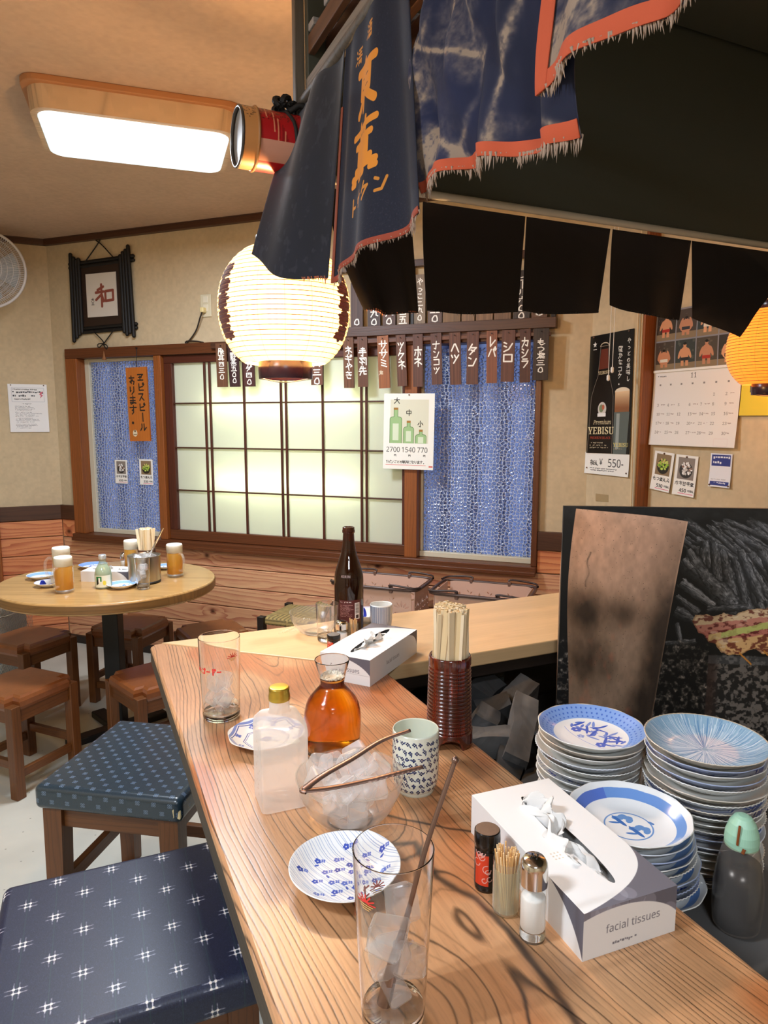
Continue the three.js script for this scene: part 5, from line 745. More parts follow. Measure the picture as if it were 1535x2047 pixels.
{ // wall fan, only its guard reaches into the picture
  const t = thing('wall_fan', 'white caged wall fan cut by the left edge of the picture', 'fan', [-0.375, 2.075, -4.16], R(-6)), m = std('#d9d6d6', 0.35), rings = [], spokes = [];
  for (const r of [0.19, 0.165, 0.14, 0.115, 0.09, 0.065]) for (const z of [1, -1]) rings.push(xf(new THREE.TorusGeometry(r, 0.0016, 5, 60), [0, 0, z * (0.05 - 0.05 * Math.pow(r / 0.19, 3))]));
  rings.push(new THREE.TorusGeometry(0.192, 0.007, 8, 72)); mesh('guard_ring', rings, m, t);
  for (let i = 0; i < 110; i++) { const a = i / 110 * 2 * Math.PI; for (const z of [1, -1]) spokes.push(tube([[0.05 * Math.cos(a), 0.05 * Math.sin(a), z * 0.05], [0.13 * Math.cos(a + .12), 0.13 * Math.sin(a + .12), z * 0.038], [0.19 * Math.cos(a + .2), 0.19 * Math.sin(a + .2), 0]], 0.0011, 5, 4)); }
  mesh('guard_wires', spokes, m, t).userData.kind = 'stuff';
  for (let i = 0; i < 4; i++) mesh('blade', sheet((u, v) => { const a = i * Math.PI / 2 + (v - .5) * 1.1, r = lerp(0.04, 0.16, u); return [r * Math.cos(a), r * Math.sin(a), 0.016 * (v - .5) * 2]; }, 8, 8, 0.002), phys('#cfd6dc', 0.3, { transmission: 0.4, thickness: 0 }), t);
  mesh('hub', xf(cyl(0.045, 0.05, 24), [0, 0, 0.03], [Math.PI / 2, 0, 0]), m, t); mesh('motor', xf(cyl(0.07, 0.12, 28), [0, 0, -0.10], [Math.PI / 2, 0, 0]), m, t); mesh('bracket', box(0.05, 0.14, 0.10, 0.01), m, t, [0, -0.04, -0.20]); }

// ---------------------------------------------------------------- crockery and glass
const plateTex = (draw) => canvasTex(512, 512, (c, w, h) => { c.fillStyle = '#f0f0ee'; c.fillRect(0, 0, w, h); draw(c); });
const ring = (c, r0, r1, col) => { c.strokeStyle = col; c.lineWidth = (r1 - r0) * 256; c.beginPath(); c.arc(256, 256, (r0 + r1) / 2 * 256, 0, 7); c.stroke(); };
const blossom = (c, x, y, r, col, n = 5) => { c.fillStyle = col; for (let i = 0; i < n; i++) { const a = i * 2 * Math.PI / n; c.beginPath(); c.arc(x + r * .62 * Math.cos(a), y + r * .62 * Math.sin(a), r * .42, 0, 7); c.fill(); } };
const leafy = (c, x, y, a, l, w, col) => { c.fillStyle = col; c.beginPath(); c.ellipse(x + Math.cos(a) * l / 2, y + Math.sin(a) * l / 2, l / 2, w, a, 0, 7); c.fill(); };
const PT = {
  floral: plateTex((c) => { ring(c, 0.69, 1.0, '#86a8e4'); const q = rng(5); for (let k = 0; k < 3; k++) { const n = 46 + 6 * k; for (let i = 0; i < n; i++) { const a = (i + .5 * k) * 2 * Math.PI / n, r = (0.74 + 0.08 * k) * 256; c.fillStyle = '#4a6fc8'; c.beginPath(); c.arc(256 + r * Math.cos(a), 256 + r * Math.sin(a), 4.4, 0, 7); c.fill(); } } for (let i = 0; i < 34; i++) { const x = 256 + (i - 17) * 8.4, y = 226 + 46 * Math.sin(i * .5); leafy(c, x, y, -1.3 + 1.1 * Math.sin(i * 1.7), 40 + 26 * (i % 3), 7, ['#5a78d0', '#7d96da', '#3f5fc4'][i % 3]); } blossom(c, 170, 268, 26, '#4b68cc', 6); blossom(c, 350, 282, 24, '#4b68cc', 6); blossom(c, 236, 300, 18, '#8ea3e0'); c.strokeStyle = '#9fb0e4'; c.lineWidth = 3; c.beginPath(); c.moveTo(120, 300); c.quadraticCurveTo(250, 350, 400, 296); c.stroke(); ring(c, 0.975, 1, '#d9cbb4'); }),
  rays: plateTex((c) => { c.fillStyle = '#8fb0c8'; c.fillRect(0, 0, 512, 512); const q = rng(7); for (let i = 0; i < 900; i++) { const a = q() * 6.283, r0 = 10 + 70 * q(), r1 = 120 + 140 * q(); c.strokeStyle = ['rgba(232,238,242,.75)', 'rgba(70,116,170,.55)', 'rgba(214,226,236,.6)'][i % 3]; c.lineWidth = 1.2 + 1.6 * q(); c.beginPath(); c.moveTo(256 + r0 * Math.cos(a), 256 + r0 * Math.sin(a)); c.lineTo(256 + r1 * Math.cos(a + .02), 256 + r1 * Math.sin(a + .02)); c.stroke(); } ring(c, 0.965, 1, '#c9b79c'); }),
  band: plateTex((c) => { ring(c, 0.74, 0.885, '#7199d6'); c.strokeStyle = '#5c78c8'; c.lineWidth = 38; c.beginPath(); c.arc(256, 256, 208, -0.5, 0.75); c.stroke(); ring(c, 0.375, 0.40, '#6f97cf'); for (const [x, y] of [[206, 262], [292, 300]]) { c.fillStyle = '#6a96cf'; for (let i = 0; i < 5; i++) { c.beginPath(); c.ellipse(x - 26 + i * 13, y + 16 * Math.sin(i), 14, 22, i, 0, 7); c.fill(); } leafy(c, x - 30, y - 50, .5, 90, 10, '#3d6fb8'); leafy(c, x, y - 40, -0.5, 50, 7, '#4c7cc0'); } leafy(c, 170, 330, .2, 30, 8, '#5b86c4'); }),
  flow: plateTex((c) => { const q = rng(9); c.lineWidth = 2.6; for (let i = 0; i < 34; i++) { const x = 20 + i * 15; c.strokeStyle = i % 3 ? 'rgba(120,140,190,.55)' : 'rgba(90,112,170,.6)'; c.beginPath(); c.moveTo(x + 14 * q(), 0); c.bezierCurveTo(x - 24 + 30 * q(), 150, x + 30 * q(), 330, x - 10 + 20 * q(), 512); c.stroke(); } for (let i = 0; i < 23; i++) { const a = i * 2.4, r = 40 + (i / 23) * 190, x = 256 + r * Math.cos(a), y = 256 + r * Math.sin(a); blossom(c, x, y, 15, ['#3f56b4', '#5a6fc0', '#2f469f'][i % 3]); blossom(c, x + 22, y + 14, 11, '#5b70c2', 4); if (i % 2) leafy(c, x - 10, y + 20, 1 + i, 24, 5, '#4a62b8'); } }),
  oct: plateTex((c) => { const poly = (r, w, col, n = 8) => { c.strokeStyle = col; c.lineWidth = w; c.beginPath(); for (let i = 0; i <= n; i++) { const a = (i + .5) * 2 * Math.PI / n; c.lineTo(256 + r * 256 * Math.cos(a), 256 + r * 256 * Math.sin(a)); } c.stroke(); }; poly(0.97, 16, '#8494cc'); poly(0.90, 5, '#40509c'); poly(0.60, 5, '#40509c'); poly(0.55, 4, '#6b7cc0'); for (let i = 0; i < 8; i++) { const a = (i + 1) * Math.PI / 4, x = 256 + 192 * Math.cos(a), y = 256 + 192 * Math.sin(a); blossom(c, x, y, 22, '#7486c8', 4); leafy(c, x + 12, y + 12, a, 30, 6, '#5a6cb8'); } blossom(c, 256, 256, 36, '#5a6cb8', 6); leafy(c, 200, 230, .4, 60, 8, '#6c7ec4'); leafy(c, 270, 290, .9, 60, 8, '#6c7ec4'); }),
  swirl: plateTex((c) => { c.fillStyle = '#20329a'; for (const a of [0.3, 2.4, 4.5]) { c.beginPath(); c.ellipse(256 + 130 * Math.cos(a), 256 + 130 * Math.sin(a), 130, 60, a + .8, 0, 7); c.fill(); } c.fillStyle = '#f0f0ee'; c.beginPath(); c.ellipse(256, 256, 60, 40, .5, 0, 7); c.fill(); ring(c, 0.93, 1, '#c8cdea'); }),
  clouds: plateTex((c) => { ring(c, 0.72, 0.94, '#8fb4e6'); const q = rng(13); for (let i = 0; i < 14; i++) { const a = q() * 6.3, r = 120 * q(); leafy(c, 256 + r * Math.cos(a), 256 + r * Math.sin(a), q() * 3, 90, 14, ['#5a8ad2', '#86aee4', '#3f74c6'][i % 3]); } }),
};
const faceMat = {}; for (const k of Object.keys(PT)) faceMat[k] = phys('#ffffff', 0.22, { map: PT[k], clearcoat: 0.2, clearcoatRoughness: 0.1, specularIntensity: 0.7 });
faceMat.plain = M.glaze;
const edgeMats = [M.glaze, phys('#dde3ec', 0.16, { clearcoat: 0.5 }), phys('#d8cdbd', 0.2, { clearcoat: 0.4 }), phys('#ebe9e4', 0.16, { clearcoat: 0.5 }), phys('#a9b6d6', 0.18, { clearcoat: 0.5 })];
const plateGeo = new Map();
function plateParts(rad, h, lobes, amp) {
  const key = [rad, h, lobes, amp].join(); if (plateGeo.has(key)) return plateGeo.get(key);
  const shape = (g) => { const p = g.attributes.position; for (let i = 0; i < p.count; i++) { const x = p.getX(i), z = p.getZ(i), d = Math.hypot(x, z) / rad, k = 1 + (lobes ? amp * Math.cos(lobes * Math.atan2(z, x)) * d ** 4 : 0); p.setX(i, x * k); p.setZ(i, z * k); } g.computeVertexNormals(); const uv = g.attributes.uv; for (let i = 0; i < p.count; i++) uv.setXY(i, 0.5 + p.getX(i) / rad * 0.497, 0.5 - p.getZ(i) / rad * 0.497); return g; };
  const seg = lobes > 20 ? 144 : 64, a = h * 0.22;
  const face = shape(lathe([[0, a + 0.0006], [0.5 * rad, a + 0.0008], [0.64 * rad, a + 0.0022], [0.80 * rad, h * 0.56], [0.93 * rad, h * 0.90], [0.985 * rad, h]].reverse(), seg));
  const body = shape(lathe([[0, h * .12], [0.44 * rad, h * .12], [0.45 * rad, 0], [0.50 * rad, 0], [0.52 * rad, h * .14], [0.72 * rad, h * 0.30], [0.90 * rad, h * 0.70], [0.995 * rad, h * 0.955], [1.0 * rad, h * 0.985], [0.985 * rad, h]], seg));
  const r = [face, body]; plateGeo.set(key, r); return r;
}
function plate(label, pos, rad, h, kind, o = {}) {
  const t = thing('plate', label, 'plate', pos, o.turn || 0, o.group), [f, b] = plateParts(rad, h, o.lobes || 0, o.amp || 0);
  if (o.tilt) t.rotation.set(o.tilt[0], o.turn || 0, o.tilt[1]);
  mesh('rim_and_foot', b, edgeMats[o.edge || 0], t); mesh('painted_face', f, faceMat[kind], t);
  return t;
}
plate('white saucer painted with blue wavy lines and blossoms on the near bar', [0.2625, TOP, -0.695], 0.066, 0.022, 'flow', { turn: 0.4 });
plate('octagon-patterned white saucer behind the square bottle', [0.268, TOP, -1.078], 0.064, 0.018, 'oct', { turn: 0.3, lobes: 8, amp: 0.02 });
plate('blue and white saucer half hidden behind the tall beer bottle', [0.695, TOP, -1.655], 0.052, 0.026, 'swirl', {});
const ORD = ['top', 'second', 'third', 'fourth', 'fifth', 'sixth', 'seventh', 'eighth', 'ninth', 'tenth', 'eleventh', 'twelfth', 'thirteenth', 'fourteenth', 'fifteenth', 'sixteenth', 'seventeenth', 'eighteenth', 'nineteenth'];
function stack(where, x, z, topY, base, step, rad, h, topKind, topLook, kinds, seed, o = {}) {
  const q = rng(seed), n = Math.floor((topY - h - base) / step) + 1;
  for (let i = 0; i < n; i++) {
    const y = topY - h - i * step, off = i ? 0.006 : 0, r = i ? rad * (0.955 + 0.06 * q()) : rad, kr = Math.round(r * 500) / 500;
    plate((i ? ORD[i] + ' plate down in the ' : topLook + ', top of the ') + where, [x + (q() - .5) * off + (o.lean ? o.lean[0] * i : 0), y, z + (q() - .5) * off + (o.lean ? o.lean[1] * i : 0)], kr, h, i ? kinds[Math.floor(q() * kinds.length)] : topKind, { turn: q() * 6, edge: i ? [0, 1, 2, 0, 3, 2, 0, 4][Math.floor(q() * 8)] : o.topEdge || 0, lobes: i ? (q() > 0.5 ? [12, 72][Math.floor(q() * 2)] : 0) : o.lobes, amp: i ? 0.008 : o.amp, group: 'plates of the ' + where });
  }
}
stack('left plate stack by the rusty sheet', 0.700, -0.782, 0.843, 0.662, 0.0105, 0.079, 0.024, 'floral', 'dotted-rim plate with blue flowers', ['plain', 'plain', 'flow'], 301, { lobes: 10, amp: 0.012 });
stack('right plate stack', 0.790, -0.650, 0.863, 0.662, 0.0098, 0.0815, 0.024, 'rays', 'pale blue plate with fine white rays', ['plain', 'plain', 'oct'], 302, { lobes: 80, amp: 0.006, topEdge: 2 });
stack('front plate stack', 0.638, -0.634, 0.798, 0.662, 0.0125, 0.077, 0.028, 'band', 'white plate with a blue band and round crest', ['band', 'clouds', 'swirl', 'flow'], 303, { lobes: 12, amp: 0.010, lean: [0.0042, -0.0006] });

const even = (P, n) => { const out = [], L = [0]; for (let i = 1; i < P.length; i++) L.push(L[i - 1] + Math.hypot(P[i][0] - P[i - 1][0], P[i][1] - P[i - 1][1])); for (let k = 0; k <= n; k++) { const d = L[L.length - 1] * k / n; let i = 1; while (i < P.length - 1 && L[i] < d) i++; const t = (d - L[i - 1]) / (L[i] - L[i - 1]); out.push([lerp(P[i - 1][0], P[i][0], t), lerp(P[i - 1][1], P[i][1], t)]); } return out; };
// tumblers, thin glass with a solid base
const godo = canvasTex(1024, 512, (c, w, h) => { c.clearRect(0, 0, w, h); const red = '#dd2f28'; const sun = (x, y, r) => { c.strokeStyle = red; c.lineWidth = 7; for (let i = 0; i <= 6; i++) { const a = Math.PI + i * Math.PI / 6; c.beginPath(); c.moveTo(x + r * .3 * Math.cos(a), y + r * .3 * Math.sin(a)); c.lineTo(x + r * Math.cos(a), y + r * Math.sin(a)); c.stroke(); } c.fillStyle = red; c.beginPath(); c.arc(x, y, r * .4, Math.PI, 0); c.fill(); c.fillStyle = '#d9a860'; for (let i = 0; i < 3; i++) c.fillRect(x - r * (.8 - .2 * i), y + 8 + i * 12, r * 2 * (.8 - .2 * i), 6); };
  sun(205, 310, 40); c.strokeStyle = red; glyph(c, 'ゴ', 250, 262, 70, 12, 0.52); c.fillStyle = red; c.fillRect(296, 290, 34, 15); glyph(c, 'ド', 340, 262, 70, 12, 0.52); c.fillRect(386, 290, 34, 15); sun(518, 150, 46); });
M.godo = std('#ffffff', 0.4, { map: godo, transparent: true, side: THREE.DoubleSide });
function iceCube(parentLabel, pos, s, seed, group) { const q = rng(seed), g = jitter(new RoundedBoxGeometry(s, s * (0.8 + .3 * q()), s * (0.8 + .25 * q()), 3, s * 0.16), s * 0.22, seed, 40); const m = mesh('ice_cube', g, M.ice, null, pos, [q() * 2, q() * 3, q() * 2]); return tag(m, parentLabel, 'ice cube', group); }
function tumbler(label, pos, rb, rt, h, turn, o = {}) {
  const t = thing('glass', label, 'glass', pos, turn), b = 0.014;
  mesh('wall', lathe([[rb * 0.99, b], [rb, b - 0.004], [lerp(rb, rt, 0.5), h * 0.5], [rt, h - 0.0008], [rt - 0.0006, h], [rt - 0.0012, h - 0.0004], [lerp(rb, rt, 0.5) - 0.0015, h * 0.5], [rb - 0.0018, b + 0.001], [rb * 0.99, b]], 64), M.glassSolid, t);
  mesh('base', lathe([[0, 0.001], [rb * 0.9, 0.0005], [rb * 0.985, 0.003], [rb * 0.985, b], [rb * 0.8, b * 0.9], [0, b * 0.8]], 48), M.glassSolid, t);
  if (o.print) mesh('print', lathe([[lerp(rb, rt, .42) + .0006, h * .42], [lerp(rb, rt, .95) + .0006, h * .95]], 72), M.godo, t);
  if (o.water) mesh('water', lathe([[0, b + 0.001], [rb * 0.96, b + 0.001], [lerp(rb, rt, o.water) * 0.965, h * o.water], [0, h * o.water]], 40), M.water, t);
  return t;
}
tumbler('tall clear glass with ice and a stirring stick, nearest the viewer', [0.236, TOP, -0.505], 0.029, 0.0362, 0.165, R(111), { print: true, water: 0.34 });
[[0.225, 0.863, -0.494, 0.030], [0.250, 0.868, -0.516, 0.028], [0.232, 0.829, -0.508, 0.031], [0.247, 0.832, -0.494, 0.024], [0.236, 0.800, -0.505, 0.026]].forEach(([x, y, z, s], i) => iceCube(['big tilted ice cube at the upper left', 'ice cube at the upper right behind the stick', 'ice cube at the middle', 'small ice cube right of the middle', 'lowest ice cube'][i] + ' in the near glass', [x, y, z], s, 501 + i, 'ice in the near glass'));
{ const P = [[0.2265, 0.787, -0.5045], [0.243, 0.846, -0.503], [0.268, 0.934, -0.5015], [0.297, 1.003, -0.5045]], g = tube(P, 0.0026, 40, 10), p = g.attributes.position; const a = new V3(...P[0]), d = new V3(...P[3]).sub(a); for (let i = 0; i < p.count; i++) { const v = new V3().fromBufferAttribute(p, i), t = clamp(v.clone().sub(a).dot(d) / d.lengthSq()), c = a.clone().addScaledVector(d, t), k = 1 + 1.5 * sstep(0.42, 0.05, t) - 0.15 * t; v.sub(c).multiplyScalar(k).add(c); p.setXYZ(i, v.x, v.y, v.z); } g.computeVertexNormals();
  const t = thing('stirring_stick', 'brown metal stirring stick leaning in the near glass', 'stirrer'); mesh('rod', g, M.bronze, t); mesh('tip', xf(new THREE.SphereGeometry(0.0034, 12, 8), P[3]), M.bronze, t); }
tumbler('tall glass of ice with red lettering at the far end of the bar', [0.218, TOP, -1.209], 0.0335, 0.0372, 0.152, R(-155), { print: true, water: 0.16 });
[[0.209, 0.842, -1.202, 0.027], [0.226, 0.836, -1.216, 0.026], [0.222, 0.812, -1.196, 0.028], [0.206, 0.808, -1.215, 0.026], [0.222, 0.795, -1.215, 0.024]].forEach(([x, y, z, s], i) => iceCube('ice cube in the far glass with red lettering', [x, y, z], s, 521 + i, 'ice in the far glass'));
tumbler('empty straight glass beside the beer bottle on the pale counter', [0.543, TOP, -1.547], 0.0255, 0.0285, 0.093, 0);
{ // carafe of amber drink
  const t = thing('carafe', 'glass carafe of amber drink with a little foam in its neck', 'carafe', [0.359, TOP, -1.003]);
  const prof = [[0.043, 0.004], [0.046, 0.02], [0.0475, 0.045], [0.0465, 0.066], [0.041, 0.084], [0.030, 0.098], [0.0215, 0.108], [0.0198, 0.116], [0.0222, 0.132], [0.0282, 0.155]];
  mesh('wall', lathe(new THREE.SplineCurve(prof.map((p) => new V2(...p))).getPoints(40).map((p) => [p.x, p.y]), 64), M.glass, t);
  mesh('neck', lathe([[0.0205, 0.124], [0.0222, 0.133], [0.0283, 0.1545], [0.0277, 0.156], [0.0268, 0.1545], [0.0208, 0.134], [0.0192, 0.124], [0.0205, 0.124]], 56), M.glassSolid, t);
  mesh('base', lathe([[0, 0], [0.042, 0.0], [0.044, 0.004], [0.040, 0.007], [0, 0.006]], 48), M.glassSolid, t);
  const liq = new THREE.SplineCurve(prof.map((p) => new V2(p[0] * 0.968, p[1] + 0.004))).getPoints(48).filter((p) => p.y < 0.128).map((p) => [p.x, p.y]);
  mesh('drink', lathe([[0, 0.008], ...liq, [0, liq[liq.length - 1][1]]], 56), M.tea, t);
  const r = liq[liq.length - 1][0], y = liq[liq.length - 1][1], fo = []; const q = rng(8); for (let i = 0; i < 70; i++) { const a = q() * 6.3, d = r * (0.35 + 0.62 * Math.sqrt(q())); fo.push(xf(new THREE.SphereGeometry(0.0011 + 0.0016 * q(), 8, 6), [d * Math.cos(a), y + 0.0008, d * Math.sin(a)])); } fo.push(xf(cyl(r * 0.99, 0.0012, 40), [0, y + 0.0004, 0]));
  mesh('foam', fo, M.foam, t).userData.kind = 'stuff';
}
{ // squared flask with condensation
  const t = thing('flask', 'frosted square flask of clear drink with a gold screw cap', 'bottle', [0.2405, TOP, -0.8905], R(-3));
  const sec = (w, d, r, y) => { const p = []; for (const [cx, cz, a] of [[w / 2 - r, d / 2 - r, 0], [-w / 2 + r, d / 2 - r, 90], [-w / 2 + r, -d / 2 + r, 180], [w / 2 - r, -d / 2 + r, 270]]) for (let i = 0; i <= 4; i++) p.push([cx + r * Math.cos(R(a + i * 22.5)), y, cz + r * Math.sin(R(a + i * 22.5))]); return p; };
  const loft = (S, closeB) => { const n = S[0].length, pos = S.flat(2), idx = []; for (let k = 0; k < S.length - 1; k++) for (let i = 0; i < n; i++) { const a = k * n + i, b = k * n + (i + 1) % n, c = a + n, d = b + n; idx.push(a, c, b, b, c, d); } const end = (k, f) => { for (let i = 1; i < n - 1; i++) f ? idx.push(k * n, k * n + i, k * n + i + 1) : idx.push(k * n, k * n + i + 1, k * n + i); }; if (closeB) { end(0, true); end(S.length - 1, false); } let g = new THREE.BufferGeometry(); g.setAttribute('position', new THREE.Float32BufferAttribute(pos, 3)); g.setIndex(idx); g = g.toNonIndexed(); g.setAttribute('uv', new THREE.Float32BufferAttribute(new Float32Array(g.attributes.position.count * 2), 2)); g = mergeVertices(g, 1e-5); g.computeVertexNormals(); return g; };
  const w = 0.066, d = 0.060;
  mesh('body', loft([sec(w - .008, d - .008, .006, 0), sec(w, d, .004, .004), sec(w, d, .004, .112), sec(w - .002, d - .001, .006, .121), sec(w - .012, d - .006, .012, .1290), sec(.034, .032, .0155, .1345), sec(.029, .029, .0142, .137), sec(.0275, .0275, .0136, .153)], true), M.frosted, t);
  mesh('drink', loft([sec(w - .010, d - .010, .005, .007), sec(w - .010, d - .010, .005, .088)], true), phys('#ffffff', 0.05, { transmission: 1, thickness: 0, ior: 1.2 }), t);
  mesh('cap', lathe([[0, .1705], [.0125, .1705], [.0140, .169], ...[...Array(6)].flatMap((_, i) => [[.0143, .1685 - i * .0006], [.0139, .1682 - i * .0006]]), [.0142, .162], [.0150, .158], [.0150, .152], [.0135, .151]], 48), M.gold, t);
  const q = rng(31), dr = []; for (let i = 0; i < 60; i++) { const s = i % 2, y = 0.02 + 0.09 * q(); dr.push(xf(new THREE.SphereGeometry(0.0008 + 0.0010 * q(), 6, 5), s ? [(q() - .5) * w * .85, y, d / 2] : [-w / 2, y, (q() - .5) * d * .8], [0, 0, 0], [1, 1.6, 0.6])); }
  mesh('droplets', dr, M.water, t).userData.kind = 'stuff';
}
function glassBowl(label, pos, rad, h) {
  const t = thing('glass_bowl', label, 'bowl', pos), m = phys('#f6f4f0', 0.28, { transmission: 0.9, thickness: 0, side: THREE.DoubleSide });
  mesh('wall', lathe([[0.40 * rad, 0.003], [0.62 * rad, h * 0.12], [0.82 * rad, h * 0.38], [0.90 * rad, h * 0.60], [0.925 * rad, h * 0.615], [0.93 * rad, h * 0.66], [0.955 * rad, h * 0.70], [rad, h]], 64), m, t);
  mesh('foot', lathe([[0, 0], [0.42 * rad, 0], [0.44 * rad, 0.003], [0.40 * rad, 0.006], [0, 0.005]], 40), M.glassSolid, t);
  mesh('rim', xf(new THREE.TorusGeometry(rad, 0.0014, 8, 64), [0, h, 0], [Math.PI / 2, 0, 0]), M.glass, t); return t;
}
glassBowl('glass bowl heaped with ice cubes and tongs on the bar', [0.312, TOP, -0.806], 0.0715, 0.068);
[[0.275, 0.826, -0.815, .034], [0.300, 0.828, -0.790, .034], [0.330, 0.826, -0.778, .033], [0.352, 0.834, -0.806, .034], [0.338, 0.838, -0.835, .036], [0.300, 0.832, -0.836, .034], [0.318, 0.846, -0.812, .033], [0.290, 0.800, -0.800, .032], [0.330, 0.802, -0.812, .034], [0.306, 0.797, -0.830, .030], [0.312, 0.794, -0.782, .030], [0.282, 0.838, -0.836, .03]].forEach(([x, y, z, s], i) => iceCube('clear ice cube heaped in the glass bowl', [x, y, z], s, 541 + i, 'ice in the bowl'));
{ // tongs
  const t = thing('ice_tongs', 'brown metal ice tongs lying across the bowl of ice', 'tongs'); const blade = (P, w, n) => { const C = new THREE.CatmullRomCurve3(P.map((p) => new V3(...p))); return sheet((u, v) => { const c = C.getPoint(u), k = C.getTangent(u), s = new V3(-k.z, 0, k.x).normalize(), ww = w * (1 - 0.35 * u) * 0.5, saw = n && v > 0.5 && u > 0.55 ? 0.0014 * Math.abs(Math.sin(u * 70)) : 0; return [c.x + s.x * (v - .5) * 2 * (ww + saw), c.y + 0.002 * Math.cos((v - .5) * 3), c.z + s.z * (v - .5) * 2 * (ww + saw)]; }, 60, 4, 0.0016); };
  mesh('arm', blade([[0.234, 0.851, -0.768], [0.262, 0.858, -0.778], [0.31, 0.868, -0.788], [0.355, 0.880, -0.796], [0.395, 0.888, -0.792]], 0.011, 0), M.bronze, t);
  mesh('arm', blade([[0.234, 0.851, -0.768], [0.262, 0.850, -0.762], [0.31, 0.852, -0.755], [0.35, 0.857, -0.748], [0.388, 0.861, -0.742]], 0.010, 1), M.bronze, t);
  mesh('bend', tube([[0.237, 0.852, -0.774], [0.2325, 0.851, -0.768], [0.237, 0.851, -0.762]], 0.0022, 10, 8), M.bronze, t);
}
{ // tea cup with small navy flowers
  const fl = canvasTex(1024, 440, (c, w, h) => { c.fillStyle = '#dfe2d2'; c.fillRect(0, 0, w, h); const q = rng(44); for (let j = 0; j < 8; j++) for (let i = 0; i < 22; i++) { const x = (i + (j % 2) * .5 + .3 * q()) * w / 22, y = (j + .75 + .3 * q()) * h / 8.6; blossom(c, x, y, 15, '#1e2a52', 4); leafy(c, x + 11, y + 6, q() * 6, 24, 4.4, '#2d3c68'); leafy(c, x - 10, y - 9, q() * 6, 20, 3.8, '#3a4a78'); } c.fillStyle = '#dfe2d2'; c.fillRect(0, 0, w, 26); });
  const t = thing('tea_cup', 'tall pale tea cup covered in small navy flowers', 'cup', [0.430, TOP, -0.844]); const m = phys('#d6dac8', 0.2, { clearcoat: 0.5, clearcoatRoughness: 0.1 });
  mesh('outer_wall', lathe(even([[0.0275, 0.004], [0.0315, 0.010], [0.0335, 0.022], [0.0342, 0.06], [0.0338, 0.091]], 16), 56), phys('#ffffff', 0.2, { map: fl, clearcoat: 0.5, clearcoatRoughness: 0.1 }), t);
  mesh('inside', lathe([[0.0338, 0.091], [0.0330, 0.0935], [0.0318, 0.092], [0.0315, 0.05], [0.0290, 0.016], [0, 0.012]], 56), m, t);
  mesh('foot', lathe([[0, 0.003], [0.0245, 0.003], [0.025, 0], [0.0275, 0], [0.0278, 0.0045]], 48), m, t);
}
{ const st = canvasTex(512, 64, (c, w, h) => { c.fillStyle = '#e8ebee'; c.fillRect(0, 0, w, h); c.fillStyle = '#5f6f90'; for (let i = 0; i < 64; i++) c.fillRect(i * 8, 0, 4.4, h); });
  const t = thing('tea_cup', 'white tea cup with fine blue vertical stripes by the beer bottle', 'cup', [0.698, TOP, -1.571]);
  mesh('outer_wall', lathe([[0.022, 0.002], [0.026, 0.008], [0.0285, 0.03], [0.029, 0.066]], 56), phys('#ffffff', 0.2, { map: st, clearcoat: 0.4 }), t); mesh('inside', lathe([[0.029, 0.066], [0.0282, 0.0685], [0.0272, 0.066], [0.026, 0.03], [0.02, 0.01], [0, 0.009]], 48), M.glaze, t); mesh('foot', lathe([[0, 0.001], [0.022, 0.0], [0.022, 0.003]], 40), M.glaze, t); }
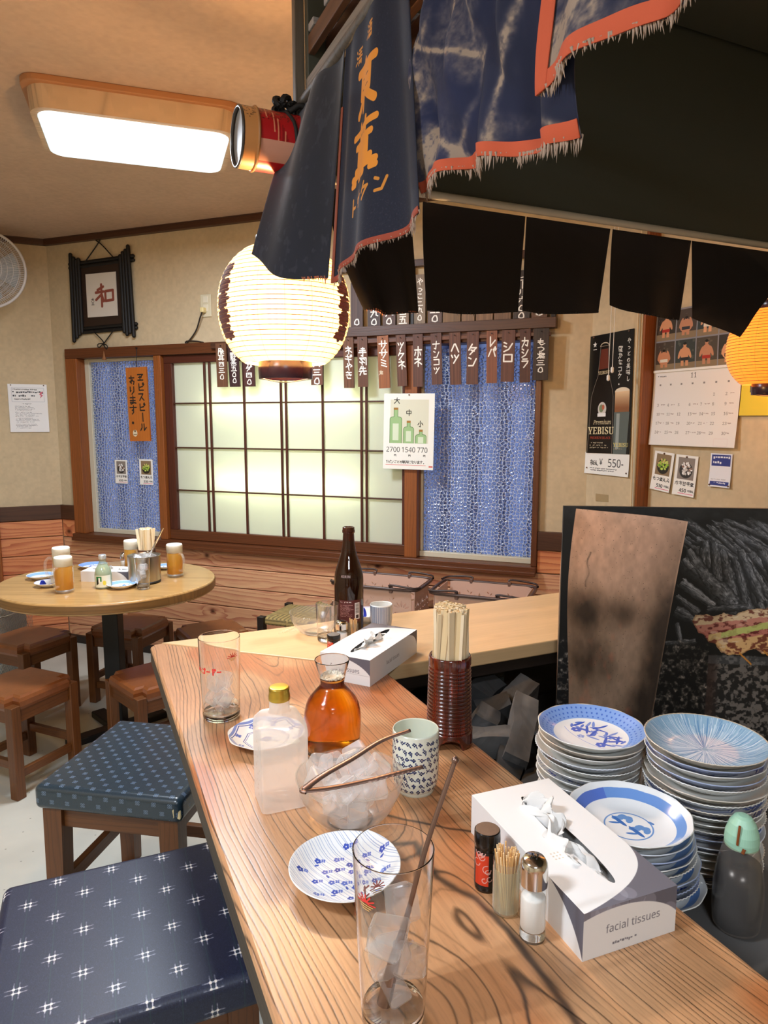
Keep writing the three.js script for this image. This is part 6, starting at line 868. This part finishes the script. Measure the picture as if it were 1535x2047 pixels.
{ // ribbed lacquer chopstick holder
  const lac = dataTex(256, 256, (u, v) => { const a = fbm(u * 40, v * 2, 191, 3, 40, 2), b = fbm(u * 5, v * 3, 193, 3, 5, 3); const k = 0.45 + 0.75 * a * b * 2; return [78 * k + 22 * b, 24 * k + 5 * b, 14 * k]; });
  const t = thing('chopstick_holder', 'dark red lacquered bamboo-ribbed chopstick holder', 'chopstick holder', [0.548, TOP, -0.953]), m = phys('#ffffff', 0.18, { map: rep(lac, 3, 1), clearcoat: 0.8, clearcoatRoughness: 0.08, side: THREE.DoubleSide }), pts = [];
  for (let i = 0; i <= 17 * 8; i++) { const k = i / (17 * 8), y = lerp(0.026, 0.134, k), g = Math.pow(Math.abs(Math.cos(k * 17 * Math.PI)), 6); pts.push([lerp(0.0372, 0.0345, k) + 0.0009 - 0.0018 * g, y]); }
  pts.push([0.0352, 0.138], [0.0352, 0.150], [0.034, 0.1525], [0.0315, 0.1525], [0.0305, 0.148], [0.0305, 0.02], [0, 0.018]);
  mesh('ribbed_body', lathe(pts, 60), m, t);
  mesh('arched_foot', sheet((u, v) => { const a = u * 2 * Math.PI, arch = 0.018 * Math.pow(Math.max(0, Math.cos(a * 3 + 0.3)), 0.45), y = lerp(arch, 0.027, v), r = 0.0378 - 0.0006 * v; return [r * Math.cos(a), y, r * Math.sin(a)]; }, 120, 4, 0.004), m, t);
  const cs = new THREE.BoxGeometry(0.0102, 0.208, 0.0050, 1, 1, 1), p = cs.attributes.position; for (let i = 0; i < p.count; i++) if (p.getY(i) < 0) { p.setX(i, p.getX(i) * .7); p.setZ(i, p.getZ(i) * .8); } grainUV(cs, 'y'); const groove = new THREE.BoxGeometry(0.0006, 0.12, 0.0045).translate(0, 0.045, 0);
  const mats = ['#fbe6bf', '#f5dcae', '#ffeecf'].map((k) => std(k, 0.6, { map: plyMap })), q = rng(61); let first = null; const grooveMat = std('#b99a68', 0.7);
  for (let i = 0; i < 54; i++) { const a = i * 2.399, d = 0.0285 * Math.sqrt((i + .5) / 54), lean = 0.17 * d / 0.0285, o = i < 3 ? thing('chopstick_pair', 'pale disposable wooden chopstick pair standing in the lacquered holder', 'chopsticks', [0, 0, 0], 0, 'chopsticks in the lacquered holder') : copy(first[i % 3]);
    if (i < 3) { mesh('stick', grainUV(cs.clone(), 'y', [i, .3 * i]), mats[i], o); mesh('groove', groove, grooveMat, o); (first ||= [])[i] = o; }
    o.position.set(0.548 + d * Math.cos(a) * 0.98, TOP + 0.128 + 0.006 * q() - 0.003 * d / 0.0285, -0.953 + d * Math.sin(a) * 0.98); o.rotation.set(lean * Math.sin(a) * 0.45, q() * 3.1, -lean * Math.cos(a) * 0.45); }
}

// ---------------------------------------------------------------- tissue boxes, shakers, bottles
const bubbles = (c, w, h, s) => { const q = rng(s); for (let i = 0; i < 26; i++) { c.fillStyle = 'rgba(190,188,200,.28)'; c.beginPath(); c.arc(q() * w, q() * h, 10 + 16 * q(), 0, 7); c.fill(); } };
const BOXW = 0.118, BOXL = 0.233;
// faces: the top (length along y), a long side and an end; white sails of card over a grey ground
const rTop = art.cell(236, 466, (c, w, h) => { c.fillStyle = '#6f6d76'; c.fillRect(0, 0, w, h); bubbles(c, w, h, 71); c.fillStyle = '#f4f2ee'; c.beginPath(); c.moveTo(0, 0); c.lineTo(w, 0); c.lineTo(w, h * .62); c.bezierCurveTo(w, h * .82, w * .75, h * .93, 0, h); c.closePath(); c.fill(); c.fillStyle = '#d9c9b0'; for (let i = 0; i < 9; i++) c.fillRect(48 + (i % 3) * 9, h * .60 + Math.floor(i / 3) * 10, 4, 4); });
const rSide = art.cell(466, 104, (c, w, h) => { c.fillStyle = '#e9e7e4'; c.fillRect(0, 0, w, h); const sail = (f) => { c.fillStyle = '#605e68'; c.beginPath(); c.moveTo(f(0), 0); c.quadraticCurveTo(f(0.10 * w), h * .5, f(0), h); c.lineTo(f(0), h); c.fill(); }; c.fillStyle = '#605e68'; c.beginPath(); c.moveTo(w, 0); c.lineTo(w * .74, 0); c.quadraticCurveTo(w * .93, h * .25, w, h); c.fill(); });
const rSideText = art.cell(466, 104, (c, w, h) => { c.fillStyle = '#e3e6ea'; c.fillRect(0, 0, w, h); c.fillStyle = '#605e68'; c.beginPath(); c.moveTo(w, 0); c.lineTo(w * .70, 0); c.quadraticCurveTo(w * .97, 0, w, h * .75); c.fill(); c.fillStyle = '#7a7880'; c.font = '22px sans-serif'; c.fillText('facial tissues', 150, 62); });
const rEnd = art.cell(236, 104, (c, w, h) => { c.fillStyle = '#63616b'; c.fillRect(0, 0, w, h); bubbles(c, w, h, 73); c.fillStyle = '#e9e7e4'; c.beginPath(); c.moveTo(0, h * .18); c.bezierCurveTo(w * .4, -h * .05, w * .8, h * .1, w, h * .55); c.lineTo(w, h); c.lineTo(0, h); c.fill(); c.fillStyle = '#77757d'; c.font = '24px sans-serif'; c.fillText('facial tissues', 56, 58); c.font = '11px sans-serif'; tinyPrint(c, 74, 80, 90, 1, 11, '#77757d', 74); });
const rEnd2 = art.cell(236, 104, (c, w, h) => { c.fillStyle = '#e9e7e4'; c.fillRect(0, 0, w, h); c.fillStyle = '#63616b'; c.beginPath(); c.moveTo(w * .2, 0); c.lineTo(w, 0); c.lineTo(w, h * .62); c.quadraticCurveTo(w * .8, h * .1, w * .2, 0); c.fill(); c.fillStyle = '#55535b'; c.font = '24px sans-serif'; c.fillText('facial tissues', 50, 60); c.strokeStyle = '#c9c7c4'; c.strokeRect(-2, h * .62, w + 4, 1); });
function tissueBox(label, pos, turn, h, sides, tiss) {
  const t = thing('tissue_box', label, 'tissue box', pos, turn), w = BOXW, l = BOXL, hole = new THREE.Path();
  const s = new THREE.Shape([new V2(-w / 2, -l / 2), new V2(w / 2, -l / 2), new V2(w / 2, l / 2), new V2(-w / 2, l / 2)]);
  hole.absellipse(0, 0.0, 0.0115, l * 0.385, 0, Math.PI * 2, true); s.holes.push(hole);
  const top = new THREE.ShapeGeometry(s, 24), uv = top.attributes.uv; for (let i = 0; i < uv.count; i++) uv.setXY(i, uv.getX(i) / w + .5, uv.getY(i) / l + .5); toCell(top, rTop); top.rotateX(-Math.PI / 2); top.translate(0, h, 0);
  mesh('top', top, M.print, t);
  const face = (r, fw, x, z, a) => { const g = toCell(new THREE.PlaneGeometry(fw, h), r); g.rotateY(a); return g.translate(x, h / 2, z); };
  mesh('card', [face(sides[0], l, -w / 2, 0, -Math.PI / 2), face(sides[1], l, w / 2, 0, Math.PI / 2), face(sides[2], w, 0, l / 2, 0), face(sides[2], w, 0, -l / 2, Math.PI)], M.print, t);
  mesh('inside', [xf(new THREE.PlaneGeometry(w, l), [0, 0.002, 0], [-Math.PI / 2, 0, 0]), xf(new THREE.BoxGeometry(w - .004, h - .006, l - .004), [0, h / 2, 0])].slice(0, 1), M.boxWhite, t);
  mesh('tissues', box(w - 0.012, h * 0.72, l - 0.02, 0.004), std('#8d8a86', 0.95), t, [0, h * 0.38, 0]);
  tiss(t, h);
  return t;
}
const crumple = (t, h, len, ht, seed, z0, lean) => mesh('pulled_tissue', sheet((u, v) => { const z = (u - .5) * len + z0, n = fbm(u * 5, v * 4, seed, 3) - .5, m = fbm(u * 13, v * 6, seed + 4, 2) - .5, env = Math.pow(Math.sin(Math.PI * clamp(u, .02, .98)), 0.7); return [lean * v * env + 0.020 * n * v + 0.006 * Math.sin(u * 14 + v * 3) * (0.3 + v), h - 0.012 + v * (0.010 + ht * env * (0.55 + n)) + 0.007 * m * v, z + 0.010 * n * v]; }, 44, 20, 0.0003), M.tissue, t);
tissueBox('white and grey tissue box on the near bar with tissues pulled up', [0.4995, TOP, -0.5965], R(-3.2), 0.0525, [rSide, rSide, rEnd], (t, h) => { crumple(t, h, 0.15, 0.020, 201, -0.012, -0.012); crumple(t, h, 0.085, 0.034, 207, -0.045, 0.010); crumple(t, h, 0.10, 0.016, 211, 0.030, -0.022); });
tissueBox('white tissue box standing at the inner corner of the bar', [0.5735, TOP, -1.346], R(129), 0.0555, [rSideText, rSideText, rEnd2], (t, h) => { crumple(t, h, 0.14, 0.020, 221, 0.0, -0.012); crumple(t, h, 0.08, 0.038, 225, -0.03, -0.016); });
function saltShaker(label, pos, r, h) { const t = thing('salt_shaker', label, 'salt shaker', pos); mesh('glass_body', lathe([[r * .96, .003], [r, .008], [r, h * .68]], 40), M.glass, t); mesh('base', lathe([[0, 0], [r * .97, 0], [r * .98, .004], [r * .93, .010], [0, .011]], 36), M.glassSolid, t); mesh('salt', lathe([[0, .012], [r * .93, .012], [r * .93, h * .50], [r * .75, h * .53], [0, h * .56]], 36), std('#eee9e2', 0.95), t); mesh('cap', lathe([[r * 1.0, h * .66], [r * 1.03, h * .665], [r * 1.03, h * .87], [r * .98, h * .93], [r * .75, h * .985], [0, h]], 40), M.chrome, t); mesh('holes', [0, 1, 2, 3, 4].map((i) => xf(cyl(.0009, .002, 8), [i ? .004 * Math.cos(i * 1.57) : 0, h * 0.995, i ? .004 * Math.sin(i * 1.57) : 0])), M.black, t); return t; }
saltShaker('salt shaker with a domed chrome cap in front of the near tissue box', [0.410, TOP, -0.533], 0.0138, 0.0905);
saltShaker('salt shaker with a chrome cap in front of the beer bottle', [0.560, TOP, -1.494], 0.0145, 0.062);
function toothpicks(label, pos, r, h, n, grp) { const t = thing('toothpick_holder', label, 'toothpick holder', pos); mesh('cup', lathe([[0, .001], [r * .96, .001], [r, .004], [r, h]], 36), phys('#f4f2e8', 0.12, { transmission: 0.92, thickness: 0, side: THREE.DoubleSide }), t); if (n > 20) mesh('label_band', lathe([[r * 1.01, h * .08], [r * 1.01, h * .86]].map((p) => p), 12).rotateY(2.6), phys('#eef0dc', 0.5, { transmission: 0.85, thickness: 0 }), t);
  const g = new THREE.CylinderGeometry(.0009, .00045, .066, 6).translate(0, .033, 0), ms = [std('#e6b878', .6), std('#f0cf9c', .6)], q = rng(n); let first = null;
  for (let i = 0; i < n; i++) { const a = i * 2.4, d = r * .88 * Math.sqrt((i + .5) / n); let o; if (!first) { o = first = mesh('toothpick', g, ms[0], null); tag(o, 'wooden toothpick standing in the ' + grp, 'toothpick', 'toothpicks in the ' + grp); } else { o = copy(first); o.material = ms[i % 2]; } const k = 0.75, px = d * Math.cos(a), pz = d * Math.sin(a); o.position.set(pos[0] + px * k * .6, pos[1] + .003, pos[2] + pz * k * .6); const dx = px * .95 - px * k * .6 + .0055 * Math.cos(a + 1.6), dz = pz * .95 - pz * k * .6 + .0055 * Math.sin(a + 1.6); o.rotation.set(Math.atan2(dz, .066) , 0, -Math.atan2(dx, .066)); o.scale.y = (h + .004) / .066 + .10 * q(); } }
toothpicks('clear toothpick holder between the spice bottle and the salt', [0.406, TOP, -0.576], 0.0145, 0.062, 44, 'near holder by the salt');
toothpicks('small clear toothpick holder behind the far salt shaker', [0.597, TOP, -1.512], 0.012, 0.046, 14, 'far holder by the beer bottle');
function spice(label, pos, r, h, cap) { const t = thing('spice_bottle', label, 'spice bottle', pos); mesh('bottle', lathe([[0, 0], [r * .96, 0], [r, .003], [r, h * .74], [r * .92, h * .78], [0, h * .78]], 36), M.blackGloss, t); const lab = canvasTex(256, 128, (c, w, hh) => { c.fillStyle = '#17110f'; c.fillRect(0, 0, w, hh); c.fillStyle = '#c9391c'; c.fillRect(20, 6, 44, 116); c.fillRect(140, 10, 50, 108); c.strokeStyle = '#d8a29a'; c.lineWidth = 3; const q = rng(5); for (let i = 0; i < 26; i++) { c.beginPath(); c.arc(q() * w, q() * hh, 6 + 8 * q(), 0, 5); c.stroke(); } }); mesh('label', lathe([[r * 1.012, h * .08], [r * 1.012, h * .70]], 40), std('#ffffff', 0.4, { map: lab, side: THREE.DoubleSide }), t); mesh('cap', lathe([[r * .9, h * .74], [r * 1.06, h * .75], [r * 1.07, h * .84], [r * 1.04, h * .985], [r * .96, h], [0, h]], 36), M.blackGloss, t); mesh('cap_disc', lathe([[0, h * 1.006], [r * .9, h * 1.006], [r * .97, h * .998]].reverse(), 32), cap, t); t.rotation.y = 1.2; return t; }
spice('black and red spice bottle with a brown worn cap beside the tissue box', [0.4085, TOP, -0.619], 0.0142, 0.0715, std('#8a6a52', 0.7, { map: plasterMap }));
spice('black spice bottle with a grey cap at the far mitre of the bar', [0.524, TOP, -1.451], 0.0150, 0.045, std('#6a6662', 0.5));
{ // squeeze bottle of sauce
  const t = thing('sauce_bottle', 'plastic sauce bottle of dark sauce with a pale green nozzle', 'sauce bottle', [0.742, 0.662, -0.548]); const plastic = phys('#f4ece4', 0.25, { transmission: 0.93, thickness: 0 });
  const P = [[0, 0], [0.024, 0], [0.0275, 0.004], [0.0300, 0.03], [0.0295, 0.06], [0.0255, 0.090], [0.0205, 0.112], [0.0192, 0.118]];
  mesh('body', lathe(P, 48), plastic, t); mesh('sauce', lathe([[0, .003], [0.0262, .005], [0.0285, .03], [0.0280, .06], [0.0243, .088], [0, .088]], 48), std('#1a1512', 0.25), t);
  mesh('nozzle', jitter(lathe([[0.0198, 0.112], [0.0204, 0.120], [0.0196, 0.130], [0.0160, 0.142], [0.0105, 0.150], [0.006, 0.1525], [0, 0.153]], 40), 0.0012, 6, 60), std('#a9d8bb', 0.45), t);
  mesh('drip', [tube([[-0.016, 0.146, 0.008], [-0.0185, 0.134, 0.009], [-0.0195, 0.122, 0.009]], 0.0016, 10, 6), tube([[-0.014, 0.119, 0.015], [-0.016, 0.113, 0.0145]], 0.0022, 6, 6)], std('#8a4a22', 0.4), t);
}
{ // beer bottle
  const t = thing('beer_bottle', 'tall dark brown beer bottle with a maroon back label on the pale counter', 'bottle', [0.612, TOP, -1.578]);
  const prof = new THREE.SplineCurve([[0.0355, 0.004], [0.0365, 0.012], [0.0366, 0.09], [0.0366, 0.138], [0.0340, 0.160], [0.0265, 0.185], [0.0195, 0.208], [0.0155, 0.232], [0.0138, 0.256]].map((p) => new V2(...p))).getPoints(70).map((p) => [p.x, p.y]);
  mesh('glass', lathe([[0, 0.003], [0.032, 0.0], ...prof, [0.0138, 0.262]], 56), phys('#7a3a14', 0.05, { transmission: 0.92, thickness: 0, ior: 1.5 }), t);
  mesh('beer', lathe([[0, .006], ...prof.filter((p) => p[1] < 0.214 && p[1] > .008).map((p) => [p[0] * .96, p[1]]), [0, .214]], 48), std('#050302', 0.3), t);
  mesh('lip', lathe([[.0138, .258], [.0156, .259], [.0158, .265], [.0148, .267], [.0150, .2715], [.0140, .273], [.011, .273], [.011, .262]], 40), phys('#4a1e0c', 0.1, { transmission: 0.3, thickness: 0 }), t);
  const lab = canvasTex(512, 320, (c, w, h) => { c.fillStyle = '#571d1c'; c.fillRect(0, 0, w, h); tinyPrint(c, 30, 18, 250, 1, 30, '#e8dfd8', 81); tinyPrint(c, 30, 66, 300, 9, 20, '#c99c98', 82); c.fillStyle = '#efeae6'; c.fillRect(350, 40, 120, 240); c.fillStyle = '#3a2a2a'; const q = rng(83); for (let y = 54; y < 200; y += 7) c.fillRect(366, y, 88, 2 + 3 * q()); c.fillRect(376, 216, 66, 48); });
  const arc = (r, y0, y1, a0, a1) => { const g = new THREE.CylinderGeometry(r, r, y1 - y0, 32, 1, true, a0, a1 - a0); return g.translate(0, (y0 + y1) / 2, 0); };
  const face = Math.atan2(-0.612, 1.578);
  mesh('label', arc(0.03685, 0.038, 0.094, face - 0.72, face + 0.92), std('#ffffff', 0.5, { map: lab, side: THREE.DoubleSide }), t);
  const emb = canvasTex(512, 128, (c, w, h) => { c.clearRect(0, 0, w, h); c.fillStyle = '#9a8a90'; c.font = 'bold 88px sans-serif'; c.fillText('KIRIN', 70, 96); });
  mesh('embossing', (() => { const g = new THREE.CylinderGeometry(0.0350, 0.0372, 0.012, 32, 1, true, face - 0.75, 1.4); return g.translate(0, 0.154, 0); })(), std('#ffffff', 0.3, { map: emb, transparent: true, side: THREE.DoubleSide }), t);
}
glassBowl('empty frosted glass bowl on the pale counter left of the beer bottle', [0.534, TOP, -1.612], 0.0655, 0.056);
tag(mesh('water_puddle', xf(jitter(new THREE.SphereGeometry(0.02, 20, 10), 0.006, 9, 80), [0, 0, 0], [0, 0.4, 0], [1.7, 0.06, 0.7]), M.water, null, [0.478, TOP + 0.0006, -1.655]), 'small spilt puddle of water on the pale counter near the bowl', 'puddle');

// ---------------------------------------------------------------- the set table by the window
function beerMug(label, x, z, turn, h = 0.135) {
  const t = thing('beer_mug', label, 'beer mug', [x, TT, z], turn, 'beer mugs on the round table'), r = 0.034;
  mesh('glass', lathe([[0, .001], [r * .96, 0], [r, .003], [r, h]], 40), M.glass, t); mesh('base', lathe([[0, .001], [r * .95, .002], [r * .96, .014], [0, .012]], 36), phys('#f4f1ea', 0.25, { transmission: .8, thickness: 0 }), t);
  mesh('beer', lathe([[0, .014], [r * .93, .014], [r * .94, h * .76], [0, h * .76]], 40), M.beer, t); mesh('foam', lathe([[0, h * .76], [r * .955, h * .76], [r * .96, h * .985], [r * .9, h * 1.02], [0, h * 1.03]], 40), M.foam, t);
  mesh('handle', tube([[r * .95, h * .72, 0], [r * 1.35, h * .74, 0], [r * 1.75, h * .64, 0], [r * 1.75, h * .38, 0], [r * 1.45, h * .24, 0], [r * .95, h * .20, 0]], 0.0055, 30, 10), phys('#fbf8f0', 0.04, { transmission: .9, thickness: 0 }), t); return t;
}
beerMug('full beer mug at the front of the round table beside the striped saucer', -0.064, -2.813, R(-128)); beerMug('full beer mug with its handle to the left, behind the front one', -0.072, -2.94, R(165), 0.15); beerMug('full beer mug alone at the right side of the round table', 0.355, -2.918, R(-62)); beerMug('full beer mug half hidden by the chopsticks at the back of the round table', 0.198, -3.05, R(-70), 0.142);
plate('blue-patterned saucer at the left back edge of the round table', [-0.155, TT, -3.10], 0.056, 0.018, 'clouds', { turn: 1 });
plate('navy swirl saucer left of the front beer mug', [-0.125, TT, -2.945], 0.050, 0.018, 'swirl', { turn: 0.6 });
plate('blue-patterned saucer at the front of the round table by the ice glass', [0.138, TT, -2.80], 0.055, 0.018, 'clouds', { turn: 2.2 });
plate('pale dotted saucer at the back of the round table', [0.045, TT, -3.235], 0.060, 0.018, 'floral', { turn: 1.2, edge: 3 });
plate('small blue saucer behind the steel ice pail', [0.338, TT, -3.09], 0.045, 0.016, 'clouds', { turn: 2.9 });
{ const t = thing('cocktail_bottle', 'small bottle of cloudy drink with a green and white label on the round table', 'bottle', [0.074, TT, -2.83]); mesh('glass', lathe([[0, 0], [.029, 0], [.0315, .004], [.0315, .055], [.028, .075], [.018, .092], [.0125, .104], [.0125, .116]], 40), phys('#d9e3d0', 0.12, { transmission: .75, thickness: 0 }), t); mesh('drink', lathe([[0, .004], [.0295, .005], [.0298, .056], [.026, .074], [.014, .092], [0, .092]], 36), phys('#dfe6cf', .8, { transmission: .4, thickness: 0 }), t); mesh('cap', lathe([[.0135, .114], [.0145, .118], [.0145, .128], [.012, .132], [0, .132]], 32), std('#d8dcdc', .3, { metalness: .6 }), t); const lab = canvasTex(256, 128, (c, w, h) => { c.fillStyle = '#e6e6cf'; c.fillRect(0, 0, w, h); c.fillStyle = '#1c7a3c'; c.fillRect(20, 10, 90, 54); c.fillStyle = '#141a14'; c.beginPath(); c.moveTo(20, 66); c.lineTo(70, 20); c.lineTo(60, 90); c.lineTo(20, 110); c.fill(); c.fillStyle = '#f2f2e6'; c.fillRect(60, 24, 28, 50); c.fillStyle = '#e8d84a'; c.beginPath(); c.arc(150, 80, 26, 0, 7); c.fill(); }); mesh('label', new THREE.CylinderGeometry(.032, .032, .046, 32, 1, true, -1.1, 2.0).translate(0, .031, 0), std('#ffffff', .5, { map: lab, side: THREE.DoubleSide }), t); }
{ const t = thing('ice_pail', 'round brushed steel ice pail on the round table', 'ice pail', [0.229, TT, -2.86]); mesh('wall', lathe([[0, .006], [.060, .006], [.0615, .012], [.0635, .108], [.0645, .112], [.0625, .112], [.0605, .10], [.059, .016], [0, .014]], 56), M.steel, t); mesh('black_foot', lathe([[0, 0], [.060, 0], [.0615, .004], [.0615, .011], [0, .011]], 48), M.black, t); }
[[.205, .752, -2.87], [.24, .754, -2.85], [.225, .754, -2.90], [.255, .752, -2.885]].forEach((p, i) => iceCube('ice cube inside the steel ice pail', p, .036, 561 + i, 'ice in the steel pail'));
{ const t = thing('ice_tongs', 'silver tongs sticking up out of the steel ice pail', 'tongs'); for (const k of [-1, 1]) mesh('arm', tube([[.245, .745, -2.885 + k * .008], [.275, .80, -2.90 + k * .008], [.315, .866, -2.92 + k * .004]], .003, 16, 8), M.chrome, t); mesh('hinge', xf(new THREE.SphereGeometry(.007, 12, 8), [.246, .775, -2.886]), M.chrome, t); }
{ const t = tumbler('tall glass of ice with a red print on the round table', [0.213, TT, -2.745], 0.023, 0.0285, 0.122, 1.0, { print: true, water: .5 }); }
[[.207, .745, -2.742], [.219, .742, -2.748], [.213, .718, -2.745]].forEach((p, i) => iceCube('ice cube in the glass on the round table', p, .026, 571 + i, 'ice in the round table glass'));
{ // chopsticks in a dark pot behind the pail
  const c0 = [0.252, -2.995], t = thing('chopstick_pot', 'dark pot of chopsticks behind the steel pail on the round table', 'chopstick holder', [c0[0], TT, c0[1]]); mesh('pot', lathe([[0, .004], [.036, .002], [.037, .01], [.036, .11], [.033, .11], [.032, .01]], 36), M.darkWood, t);
  const cs = grainUV(new THREE.BoxGeometry(.0105, .19, .006), 'y'), ms = [std('#fbe8c4', .6), std('#f3dcb0', .6)]; let f = null; const q = rng(91);
  for (let i = 0; i < 34; i++) { const a = i * 2.4, d = .029 * Math.sqrt((i + .5) / 34); let o; if (!f) { o = f = mesh('chopstick_pair', cs, ms[0]); tag(o, 'pale wooden chopstick pair in the dark pot on the round table', 'chopsticks', 'chopsticks in the dark pot'); } else { o = copy(f); o.material = ms[i % 2]; } o.position.set(c0[0] + d * Math.cos(a), TT + .102 + .003 * q(), c0[1] + d * Math.sin(a)); o.rotation.set(.11 * Math.sin(a), q() * 3, -.11 * Math.cos(a)); } }
{ const t = tissueBox('low white tissue box in the middle of the round table', [0.105, TT, -2.975], R(62), 0.05, [rSide, rSide, rEnd2], (t, h) => crumple(t, h, .12, .024, 231, 0, .01)); t.scale.set(.85, .85, .85); }
saltShaker('small salt shaker at the back of the round table', [0.168, TT, -3.15], 0.0135, 0.075); spice('black spice bottle at the back of the round table', [0.205, TT, -3.155], 0.0145, 0.06, M.black);
M.print.map = M.printGloss.map = art.texture();
scene.traverse((o) => { if (o.isMesh) o.castShadow = o.receiveShadow = true; });
renderer.render(scene, camera);
